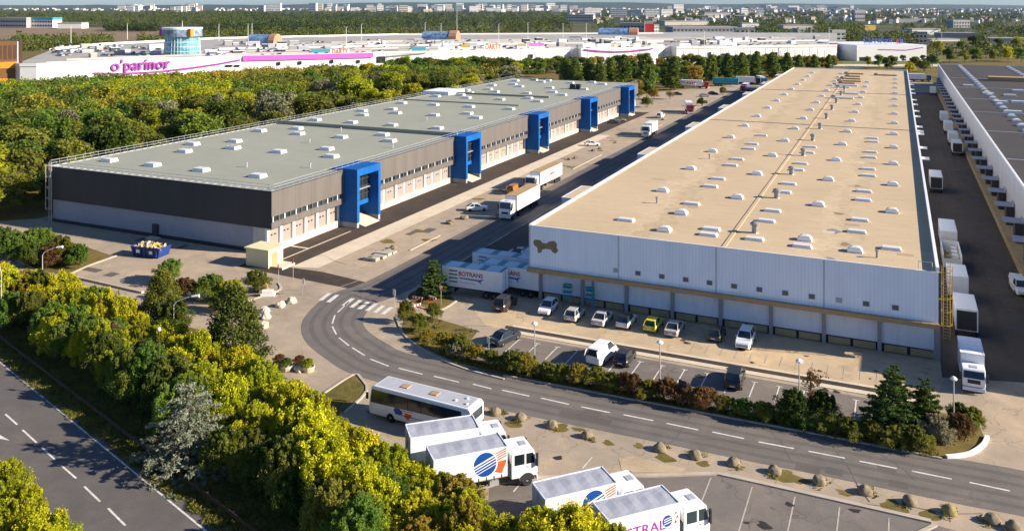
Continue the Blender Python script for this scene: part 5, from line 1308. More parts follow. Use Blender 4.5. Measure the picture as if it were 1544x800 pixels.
def boughs(h, r, tiers, per, m, size, droop, name, asp=.3):
    """conifer with separate boughs in tiers, needles along each bough"""
    Vs = []; b = MB(); b.tube((0, 0, -.1), (0, 0, h * .98), .2, .02, M['bark'], 7)
    for t in range(tiers):
        z0 = h * (.06 + .9 * t / tiers); rr = r * (1 - (t / tiers)) ** .8 + .25; k = max(4, int(per * (1 - .55 * t / tiers)))
        for j in range(k):
            a = 2 * PI * (j + rnd.random() * .6) / k + t * .7; L_ = rr * rnd.uniform(.72, 1.1)
            e = Vector((math.cos(a) * L_, math.sin(a) * L_, z0 - droop * L_ + rnd.uniform(-.2, .3))); s = Vector((0, 0, z0))
            b.tube(s, e, .045, .012, M['bark'], 4, False); n = max(8, int(26 * L_ / r * 1.6)); q = nrg.random(n) ** .7
            side = np.array([-math.sin(a), math.cos(a), 0]) * ((nrg.random(n) - .5) * (1 - q * .75) * L_ * .75)[:, None]
            C = np.array(s)[None] * (1 - q)[:, None] + np.array(e)[None] * q[:, None] + side; C[:, 2] += -.12 * np.abs(side).sum(1)
            Vs.append(leaves(C, np.full(n, .17), 9, size, asp=asp, flat=.35))
    return [('trunk', b.data('tree_trunk')), ('crown', quad_mesh(name, np.concatenate(Vs), m))]
proto('cedar', boughs(7.4, 4.5, 8, 11, G['cedar'], .3, .07, 'cedar_crown'))
proto('spruce', boughs(7.4, 3.4, 14, 11, G['spruce'], .3, -.12, 'spruce_crown'))
proto('spruce_small', boughs(5.0, 2.3, 11, 10, G['spruce'], .27, -.15, 'spruce_crown'))
C = clumps_ellipsoid(26, 1.5, 1.6, 3.3, 7); proto('bare_tree', [('trunk', trunk_mesh('tree_trunk', 4.2, .07, 10, 1.2)), ('crown', quad_mesh('sparse_crown', leaves(C, np.full(26, .4), 12, .26), G['red']))])
NM = {'shrub': 'shrub', 'yellowtop': 'yellow_topped_shrub', 'tree': 'tree', 'poplar': 'poplar_tree', 'evergreen': 'evergreen_tree', 'cedar': 'cedar_tree', 'spruce': 'spruce_tree', 'bare': 'bare_tree'}
count = {}
def plant(kind, x, y, s, label, group=None, sz=None, z=0.0):
    k0 = kind.split('_')[0]; nm = NM[k0]; cat = 'shrub' if k0 in ('shrub', 'yellowtop') else 'tree'
    count[cat] = count.get(cat, 0) + 1
    parts = P[kind][rnd.randrange(len(P[kind]))]
    r = empty(nm, (x, y, z), rnd.random() * 6.28, label, cat, group); f = sz or s
    ex = rnd.uniform(.85, 1.2) if k0 in ('shrub', 'yellowtop', 'tree') else 1.0
    for pn, me in parts: o = link(pn, me, r); o.scale = (s * ex, s / ex, f)
    return r

# --- belt of shrubs between the dual road and the yard
GR = [(-30, 500), (34, 557), (147, 645), (223, 703), (344, 797), (440, 875)]
UP_ = [(-30, 405), (120, 432), (215, 478), (320, 520), (385, 560), (425, 595), (505, 625), (540, 665), (590, 720), (680, 772), (790, 822), (900, 890)]
def interp(Pp, t):
    P3 = [Vector(site(*p)) for p in Pp]; Ls = [0]
    for a, c_ in zip(P3[:-1], P3[1:]): Ls.append(Ls[-1] + (c_ - a).length)
    s = t * Ls[-1]
    for i in range(len(P3) - 1):
        if s <= Ls[i + 1] + 1e-6: return P3[i].lerp(P3[i + 1], (s - Ls[i]) / (Ls[i + 1] - Ls[i]))
    return P3[-1]
spots = []; tries = 0
keep = [(site(285, 700), 4.0), (site(350, 545), 4.2), (site(245, 500), 3.6)]
def bearing(x, y):
    D = dist(x, y); X = (x - CAM[0]) * .9106 + (y - CAM[1]) * .4133; return 772 + 1280 * X / D, 9 + 1280 * 40 / D
while tries < 9000 and len(spots) < 205:
    tries += 1; t = rnd.random(); f = rnd.uniform(.22, 1.0) if t > .28 else rnd.uniform(.25, .97)
    p = interp(GR, t).lerp(interp(UP_, t), f); r = rnd.uniform(.75, 1.3)
    if any((p - Vector(q[:2])).length < 1.3 * (r + q[2]) / 2 for q in spots): continue
    if any((p - Vector(c_)).length < rr for c_, rr in keep): continue
    spots.append((p.x, p.y, r, f, t))
for (x, y, r, f, t) in spots:
    u, v = bearing(x, y); q = rnd.random()
    if v < 480 and u < 260: kind = rnd.choice(['yellowtop_shrub', 'shrub_olive', 'shrub_brown', 'yellowtop_shrub', 'shrub_gold'])
    elif f < .42: kind = rnd.choice(['shrub_green', 'shrub_green', 'shrub_dark', 'shrub_lime', 'shrub_olive'])
    elif f > .86 and u < 520: kind = rnd.choice(['shrub_brown', 'shrub_olive', 'shrub_lime', 'yellowtop_shrub'])
    elif u > 560: kind = rnd.choice(['shrub_lime', 'shrub_lime', 'yellowtop_shrub', 'shrub_olive', 'shrub_gold', 'shrub_green'])
    else: kind = rnd.choice(['yellowtop_shrub', 'yellowtop_shrub', 'yellowtop_shrub', 'shrub_lime', 'shrub_lime', 'shrub_green', 'shrub_brown'])
    where = 'beside the parked trucks' if u > 560 else ('along the crash barrier of the lower left road' if f < .45 else ('at the far left end of the belt by the lamp posts' if u < 230 else 'in the middle of the wild belt'))
    adj = {'yellowtop_shrub': 'yellow topped shrub', 'shrub_olive': 'olive green shrub', 'shrub_brown': 'thin dry brownish shrub', 'shrub_gold': 'golden leaved shrub', 'shrub_green': 'leafy green shrub', 'shrub_dark': 'dark green shrub', 'shrub_lime': 'bright yellow green shrub'}[kind]
    tall = rnd.uniform(.95, 1.35) if u < 560 else rnd.uniform(.9, 1.2)
    lim = np.interp(u, [0, 100, 220, 300, 390, 430, 480, 545, 600, 640, 700, 760, 800, 880, 960, 1000], [403, 418, 468, 500, 545, 568, 608, 655, 682, 702, 737, 752, 766, 782, 792, 800])
    D_ = dist(x, y); hmax = 40 - (lim - 9) / 1280 * D_
    if hmax < 1.1: continue
    k_ = min(1.0, hmax / (3.0 * r * tall)); tall *= k_; r *= max(.6, k_)
    plant(kind, x, y, r * .98, f'{adj} {where}', f'{adj}s {where}', r * tall)
x, y = site(285, 702); plant('cedar', x, y, 1.15, 'pale blue grey cedar with drooping boughs beside the lower left road', sz=1.08)
x, y = site(352, 548); plant('evergreen', x, y, 1.28, 'broad dark cone shaped evergreen standing by the bend with white rocks', sz=1.08)
x, y = site(245, 497); plant('evergreen_olive', x, y, 1.0, 'rounded olive evergreen behind the curved lamp post', sz=.92)
x, y = site(262, 508); plant('shrub_dark', x, y, 1.2, 'dark bush at the foot of the rounded olive evergreen', sz=1.3)
for (u, v, s, kd, lab) in [(278, 452, 1.0, 'shrub_red', 'reddish brown bush right of the rounded olive evergreen'), (318, 452, 1.15, 'shrub_green', 'green bush behind the broad dark evergreen'), (350, 455, 1.0, 'shrub_lime', 'yellow green bush behind the tip of the dark evergreen'), (385, 440, 1.0, 'shrub_olive', 'olive bush on the corner below the cream kiosk'), (255, 425, 1.1, 'shrub_green', 'low green bush in front of the anthracite wall'), (335, 470, .9, 'shrub_dark', 'dark low bush beside the broad dark evergreen'),
    (20, 392, 1.5, 'shrub_green', 'dark green bush on the left end of the kerbed island'), (55, 385, 1.5, 'shrub_green', 'bright green bush on the kerbed island, back row'), (90, 395, 1.35, 'shrub_olive', 'olive bush in the middle of the kerbed island'), (75, 402, 1.1, 'shrub_red', 'purple brown bush on the kerbed island'), (118, 400, 1.1, 'shrub_green', 'green bush at the right tip of the kerbed island'), (40, 403, 1.2, 'shrub_dark', 'dark bush at the front of the kerbed island'), (0, 385, 1.5, 'shrub_dark', 'dark bush at the left frame edge on the kerbed island')]:
    x, y = site(u, v); plant(kd, x, y, s, lab, sz=s * .85)
# trees at the lower left corner, beyond the dual road
for (u, v, s, kd, lab) in [(-12, 842, 1.25, 'shrub_lime', 'yellow green bush in the lower left corner, nearest the frame edge'), (36, 838, 1.15, 'shrub_lime', 'yellow green bush at the bottom edge right of the corner one'), (4, 775, .95, 'shrub_lime', 'small yellow green bush on the left edge beside the lower left road'), (60, 870, 1.0, 'yellowtop_shrub', 'yellow topped bush at the very bottom left')]:
    x, y = site(u, v); plant(kd, x, y, s, lab, sz=s * 1.25)
for (u, v, s, kd, lab) in [(702, 818, .85, 'shrub_lime', 'yellow green bush covering the rear wheels of the first disc logo truck'), (825, 852, .85, 'shrub_lime', 'yellow green bush at the rear corner of the second disc logo truck'), (868, 872, .9, 'shrub_green', 'green bush behind the lettered truck at the bottom edge'), (930, 885, .9, 'shrub_lime', 'yellow green bush before the lettering at the bottom edge'), (978, 890, .8, 'shrub_olive', 'olive bush at the bottom edge under the small blue emblem')]:
    x, y = site(u, v); plant(kd, x, y, s, lab, sz=s * 1.3)
# --- hedge between the bend and the parking
hx = [(x, -20.9 + rnd.uniform(-.25, .25)) for x in np.arange(7.5, 47.5, 1.9)] + [tuple(site(u, v)) for u, v in ((690, 536), (715, 545), (740, 551), (765, 557), (790, 562))]
for i, (x, y) in enumerate(sorted(hx)):
    u, v = bearing(x, y)
    kd = 'shrub_olive' if u < 930 else 'shrub_red' if u < 1075 else ('shrub_green' if u < 1230 else 'shrub_olive')
    if i % 4 == 1 and u < 980: kd = 'shrub_gold'
    if 1090 < u < 1180 and i % 2: kd = 'shrub_olive'
    s = rnd.uniform(.56, .82) * (1.15 if 930 < u < 1075 else .85 if 1075 < u < 1200 else 1.0)
    nm_ = {'shrub_olive': 'olive', 'shrub_red': 'red brown', 'shrub_dark': 'dark green', 'shrub_green': 'green', 'shrub_gold': 'golden'}[kd]
    plant(kd, x, y, s, f'{nm_} shrub in the hedge between the road and the parking bays', f'{nm_} hedge shrubs by the parking', sz=s * .8)
for (u, v, s, kd, lab) in [(612, 487, .55, 'shrub_olive', 'upright bush on the island at the crossing'), (632, 500, .62, 'shrub_olive', 'round bush in the middle of the island by the crossing'), (653, 482, .6, 'shrub_olive', 'round bush nearest the parking apron on the crossing island'), (668, 528, .6, 'shrub_gold', 'low golden bush on the edge of the crossing island'), (688, 540, .55, 'shrub_silver', 'pale grey green bush at the left end of the hedge'), (645, 515, .45, 'shrub_gold', 'dry low bush on the crossing island'),
    (1410, 668, .75, 'shrub_silver', 'pale variegated bush at the white kerb'), (1450, 665, .7, 'shrub_red', 'red brown low bush inside the white kerb'), (1465, 650, .65, 'shrub_olive', 'low olive bush at the tip inside the white kerb'), (1445, 640, .6, 'shrub_dark', 'dark bush behind the lamp post at the white kerb'), (1200, 640, .95, 'shrub_dark', 'dark bush at the foot of the thin bare tree'), (1240, 640, .9, 'shrub_dark', 'dark bush right of the thin bare tree')]:
    x, y = site(u, v); plant(kd, x, y, s, lab, sz=s * (1.5 if u == 612 else 1.0))
x, y = site(654, 447); plant('spruce_small', x, y, 1.0, 'small olive pine on the kerbed island beside the lettered trailers', sz=1.05)
x, y = site(1348, 652); plant('spruce', x, y, .9, 'tall green spruce at the right end of the hedge', sz=.9)
x, y = site(1395, 652); plant('spruce_small', x, y, .95, 'smaller spruce right of the tall one', sz=1.05)
x, y = site(1222, 636); plant('bare_tree', x, y, 1.0, 'thin reddish bare tree in the hedge by the lamp post', sz=1.05)
# --- wood behind the grey roofed warehouse
def in_poly(x, y, Q):
    c_ = False; j = len(Q) - 1
    for i in range(len(Q)):
        if (Q[i][1] > y) != (Q[j][1] > y) and x < (Q[j][0] - Q[i][0]) * (y - Q[i][1]) / (Q[j][1] - Q[i][1]) + Q[i][0]: c_ = not c_
        j = i
    return c_
wood_near = [(-106, -4), (-106, 40), (-104, 90), (-104, 222), (-116, 260), (-150, 240), (-168, 160), (-172, 60), (-165, -30), (-120, -25)]
pts = []; tries = 0
edge = [(-107 - rnd.random() * 2, y + rnd.uniform(-1, 1)) for y in np.arange(-3, 226, 7.0)]
pts += [(x, y, rnd.uniform(.62, .9)) for x, y in edge]
while tries < 9000 and len(pts) < 150:
    tries += 1; x, y = rnd.uniform(-175, -104), rnd.uniform(-30, 260)
    if not in_poly(x, y, wood_near): continue
    s = rnd.uniform(.8, 1.25); sp = 7.0 if x > -135 else 8.6
    s *= 1.12
    if any((x - q[0]) ** 2 + (y - q[1]) ** 2 < (sp * (s + q[2]) / 2) ** 2 for q in pts): continue
    pts.append((x, y, s))
kinds_ = ['tree_olive', 'tree_green', 'tree_green', 'tree_lime', 'tree_dark', 'tree_green', 'tree_olive', 'tree_lime', 'tree_lime', 'tree_silver', 'tree_olive', 'tree_gold']
nmw = {'tree_olive': 'olive green', 'tree_green': 'fresh green', 'tree_lime': 'yellow green', 'tree_dark': 'dark green', 'tree_silver': 'silver grey leaved', 'tree_gold': 'autumn golden', 'tree_red': 'russet'}
def kind_at(x, y):
    q = mnoise.noise(Vector((x * .02, y * .02, 3.1))) + rnd.uniform(-.35, .35)
    i = int((q + .75) / 1.5 * len(kinds_)); return kinds_[max(0, min(len(kinds_) - 1, (i * 3 + rnd.randrange(2)) % len(kinds_)))]
for (x, y, s) in pts:
    kd = kind_at(x, y); w_ = 'left of the grey roofed warehouse' if y < 20 else ('close behind the grey roofed warehouse' if x > -122 else 'deep in the wood behind the grey roofed warehouse')
    plant(kd, x, y, s, f'{nmw[kd]} tree {w_}', f'{nmw[kd]} trees {w_}', sz=s * rnd.uniform(.85, 1.0))
# farther part of the wood as one mass
def mass(name, items, m, per=44, size=1.3, h0=.5):
    """many trees too far to tell apart: items (x, y, height, radius)"""
    Vs = []
    for (x, y, h, r) in items:
        n = 9 if per < 100 else 22; d = unit(n); k_ = .5 + .25 * nrg.random(n); C = np.stack([x + d[:, 0] * r * k_, y + d[:, 1] * r * k_, h * (.52 + .36 * d[:, 2])], 1)
        Vs.append(leaves(C, r * (.34 + .2 * nrg.random(n)) * (1.4 if n == 9 else 1), per // n + 1, size * r / 4.0))
    return tag(link(name, quad_mesh(name, np.concatenate(Vs), m)), name.replace('_', ' ') + ' seen far off', 'wood', None, 'stuff')
bins = {k: [] for k in ('green', 'olive', 'lime', 'dark', 'gold')}
for i in range(1500):
    x, y = rnd.uniform(-330, -140), rnd.uniform(-120, 300)
    if in_poly(x, y, wood_near) or dist(x, y) < 150: continue
    u, v = bearing(x, y); t = on_facade(min(max(u, 50), 1250))
    if u < 46: lim = 425
    else: lim = dist(t[0], t[1]) - 12 if t else 440
    if dist(x, y) > lim: continue
    k = max(bins, key=lambda kk: mnoise.noise(Vector((x * .018, y * .018, 7.7 * (list(bins).index(kk) + 1)))) + rnd.random() * .5)
    bins[k].append((x, y, rnd.uniform(8.5, 11.5) * (1 if dist(x, y) < 330 else (.8 if dist(x, y) < lim - 60 else .5)), rnd.uniform(4.2, 6.2)))
for k, it in bins.items():
    if it: mass('woodland', it, G[k], 760, .72)['label'] = {'green': 'fresh green', 'olive': 'olive', 'lime': 'yellow green', 'dark': 'dark green', 'gold': 'golden'}[k] + ' crowns of the wood between the warehouse and the shopping centre'
# poplars and the trees at their feet
pop = [(853, 128, 86), (868, 129, 88), (888, 127, 88), (905, 128, 90), (922, 126, 87), (941, 131, 82), (956, 128, 90), (975, 140, 80), (1004, 132, 92), (1017, 136, 85), (1073, 122, 82), (1097, 120, 80), (1119, 122, 79), (1141, 120, 77), (1165, 118, 78), (1187, 116, 79), (1205, 112, 82), (1228, 110, 82), (1250, 108, 82), (1060, 118, 86), (1085, 116, 84), (1110, 114, 82), (1130, 114, 82)]
for i, (u, v, vt) in enumerate(pop):
    x, y = site(u, v); h = (v - vt) / 1280 * dist(x, y); s = h / 15.2
    plant('poplar', x, y, s * 1.55, 'tall dark poplar at the near end of the row beyond the grey roofed warehouse' if u == 975 else 'slim green poplar in the row beyond the warehouses', None if u == 975 else 'poplars in a row beyond the warehouses', sz=s)
tl = [(640, 112), (655, 108), (672, 113), (690, 108), (708, 114), (725, 107), (742, 112), (760, 108), (778, 113), (795, 108), (812, 112), (830, 108), (845, 116), (450, 150), (480, 145), (510, 140), (540, 134), (570, 128), (600, 122), (620, 118), (465, 132), (495, 126), (525, 121), (555, 117), (585, 112), (610, 108), (1030, 118), (1048, 122), (990, 122), (948, 146), (958, 150), (960, 122), (912, 120), (875, 120), (858, 121), (890, 121), (925, 120), (945, 121), (985, 126), (1012, 124), (1035, 112), (1065, 112), (1090, 111), (1110, 109), (1135, 108), (1155, 110), (1175, 108)]
tl += [(u_ + rnd.uniform(-4, 4), 101 + rnd.uniform(-2, 3) + (5 if u_ < 860 else 0)) for u_ in range(600, 1262, 14)]
for i, (u, v) in enumerate(tl):
    x, y = site(u, v + 4); kd = ['tree_green', 'tree_olive', 'tree_dark', 'tree_lime', 'tree_green'][i % 5] if u < 900 else ['tree_gold', 'tree_olive', 'tree_green'][i % 3]
    s = rnd.uniform(.85, 1.15); w_ = 'in the hedge line at the foot of the shopping centre' if v < 109.5 else 'in the line behind the far half of the grey roof' if u < 850 else 'between the poplars and the far car park'
    plant(kd, x, y, s, f'{nmw[kd]} tree {w_}', f'{nmw[kd]} trees {w_}', sz=s * .85)
for (u, v, s, kd, lab) in [(1058, 160, .95, 'shrub_green', 'round clipped bush by the red cabbed lorry'), (1090, 143, 1.0, 'shrub_olive', 'round clipped bush on the island beyond the first one'), (975, 162, 1.2, 'shrub_olive', 'bush beside the fifth portal tower'), (955, 152, 1.3, 'shrub_dark', 'dark bush behind the fifth portal tower'), (985, 150, 1.4, 'shrub_gold', 'golden bush on the far car park bank'), (1010, 150, 1.4, 'shrub_brown', 'dry bush on the far car park bank'), (1380, 104, 2.2, 'shrub_gold', 'golden bush beyond the far end of the truck yard'), (1393, 108, 2, 'shrub_olive', 'olive bush beyond the far end of the truck yard'), (1372, 110, 1.8, 'shrub_lime', 'yellow green bush beyond the far end of the tan roof'), (1405, 100, 2.2, 'shrub_dark', 'dark bush at the far left corner of the dark roof')]:
    x, y = site(u, v); plant(kd, x, y, s, lab)
for i, (u, v, s, kd) in enumerate([(1325, 102, .8, 'tree_green'), (1345, 101, .7, 'tree_olive'), (1310, 99, .6, 'tree_gold'), (1338, 104, .7, 'tree_dark'), (1362, 92, .45, 'tree_dark'), (1392, 92, .45, 'tree_dark'), (1432, 94, .95, 'tree_dark'), (1455, 93, .8, 'tree_olive'), (1472, 92, .9, 'tree_green'), (1498, 92, .8, 'tree_olive'), (1520, 90, .9, 'tree_lime'), (1540, 92, .9, 'tree_green'), (1415, 78, .9, 'tree_lime'), (1450, 76, .8, 'tree_green'), (1485, 78, .9, 'tree_olive'), (1535, 76, 1.1, 'tree_lime'), (1468, 71, 1.1, 'tree_dark'), (1478, 70, 1.1, 'tree_dark'), (1505, 75, 1, 'tree_dark')]):
    x, y = site(u, v + 2); plant(kd, x, y, s * 1.1, f'{nmw[kd]} tree beyond the far edge of the dark roof', f'{nmw[kd]} trees beyond the far edge of the dark roof')
# ------------------------------------------------------------------ street furniture
dm = None
dome_u = [(0, 'just right of the coach tail'), (1, 'second to the right of the coach tail'), (2, 'third to the right of the coach tail'), (3, 'above the cab of the disc logo truck behind'), (4, 'first right of the gap in the dome row'), (5, 'second right of the gap in the dome row'), (6, 'third right of the gap in the dome row'), (7, 'fourth right of the gap in the dome row'), (8, 'left of the patched verge'), (9, 'above the patched verge'), (10, 'third from the right end of the dome row'), (11, 'with yellow green moss on top'), (12, 'left one of the touching pair at the right end'), (13, 'right one of the touching pair at the right end')]
dp = [(9.9, -30.3), (12.6, -30.3), (15.9, -30.4), (19.6, -30.8), (26.3, -30.3), (29.5, -30.2), (32.8, -30.0), (36.2, -29.9), (39.8, -30.0), (43.4, -29.9), (46.7, -30.0), (49.5, -30.2), (52.5, -30.1), (53.9, -30.5)]
for i, (x, y) in enumerate(dp):
    b = MB(); R = .68; prof = [(R, 0), (R * 1.0, .12), (R * .95, .32), (R * .82, .5), (R * .6, .64), (R * .32, .73), (.06, .76)]
    b.lathe(prof, M['stone'], 24)
    b.v = [tuple(Vector(p) * (.9 + .16 * mnoise.noise(Vector(p) * 2.2 + Vector((i * 7.1, 0, 0))) + .05 * mnoise.noise(Vector(p) * 7 + Vector((i, 0, 0))))) for p in b.v]; o = b.build('dome_bollard', None, (x, y, 0), rnd.random() * 6, smooth=True)
    o.scale = (rnd.uniform(.88, 1.0), rnd.uniform(.88, 1.0), rnd.uniform(.88, 1.02)); o.rotation_euler = (rnd.uniform(-.05, .05), rnd.uniform(-.05, .05), rnd.random() * 6)
    tag(o, 'weathered concrete dome bollard ' + dome_u[i][1], 'bollard', 'concrete dome bollards along the road')
    if i == 11: o.data.materials[0] = mat('mossy_concrete', (.26, .22, .08), .95, .35, 2.5, bmp=.5)
def rock(x, y, s, m, seed, name='boulder', flat=.75):
    bm = bmesh.new(); bmesh.ops.create_icosphere(bm, subdivisions=3, radius=s)
    for v in bm.verts:
        n_ = mnoise.noise(v.co * (1.3 / s) + Vector((seed * 3.1, 0, 0))) * .35 + mnoise.noise(v.co * (3 / s) + Vector((seed, 5, 0))) * .12
        v.co *= 1 + n_; v.co.z *= flat
    me = bpy.data.meshes.new(name); bm.to_mesh(me); bm.free(); me.materials.append(m); return link(name, me, None, (x, y, s * .38))
wr = [((423, 461), 'upper'), ((440, 455), 'upper'), ((399, 469), 'lower'), ((401, 479), 'lower'), ((397, 492), 'lower'), ((430, 556), 'planter'), ((451, 558), 'planter')]
lb = ['pale boulder below the leaning sign, left of its neighbour', 'pale boulder nearest the leaning sign', 'pale boulder topmost of the three beside the dark evergreen', 'pale boulder in the middle of the three beside the dark evergreen', 'pale boulder lowest of the three beside the dark evergreen', 'pale boulder at the edge of the shrubs below the bend', 'small pale boulder beside the low planters']
for i, ((u, v), k) in enumerate(wr): x, y = site(u, v + 1); tag(rock(x, y, .64 if i < 5 else .55, M['rock'], i + 1), lb[i], 'boulder', 'pale boulders at the bend')
def planter(u, v, lab, kd):
    x, y = site(u, v); b = MB(); b.lathe([(.55, 0), (.72, .5), (.72, .58), (.62, .58), (.6, .45)], M['concrete'], 12); r = empty('planter', (x, y, 0), 0, lab, 'planter'); b.build('bowl', r)
    o = link('plant', P[kd][0][-1][1], r, (0, 0, .3)); o.scale = (.36, .36, .3)
planter(422, 552, 'concrete bowl planter with brown plant, leftmost below the bend', 'shrub_red'); planter(432, 558, 'concrete bowl planter with dark green plant below the bend', 'shrub_green')
planter(452, 554, 'concrete bowl planter with reddish plant below the bend', 'shrub_red'); planter(465, 559, 'concrete bowl planter with lime plant, rightmost below the bend', 'shrub_lime')
for i, (u, v) in enumerate([(585, 378), (593, 375), (679, 337), (700, 330), (845, 256), (858, 241), (868, 239), (895, 228), (905, 225), (928, 216), (1000, 181), (560, 392)]):
    x, y = site(u, v); o = rock(x, y, rnd.uniform(.45, .8), M['stone'], 20 + i, 'stone', .6)
    tag(o, 'low dry stone lump on the strip between the service road and the pale concrete', 'stone', 'stone lumps beside the service road')
b = MB(); x, y = site(560, 392)
for i, (dx, dy, w_, h_) in enumerate([(0, 0, 1.2, .5), (.4, 1.6, 1.1, .4), (.2, 3.2, 1.2, .45), (.5, 4.6, 1.0, .35)]): b.box(x + dx - w_, y + dy - .6, .02, x + dx + w_, y + dy + .6, h_, M['wornpaint'])
tag(b.build('slab_stack', bev=.03), 'low stack of pale slabs lying beside the service road', 'slab stack')
# transformer kiosk
kx, ky = -43.6, -1.4
k = empty('kiosk', (kx, ky, 0), 0, 'small cream yellow transformer kiosk at the warehouse corner', 'kiosk')
MB().box(-2.2, -1.7, 0, 2.2, 1.7, 2.6, M['kiosk']).build('wall', k, bev=.03)
MB().box(-2.4, -1.9, 2.6, 2.4, 1.9, 2.85, M['kiosk']).build('roof', k, bev=.04)
b = MB(); b.box(2.2, -.9, .1, 2.24, .3, 2.2, M['ochre']); b.build('door', k)
MB().box(2.25, .1, 1.0, 2.3, .2, 1.2, M['chassis']).build('handle', k) if False else None
MB().box(2.45, -1.4, 0, 4.6, 1.6, .35, M['concrete']).build('step', k, bev=.03)
# skip with rubble
sk = empty('skip', (-63.2, -5.4, 0), .12, 'blue steel skip filled with yellow rubble before the anthracite wall', 'skip')
b = MB(); 
for sy in (-1, 1): b.mesh([(-2.4, sy * 1.2, .15), (2.4, sy * 1.2, .15), (2.8, sy * 1.45, 1.7), (-2.8, sy * 1.45, 1.7), (-2.3, sy * 1.12, .15), (2.3, sy * 1.12, .15), (2.72, sy * 1.36, 1.7), (-2.72, sy * 1.36, 1.7)], [(0, 1, 2, 3), (4, 7, 6, 5), (3, 2, 6, 7)], M['skipblue'])
for sx in (-1, 1): b.mesh([(sx * 2.4, -1.2, .15), (sx * 2.4, 1.2, .15), (sx * 2.8, 1.45, 1.7), (sx * 2.8, -1.45, 1.7), (sx * 2.7, 1.4, 1.7), (sx * 2.7, -1.4, 1.7), (sx * 2.3, 1.1, .15), (sx * 2.3, -1.1, .15)], [(0, 1, 2, 3), (3, 2, 4, 5), (5, 4, 6, 7)], M['skipblue'])
b.box(-2.4, -1.2, .1, 2.4, 1.2, .2, M['skipblue']); b.build('body', sk)
b = MB()
for i in range(7): X = -2.2 + i * .73; b.box(X - .05, -1.5, .3, X + .05, -1.32, 1.6, M['skipblue'])
b.build('rib', sk)
MB().box(-1.6, -1.54, .75, -.9, -1.5, 1.25, M['white']).build('plate', sk)
MB().box(.9, -1.54, .7, 1.5, -1.5, 1.2, M['panel']).build('plate', sk)
b = MB()
for i in range(80):
    s = rnd.uniform(.12, .34); X, Y = rnd.uniform(-2.35, 2.35), rnd.uniform(-1.1, 1.1); Z = 1.25 + .55 * (1 - abs(X) / 3.2) * (1 - abs(Y) / 2) + rnd.uniform(0, .2)
    c_ = [Vector((X, Y, Z)) + Matrix.Rotation(rnd.random() * 3, 3, Vector(unit(1)[0])) @ Vector(((a & 1) * 2 - 1, ((a >> 1) & 1) * 2 - 1, (a >> 2) * 2 - 1)) * s for a in range(8)]
    b.mesh(c_, [(0, 1, 3, 2), (4, 6, 7, 5), (0, 4, 5, 1), (2, 3, 7, 6), (0, 2, 6, 4), (1, 5, 7, 3)], M['rubble'] if i % 5 else M['panel'])
tag(b.build('rubble', None, (-63.2, -5.4, 0), .12), 'heap of yellow insulation rubble lying in the blue skip', 'rubble', None, 'stuff')
# lamps
def post(u, v, h, lab, arm=None, head=.35, name='street_lamp', twin=False, m=None):
    x, y = site(u, v); r = empty(name, (x, y, 0), 0, lab, 'street lamp'); mm = m or M['lampmetal']
    b = MB(); b.tube((0, 0, 0), (0, 0, h if not arm else h * .8), .08, .05, mm, 8); b.lathe([(.16, 0), (.16, .3), (.1, .35)], mm, 10)
    if arm:
        d_ = Vector((arm[0], arm[1], 0)); q = [Vector((0, 0, h * .8)) + d_ * (math.sin(t) ** 1.4) * .9 * 1 + Vector((0, 0, h * .2 * math.sin(t) ** .7)) for t in [i * PI / 12 for i in range(7)]]
        b.path(q, .05, mm, 6); e = q[-1]
    else: e = Vector((0, 0, h))
    b.build('post', r)
    if arm:
        hd = MB(); n_ = d_.normalized(); p_ = Vector((-n_.y, n_.x, 0)); c0 = e; c1 = e + n_ * .9
        hd.tube(c0 - Vector((0, 0, .02)), c1 + Vector((0, 0, .08)), .12, .2, M['white'], 8); hd.build('lamp_head', r)
    else:
        hd = MB(); hd.lathe([(.08, h - .1), (head, h), (head, h + .12), (.1, h + .28)], M['white'] if not twin else M['lampmetal'], 12); hd.build('lamp_head', r)
    return r
dA = Vector(site(330, 520)) - Vector(site(280, 520)); dA.normalize()
post(262, 512, 5.2, 'curved arm street lamp beside the broad dark evergreen', (dA.x * 2.4, dA.y * 2.4))
post(64, 432, 5.6, 'curved arm street lamp before the kerbed island', (dA.x * 2.2, dA.y * 2.2))
post(2, 495, 8.5, 'tall pale lamp post at the left frame edge', (dA.x * -.9, dA.y * -.9))
post(240, 612, 7.6, 'thin rusty lamp post rising from the yellow shrubs', None, .16, m=M['rust'])
post(200, 545, 3.2, 'short post with white head among the yellow shrubs', (-dA.x * .5, -dA.y * .5))
post(806, 543, 4.1, 'short white parking lamp at the left of the hedge'); post(995, 586, 4.8, 'short white parking lamp above the red brown shrubs'); post(1205, 618, 4.8, 'short white parking lamp beside the thin bare tree'); post(1438, 652, 5.0, 'grey lamp post at the white kerb', None, .3)
post(1003, 132, 14, 'tall lamp mast among the poplars', None, .5); post(1048, 152, 7, 'lamp post in the far car park', None, .4)
b = None
for i, (u, v) in enumerate([(107, 65), (192, 60), (330, 62), (374, 88), (380, 60), (473, 92), (522, 70), (545, 62), (641, 58), (665, 60), (689, 50), (752, 62), (796, 58), (849, 60), (884, 60), (1128, 76), (1062, 78), (1420, 70), (1250, 72)]):
    z0 = ZM - 1 if v < 80 and u < 1400 else 0; x, y = site(u, v, z0); h = 26 if u in (374, 689) else 14
    q = MB(); q.tube((0, 0, 0), (0, 0, h), .22, .14, M['white'], 6); q.box(-.9, -.2, h, .9, .2, h + .25, M['white'])
    tag(q.build('lamp_mast', None, (x, y, z0)), 'tall slim pale lamp mast on the shopping centre car park' if h < 20 else ('very tall pale mast before the magenta band' if u == 374 else 'very tall pale mast by the middle glass vault'), 'lamp mast', 'lamp masts of the shopping centre')
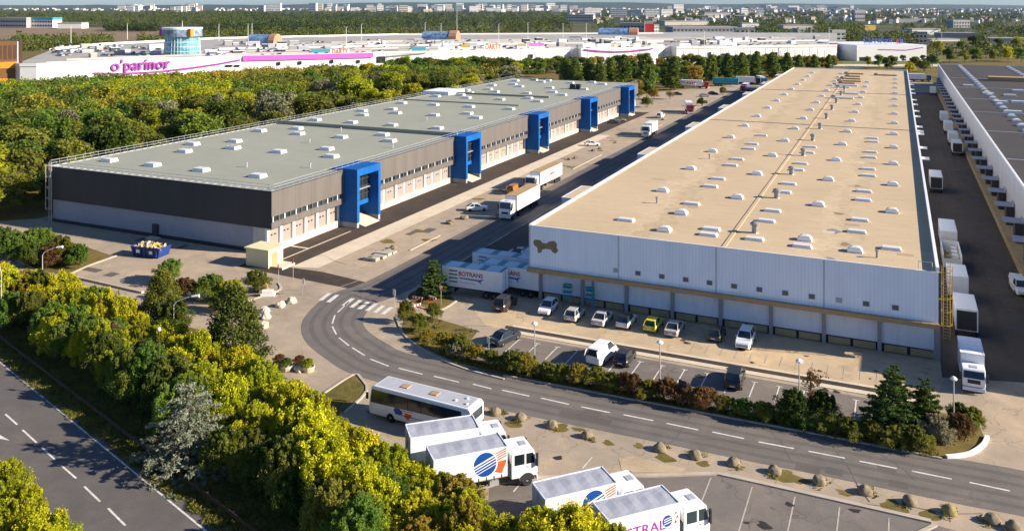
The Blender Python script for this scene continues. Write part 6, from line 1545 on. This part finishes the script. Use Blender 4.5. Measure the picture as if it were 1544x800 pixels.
# signs and barriers at the bend
def sign(u, v, h, lab, m, lean=0.0, shape='disc', tw=1.0):
    x, y = site(u, v); r = empty('traffic_sign', (x, y, 0), -.41, lab, 'sign'); b = MB(); b.tube((0, 0, 0), (lean * h, 0, h), .04, .04, M['metal'], 6); b.build('post', r); q = MB()
    if shape == 'disc':
        q.lathe([(.36, -.02), (.36, .02)], m, 20); q.xform(Matrix.Translation((lean * h, -.07, h - .2)) @ Matrix.Rotation(PI / 2, 4, 'X')); q.build('plate', r)
        q = MB(); q.lathe([(.26, -.024), (.26, .0)], M['white'], 20); q.xform(Matrix.Translation((lean * h, -.095, h - .2)) @ Matrix.Rotation(PI / 2, 4, 'X')); q.build('symbol', r)
    else: q.box(lean * h - .5 * tw, -.08, h - .8, lean * h + .5 * tw, -.04, h, m); q.build('plate', r)
sign(455, 444, 2.4, 'leaning grey road sign by the pale boulders', M['metal'], .25, 'box', .6)
sign(665, 460, 2.6, 'round red and white sign on the island by the crossing', M['red'])
sign(442, 422, 3.2, 'red and white post beside the kiosk', M['red'], 0, 'box', .3); sign(420, 430, 3.0, 'red and white post left of the kiosk gate', M['red'], 0, 'box', .3)
sign(1030, 612, 2.6, 'dark twin panel parking sign among the hedge', M['chassis'], 0, 'box', 1.0); sign(1036, 606, 1.9, 'pink notice post in the red brown shrubs', M['magenta'], 0, 'box', .22)
sign(737, 536, 2.2, 'small white notice by the dark blue car', M['white'], 0, 'box', .5); sign(595, 462, 2.3, 'road sign at the crossing, seen edge on', M['metal'], 0, 'box', .6)
for i, (u, v, a) in enumerate([(630, 458, .2), (645, 450, .9), (652, 458, -.3), (628, 470, 1.2), (638, 443, .1)]):
    x, y = site(u, v); r = empty('barrier', (x, y, 0), a, ['red and white works barrier left on the crossing island', 'red and white works barrier in front of the small pine', 'red and white works barrier nearest the round sign', 'red and white works barrier at the tip of the crossing island', 'red and white works barrier at the kerb behind the others'][i], 'barrier')
    b = MB(); b.box(-.7, -.03, .75, .7, .03, 1.0, M['white']); b.build('board', r); b = MB()
    for j in range(3): b.box(-.6 + j * .45, -.036, .755, -.38 + j * .45, .036, .995, M['red'])
    b.build('stripe', r); b = MB()
    for sx in (-.55, .55): b.tube((sx, -.3, 0), (sx, 0, .95), .03, .03, M['red'], 5); b.tube((sx, .3, 0), (sx, 0, .95), .03, .03, M['red'], 5)
    b.build('leg', r)
for i, u in enumerate((855, 889)):
    x = ray_y(u, .4); r = empty('rack', (x, .5, 0), 0, 'teal steel frame rack standing at the warehouse wall, ' + ('left one' if i == 0 else 'right one'), 'rack')
    b = MB()
    for sx in (-.5, .5):
        for sy in (-.35, .35): b.tube((sx, sy, 0), (sx, sy, 2.9), .04, .04, M['teal'], 6)
    b.build('frame', r); b = MB()
    for z in (1.3, 1.9, 2.5, 2.85): b.box(-.55, -.38, z, .55, .38, z + .12, M['tealbright'] if 'tealbright' in M else M['teal'])
    b.build('shelf', r)
for i, (u, v, m_, w_, h_) in enumerate([(404, 446, 'white', 1.9, .5), (398, 440, 'ochre', 1.2, 1.2), (392, 437, 'white', 1.5, .5)]):
    x, y = site(u, v); q = MB(); q.box(-w_ / 2, -.5, 0, w_ / 2, .5, h_, M[m_]); q.box(-w_ / 2 + .2, -.5, h_, w_ / 2 - .2, .1, h_ + .4, M[m_])
    tag(q.build('site_crate', None, (x, y, .02), .5, bev=.04), ['white site crate on the corner below the kiosk', 'ochre site crate behind the white one', 'small white site crate beside the olive bush'][i], 'crate')
# ------------------------------------------------------------------ shopping centre roof: signs and parked cars
def board(u0, u1, v0, v1, dep, base, txt=None, tm=None, lab='', depth=30):
    u = (u0 + u1) / 2; p = on_facade(u, 0, 0); D = dist(p[0], p[1]) + dep
    x, y = far(u, D); W_ = (u1 - u0) / FOC * D; z1 = 40 - (v0 - 9) / FOC * D; z0 = max(ZM - 1 + .3, 40 - (v1 - 9) / FOC * D)
    r = empty('sign', (x, y, ZM - 1), p[2], lab, 'sign'); zz0 = z0 - ZM + 1; zz1 = z1 - ZM + 1
    MB().box(-W_ / 2, 0, zz0, W_ / 2, .5, zz1, base).build('panel', r)
    q = MB()
    for i in range(5): X = -W_ / 2 + .4 + i * (W_ - .8) / 4; q.tube((X, .7, 0), (X, .7, zz1), .12, .12, M['metal'], 4)
    q.build('support', r)
    if txt:
        t = text('lettering', txt, (zz1 - zz0) * 1.25, tm, r, (0, -.02, (zz0 + zz1) / 2), (PI / 2, 0, 0), .06, 1, 1, .16)
        if t.dimensions.x > 0: t.scale = (min(1.3, W_ * .86 / t.dimensions.x), 1, 1)
    return r
board(729, 758, 66, 76, 6, M['white'], 'DARTY', M['orange'], 'white board with red lettering right of the middle glass vault')
board(498, 527, 74, 82.5, 5, M['white'], 'DARTY', M['orange'], 'white board with red lettering above the magenta band')
board(660, 686, 70.5, 77, 22, M['white'], None, None, 'plain white board left of the red lettered board')
board(690, 714, 70, 77, 22, M['white'], None, None, 'white board with yellow dot near the red lettered board')
board(779, 795, 67, 74, 22, M['white'], None, None, 'white board with orange panel'); board(797, 822, 67, 74, 22, M['white'], None, None, 'white board with magenta panel')
board(620, 642, 71, 77.5, 24, M['teal'], None, None, 'teal rooftop board above the white facade'); board(470, 500, 74, 80, 22, M['teal'], None, None, 'teal rooftop board left of the small red lettered board')
board(878, 898, 65, 72, 16, M['white'], None, None, 'white rooftop board past the notch in the facade'); board(900, 922, 66, 72.5, 16, M['white'], None, None, 'white rooftop board beside the dark one'); board(926, 931, 66, 73, 15, M['kiosk'], None, None, 'narrow yellow green rooftop board'); board(936, 950, 65, 72, 16, M['white'], None, None, 'white rooftop board with small marks'); board(955, 966, 65, 72, 16, M['white'], None, None, 'small white rooftop board'); board(1024, 1042, 65.5, 72, 12, M['white'], None, None, 'white rooftop board past the second notch'); board(1092, 1112, 64, 70, 12, M['white'], None, None, 'long white rooftop box far right on the shopping centre'); board(1252, 1264, 65, 71, 10, M['red'], None, None, 'red rooftop board at the right end of the shopping centre')
for nm_, m_, u in (('white board with orange panel', 'ochre', 787), ('white board with magenta panel', 'magenta', 809), ('white board with yellow dot near the red lettered board', 'yellow', 702)):
    o = [o for o in bpy.data.objects if o.get('label') == nm_][0]; o_ = MB(); w_ = 4 if m_ != 'magenta' else 7; o_.box(-w_ * .8, -.06, 3 - 1.1, w_ * .8, -.005, 3 + 1.0, M[m_]); o_.build('emblem', o)
M['citygrey0'] = mat('grey_deck_block', (.32, .31, .31), .8, .15, .2)
def simple_car(c):
    b = MB(); pm = paint(c); b.side([(-2.1, .3), (2.1, .3), (2.15, .75), (1.2, .92), (-1.95, .95), (-2.15, .7)], -.88, .88, pm)
    b.side([(-1.9, .93), (1.15, .9), (.45, 1.38), (-1.2, 1.42)], -.74, .74, M['glass']); b.box(-1.2, -.66, 1.4, .42, .66, 1.46, pm); return b.data('parked_car')
CC = [((.75, .75, .74), 'white'), ((.05, .05, .055), 'black'), ((.3, .3, .31), 'grey'), ((.03, .06, .2), 'blue'), ((.35, .03, .03), 'red'), ((.5, .5, .5), 'silver')]
sims = [simple_car(c) for c, _ in CC]; nC = 0
for i in range(1600):
    u = rnd.uniform(75, 1240); v = rnd.uniform(61 if u > 300 else 70, 86)
    p = on_facade(u)
    if not p: continue
    D = FOC * (40 - ZM + 1) / (v - 9); dep = D - dist(p[0], p[1])
    if dep < 6 or dep > 210 or (D > 830): continue
    if dep > 26 and rnd.random() < .45: continue
    if (dep // 8) % 2 < 1: continue
    if 240 < u < 305 and D > 460: continue
    if nC >= 270: break
    x, y = far(u, D); k = rnd.choices(range(6), [4, 3, 3, 1, 1, 3])[0]
    tag(link('parked_car', sims[k], None, (x, y, ZM - 1.0 + .02), p[2] + PI / 2 + rnd.uniform(-.05, .05)), f'small {CC[k][1]} car parked on the shopping centre roof', 'car', f'{CC[k][1]} cars on the shopping centre roof'); nC += 1
nSB = 0
M['deckgrey'] = mat('grey_deck_wall', (.42, .4, .38), .8, .15, .1, world=True)
# low white walls, stair blocks and ramps on the car park deck
def back_of(u, dep):
    p = on_facade(u, 0, 0)
    if not p: return None
    return far(u, dist(p[0], p[1]) + dep)
for dep, ua, ub in ((14, 70, 250), (16, 320, 560), (34, 100, 560), (62, 310, 850), (30, 600, 850), (96, 330, 1000), (28, 880, 1000), (60, 880, 1240), (26, 1030, 1250), (100, 1000, 1250), (135, 400, 1200), (170, 500, 1200)):
    Q = [back_of(u, dep) for u in np.linspace(ua, ub, 14)]; Q = [q for q in Q if q]
    sub(MB().ribbon(Q, .5, ZM - 1, M[rnd.choice(['mall', 'deckgrey', 'deckgrey'])], rnd.uniform(.9, 1.5)), 'deck_wall', mc)
for i in range(150):
    u = rnd.uniform(110, 1240); q = back_of(u, rnd.uniform(34, 160))
    if not q or 240 < u < 310 or dist(*q) > 800 or nSB >= 98: continue
    nSB += 1
    w_, d_, h_ = rnd.uniform(1.5, 8) * rnd.uniform(.6, 1.3), rnd.uniform(2, 5), rnd.uniform(1.0, 3.8); t = MB().box(-w_ / 2, -d_ / 2, 0, w_ / 2, d_ / 2, h_, M[rnd.choice(['mall', 'mall', 'panel', 'citygrey0', 'chassis', 'citygrey0', 'vent', 'tarp'])]).box(-w_ / 2 - .2, -d_ / 2 - .2, h_, w_ / 2 + .2, d_ / 2 + .2, h_ + .25, M['panel'])
    t.xform(Matrix.Translation((q[0], q[1], ZM - 1)) @ Matrix.Rotation(on_facade(u)[2], 4, 'Z')); sub(t, 'stair_block', mc)
# ------------------------------------------------------------------ the far plain
def block(name, u0, u1, vb, hp, m, lab, cat='building', group=None, Y=None, roofm=None, dz=0, depth=None, bands=0):
    D = Y or FOC * CAMH / (vb - HOR); u = (u0 + u1) / 2; x, y = far(u, D); W_ = (u1 - u0) / FOC * D; H_ = hp / FOC * D; dp_ = depth or min(W_ * .6, 40)
    r = empty(name, (x, y, 0), TH + rnd.uniform(-.25, .25), lab, cat, group)
    MB().box(-W_ / 2, -dp_ / 2, 0, W_ / 2, dp_ / 2, H_, m).build('wall', r)
    MB().box(-W_ / 2 - .2, -dp_ / 2 - .2, H_, W_ / 2 + .2, dp_ / 2 + .2, H_ + max(.4, H_ * (.05 if cat != 'hall' else .3)), roofm or M['panel']).build('roof', r)
    if bands:
        for k in range(bands):
            q = MB(); z = H_ * (k + .35) / bands; n_ = max(3, int(W_ / 5))
            for j in range(n_): X = -W_ / 2 + (j + .5) * W_ / n_; q.box(X - W_ / n_ * .3, -dp_ / 2 - .15, z, X + W_ / n_ * .3, -dp_ / 2 - .02, z + H_ / bands * .45, M['glass'])
            q.box(-W_ / 2 + .5, -dp_ / 2 - .1, z - .3, W_ / 2 - .5, -dp_ / 2 - .01, z + .02, M['panel']); q.build('window_band', r)
    return r
M['citywhite'] = mat('distant_white_block', (.82, .78, .72), .8, .12, .02, world=True); M['citycream'] = mat('distant_cream_block', (.62, .54, .44), .8, .12, .02, world=True); M['citygrey'] = mat('distant_grey_block', (.32, .31, .31), .8, .15, .02, world=True); M['roofred'] = mat('distant_tile_roof', (.22, .15, .12), .9, .2, .05, world=True)
ind = [(5, 52, 42, 12, 'citygrey', 'grey blue hall left of the teal roofed hall far left'), (53, 88, 42, 12, 'citywhite', 'white hall with teal roof far left beyond the field'), (92, 128, 43, 7, 'citywhite', 'low white building right of the teal roofed hall'), (856, 896, 34, 9, 'citycream', 'cream hall above the third glass vault'), (935, 972, 50, 12, 'citygrey', 'blue grey hall left of the red block'), (971, 984, 50, 14, 'red', 'red cube shop front beyond the shopping centre'), (985, 993, 50, 10, 'citywhite', 'white annex right of the red cube'), (1008, 1105, 53, 10, 'citygrey', 'long blue grey warehouse behind the shopping centre middle'), (1108, 1136, 55, 10, 'kiosk', 'cream yellow hall at the end of the long blue grey warehouse'), (995, 1066, 38, 5, 'citycream', 'long low cream hall behind the red cube'), (1116, 1142, 41, 5, 'citywhite', 'white low hall right of the overpass'), (1175, 1225, 43, 4, 'citycream', 'flat cream roof among trees'), (1198, 1226, 53, 8, 'citygrey', 'grey shed among trees right of centre'), (1250, 1272, 62, 13, 'citygrey', 'grey gabled shed before the yellow roof'), (1300, 1318, 46, 6, 'yellow', 'bright yellow roofed hall'), (1366, 1412, 52, 7, 'citywhite', 'white long roofed hall above the hypermarket'), (1380, 1396, 66, 14, 'citycream', 'brick and cream gable end right of the hypermarket'), (1415, 1465, 57, 6, 'citygrey', 'grey blue roofed hall at far right'), (1488, 1544, 66, 7, 'citygrey', 'long grey blue hall at the right edge'), (1430, 1458, 42, 9, 'citygrey', 'pale grey stepped block far right'), (1286, 1302, 32, 13, 'citygrey', 'grey water tower like block with wide white top'), (1395, 1440, 62, 3, 'citywhite', 'thin white roof right of the brick gable'), (1345, 1400, 34, 4, 'citygrey', 'glassy low block among the far poplars'), (1060, 1100, 26, 6, 'citycream', 'cream slab by the overpass')]
for (a, c_, vb, hp, m_, lab) in ind: block('industrial_hall', a, c_, vb, hp, M[m_], lab, 'hall', roofm=M['teal'] if 'teal roof' in lab and 'white hall' in lab else (M['yellow'] if 'yellow roofed' in lab else M['citygrey']), bands=2 if hp > 8 and m_ != 'red' else 0)
slabs = [(880, 905, 23.5, 10.5), (920, 945, 25, 11), (948, 968, 22, 7), (972, 993, 25.5, 10.5), (995, 1013, 24.5, 9.5), (1116, 1127, 24, 10.5), (1141, 1151, 24, 10.5), (832, 842, 17, 8), (400, 424, 14, 11), (467, 478, 13, 11), (1186, 1204, 10.5, 7), (1248, 1262, 12, 6), (1014, 1030, 13, 9)]
for i, (a, c_, vb, hp) in enumerate(slabs):
    block('apartment_block', a, c_, vb, hp, M['citywhite' if i != 7 else 'citycream'], 'white apartment slab standing alone above the trees', 'apartment block', 'white apartment slabs beyond the trees', Y=FOC * CAMH / max(vb - HOR, 7.5), bands=4)
for i in range(135):
    u = rnd.choice([rnd.uniform(178, 225), rnd.uniform(255, 300), rnd.gauss(480, 60), rnd.gauss(560, 40), rnd.gauss(660, 50), rnd.gauss(750, 45), rnd.gauss(820, 40), rnd.uniform(380, 840), rnd.uniform(1000, 1300), rnd.uniform(1120, 1290)])
    vb = rnd.uniform(14.5, 18.5) if u < 850 else rnd.uniform(11.5, 17); wpx = rnd.uniform(5, 15); hp = rnd.uniform(3, 7.5) * (1.3 if u < 850 else .8)
    k = rnd.choice(['citywhite', 'citywhite', 'citycream']); block('apartment_block', u, u + wpx, vb, hp, M[k], f'tiny {"white" if k == "citywhite" else "cream"} block of the town on the horizon', 'apartment block', f'{"white" if k == "citywhite" else "cream"} blocks of the far town', Y=FOC * CAMH / max(vb - HOR, 5), bands=3 if hp > 4.5 else 0)
# houses of the far town, far too many to count
hb = MB(); mats_ = [M['citywhite'], M['citycream'], M['citygrey'], M['citywhite']]
for i in range(1700):
    u = rnd.uniform(-60, 1620); vb = 9 + 3.4 * math.exp(rnd.random() * 2.1)
    if u < 850 and vb > 17: continue
    if u >= 850 and vb > 36: continue
    D = FOC * CAMH / (vb - HOR); x, y = far(u, D); s = rnd.uniform(4.5, 8.5) * (1 + (D > 4500) * .9); h = rnd.uniform(5, 9) * (1 + (D > 4500) * .5); m_ = rnd.choice(mats_)
    q = MB(); q.box(-s, -s * .6, 0, s, s * .6, h, m_)
    if D < 7000: q.mesh([(-s - .3, -s * .6 - .3, h), (s + .3, -s * .6 - .3, h), (s + .3, s * .6 + .3, h), (-s - .3, s * .6 + .3, h), (-s, 0, h + s * .45), (s, 0, h + s * .45)], [(0, 1, 5, 4), (2, 3, 4, 5), (1, 2, 5), (3, 0, 4)], M['roofred'] if i % 3 else M['citygrey'])
    q.xform(Matrix.Translation((x, y, 0)) @ Matrix.Rotation(rnd.random() * 3, 4, 'Z'))
    b0 = len(hb.v); hb.v += q.v; ix = [hb.mi(m2) for m2 in q.mats]
    for f_, k in zip(q.f, q.i): hb.f.append(tuple(b0 + j for j in f_)); hb.i.append(ix[k])
tag(hb.build('distant_town'), 'roofs and houses of the far town spread across the plain', 'town', None, 'stuff')
b = MB(); 
for (a, c_, vb, hp, dz) in [(1040, 1150, 27, 1.2, 10)]:
    D = 2900; x, y = far(1095, D); W_ = 110 / FOC * D
    o = empty('overpass', (x, y, 0), TH, 'pale road overpass on pillars beyond the shopping centre', 'bridge'); MB().box(-W_ / 2, -6, 6, W_ / 2, 6, 8.2, M['concrete']).build('deck', o); q = MB()
    for j in range(7): q.box(-W_ / 2 + 15 + j * W_ / 7.2, -2, 0, -W_ / 2 + 18 + j * W_ / 7.2, 2, 6, M['concrete'])
    q.build('pillar', o)
# the brown field and the banks of grass
M['field'] = mat('brown_field', (.2, .135, .075), 1, .25, .02, world=True); M['bank'] = mat('green_bank', (.11, .13, .03), 1, .25, .02, world=True)
b = MB(); b.face([site(-60, 58) + (.1,), site(120, 66) + (.1,), site(250, 62) + (.1,), site(260, 47) + (.1,), site(110, 40.5) + (.1,), site(-60, 43) + (.1,)], M['field']); structure('field', b)
b = MB(); b.face([site(690, 42) + (.1,), site(745, 42) + (.1,), site(735, 34) + (.1,), site(693, 33) + (.1,)], M['bank']); b.face([site(1270, 103) + (.1,), site(1420, 100) + (.1,), site(1420, 84) + (.1,), site(1270, 88) + (.1,)], M['bank']); structure('grass_bank', b)
b = MB(); b.face([site(1200, 100) + (.15,), site(1420, 101) + (.15,), site(1420, 97.5) + (.15,), site(1200, 97) + (.15,)], M['concrete']); structure('ring_road', b)
# woods far off: sampled as dense belts
Z = [  # u0, u1, v0, v1, number, height, kinds
 (-60, 420, 19, 40, 2000, 15, 'ddgo'), (20, 170, 60, 73, 160, 8, 'ggl'), (0, 120, 66, 78, 70, 7, 'lgo'), (160, 240, 45, 48, 160, 12, 'ddd'), (300, 520, 45, 50, 300, 12, 'ddd'), (300, 760, 50, 62, 460, 10, 'lgo'), (330, 860, 20, 46, 2000, 16, 'ddg'),
 (760, 960, 22, 52, 420, 14, 'dgo'), (210, 330, 56, 72, 120, 8, 'lgo'), (960, 1180, 28, 48, 330, 12, 'dgd'), (1120, 1300, 30, 66, 640, 14, 'dgg'), (1280, 1580, 28, 72, 900, 13, 'dgl'), (860, 1600, 13.5, 32, 2600, 12, 'dgd'), (-60, 900, 13.5, 18, 700, 12, 'dgd'), (1390, 1560, 78, 90, 90, 8, 'gdl')]
far_bins = {'wood': [], 'wood2': [], 'wood3': []}; key = {'d': 'wood', 'g': 'wood2', 'o': 'wood3', 'l': 'wood3'}
blk = [(a, c_, vb) for (a, c_, vb, hp, m_, lab) in ind] + [(a, c_, vb) for a, c_, vb, hp in slabs]
for (a, c_, v0, v1, n_, h, ks) in Z:
    for i in range(n_):
        u = rnd.uniform(a, c_); v = rnd.uniform(v0, v1)
        if mnoise.noise(Vector((u * .02, v * .16, 1.3))) < -.12 and v > 20 and a > 700: continue
        if any(ba - 2 < u < bc + 2 and vb - 1.0 < v < vb + 9 for ba, bc, vb in blk): continue
        D = FOC * CAMH / (v - HOR); x, y = far(u, D); f = 1 + (D > 2500) * .4
        far_bins[key[rnd.choice(ks)]].append((x, y, h * rnd.uniform(.7, 1.15), rnd.uniform(4, 7) * f))
for k, it in far_bins.items(): mass('far_wood', it, G[k], 40, 1.5)['label'] = {'wood': 'dark', 'wood2': 'mid green', 'wood3': 'olive'}[k] + ' tree belts and woods across the far plain'
# hills on the horizon
M['hill'] = mat('wooded_hill', (.05, .065, .035), 1, .5, .003, world=True)
vs = []; fs = []; N = 120
prof = [(11300, 0), (11900, .45), (12700, .85), (13400, 1), (14200, .8), (15200, .3)]
for i in range(N + 1):
    u = -700 + 2900 * i / N; hgt = 52 + 46 * math.exp(-((u - 780) / 330) ** 2) + 22 * mnoise.noise(Vector((u * .006, 0, 2))) + 8 * mnoise.noise(Vector((u * .03, 0, 5))) + 16 * math.exp(-((u - 1215) / 90) ** 2)
    for Yd, k in prof: x, y = far(u, Yd); vs.append((x, y, -1 + hgt * k + (6 * mnoise.noise(Vector((u * .05, Yd * .002, 1))) if k > .3 else 0)))
k = len(prof)
for i in range(N):
    for j in range(k - 1): fs.append((i * k + j, (i + 1) * k + j, (i + 1) * k + j + 1, i * k + j + 1))
structure('hills', MB().mesh(vs, fs, M['hill']), smooth=True)
# grass tufts on the verge
Vs = []
for i in range(3000):
    t = rnd.random(); p = interp(GR, t).lerp(interp(UP_, t), rnd.uniform(-.05, .33)); Vs.append((p.x, p.y))
for i in range(350): Vs.append((rnd.uniform(0, 49), rnd.uniform(-21.4, -20.2)))
for i in range(160): p = site(rnd.uniform(600, 760), rnd.uniform(480, 560)); Vs.append(p) if in_poly(p[0], p[1], [(-13, -9.5), (-9.5, -16.4), (-6, -18.8), (0, -21.1), (7, -22), (.4, -20.4), (-1.2, -12)]) else None
for x, y in dp:
    for j in range(2): a_ = rnd.random() * 6.28; Vs.append((x + .75 * math.cos(a_), y + .75 * math.sin(a_)))
Cg = np.array([(x, y, .12) for x, y in Vs])
tag(link('grass', quad_mesh('grass', leaves(Cg, np.full(len(Cg), .5), 22, .34, asp=.25, flat=.25), G['grass'])), 'dry yellow green grass on the verges and planting beds', 'grass', None, 'stuff')
# ------------------------------------------------------------------ air, light, camera
hx_, hy_ = c2l(0, 7500)
hm = bpy.data.materials.new('pale_air'); hm.use_nodes = True; nt = hm.node_tree; nt.nodes.remove(nt.nodes['Principled BSDF'])
pv = nt.nodes.new('ShaderNodeVolumePrincipled'); pv.inputs['Color'].default_value = (.36, .6, 1, 1); pv.inputs['Density'].default_value = HAZE; pv.inputs['Anisotropy'].default_value = .2
nt.links.new(pv.outputs[0], nt.nodes['Material Output'].inputs['Volume'])
hz = MB(); hz.box(hx_ - 17500, hy_ - 17500, -1.0, hx_ + 17500, hy_ + 17500, 160, hm)
if HAZE: tag(hz.build('haze'), 'thin pale blue air over the far plain', 'haze', None, 'stuff')

SUN_EL = math.radians(24); sx_, sy_ = .977, .214; nn = math.hypot(sx_, sy_)
S = Vector((sx_ / nn * math.cos(SUN_EL), sy_ / nn * math.cos(SUN_EL), math.sin(SUN_EL)))
sl = bpy.data.lights.new('sun', 'SUN'); sl.energy = 5.0; sl.angle = math.radians(.5); sl.color = (1, .89, .73)
so = bpy.data.objects.new('sun', sl); col.objects.link(so); so.rotation_euler = S.to_track_quat('Z', 'Y').to_euler(); so.location = (60, 20, 120)
w = bpy.data.worlds.new('World'); sc.world = w; w.use_nodes = True; nt = w.node_tree
sky = nt.nodes.new('ShaderNodeTexSky'); sky.sky_type = 'NISHITA'; sky.sun_disc = False; sky.sun_elevation = SUN_EL; sky.sun_rotation = math.atan2(S.x, S.y)
sky.altitude = 60; sky.air_density = 1.0; sky.dust_density = .3; sky.ozone_density = 2.5
tint = nt.nodes.new('ShaderNodeMix'); tint.data_type = 'RGBA'; tint.blend_type = 'MULTIPLY'; tint.inputs[0].default_value = 1; tint.inputs[7].default_value = (.8, .97, 1.28, 1)
nt.links.new(sky.outputs[0], tint.inputs[6]); nt.links.new(tint.outputs[2], nt.nodes['Background'].inputs[0]); nt.nodes['Background'].inputs[1].default_value = .055
cam = bpy.data.cameras.new('camera'); cam.sensor_fit = 'HORIZONTAL'; cam.sensor_width = 36; cam.lens = FOC / 1544 * 36; cam.shift_y = -(400 - HOR) / 1544; cam.clip_start = 1; cam.clip_end = 60000
co = bpy.data.objects.new('camera', cam); col.objects.link(co); co.location = (CAM[0], CAM[1], CAMH); co.rotation_euler = (PI / 2, 0, TH); sc.camera = co
vs_ = sc.view_settings; sc.display_settings.display_device = 'sRGB'; vs_.view_transform = 'Standard'; vs_.look = 'None'; vs_.exposure = EXPO; vs_.gamma = 1; vs_.use_curve_mapping = False
sc.render.engine = 'CYCLES'; cy_ = sc.cycles
cy_.max_bounces = 5; cy_.diffuse_bounces = 2; cy_.glossy_bounces = 2; cy_.transmission_bounces = 3; cy_.volume_bounces = 0; cy_.transparent_max_bounces = 4
cy_.use_adaptive_sampling = True; cy_.adaptive_threshold = .02; cy_.use_denoising = True
print('counts', count, 'rooftop cars', nC, 'objects', len(bpy.data.objects))
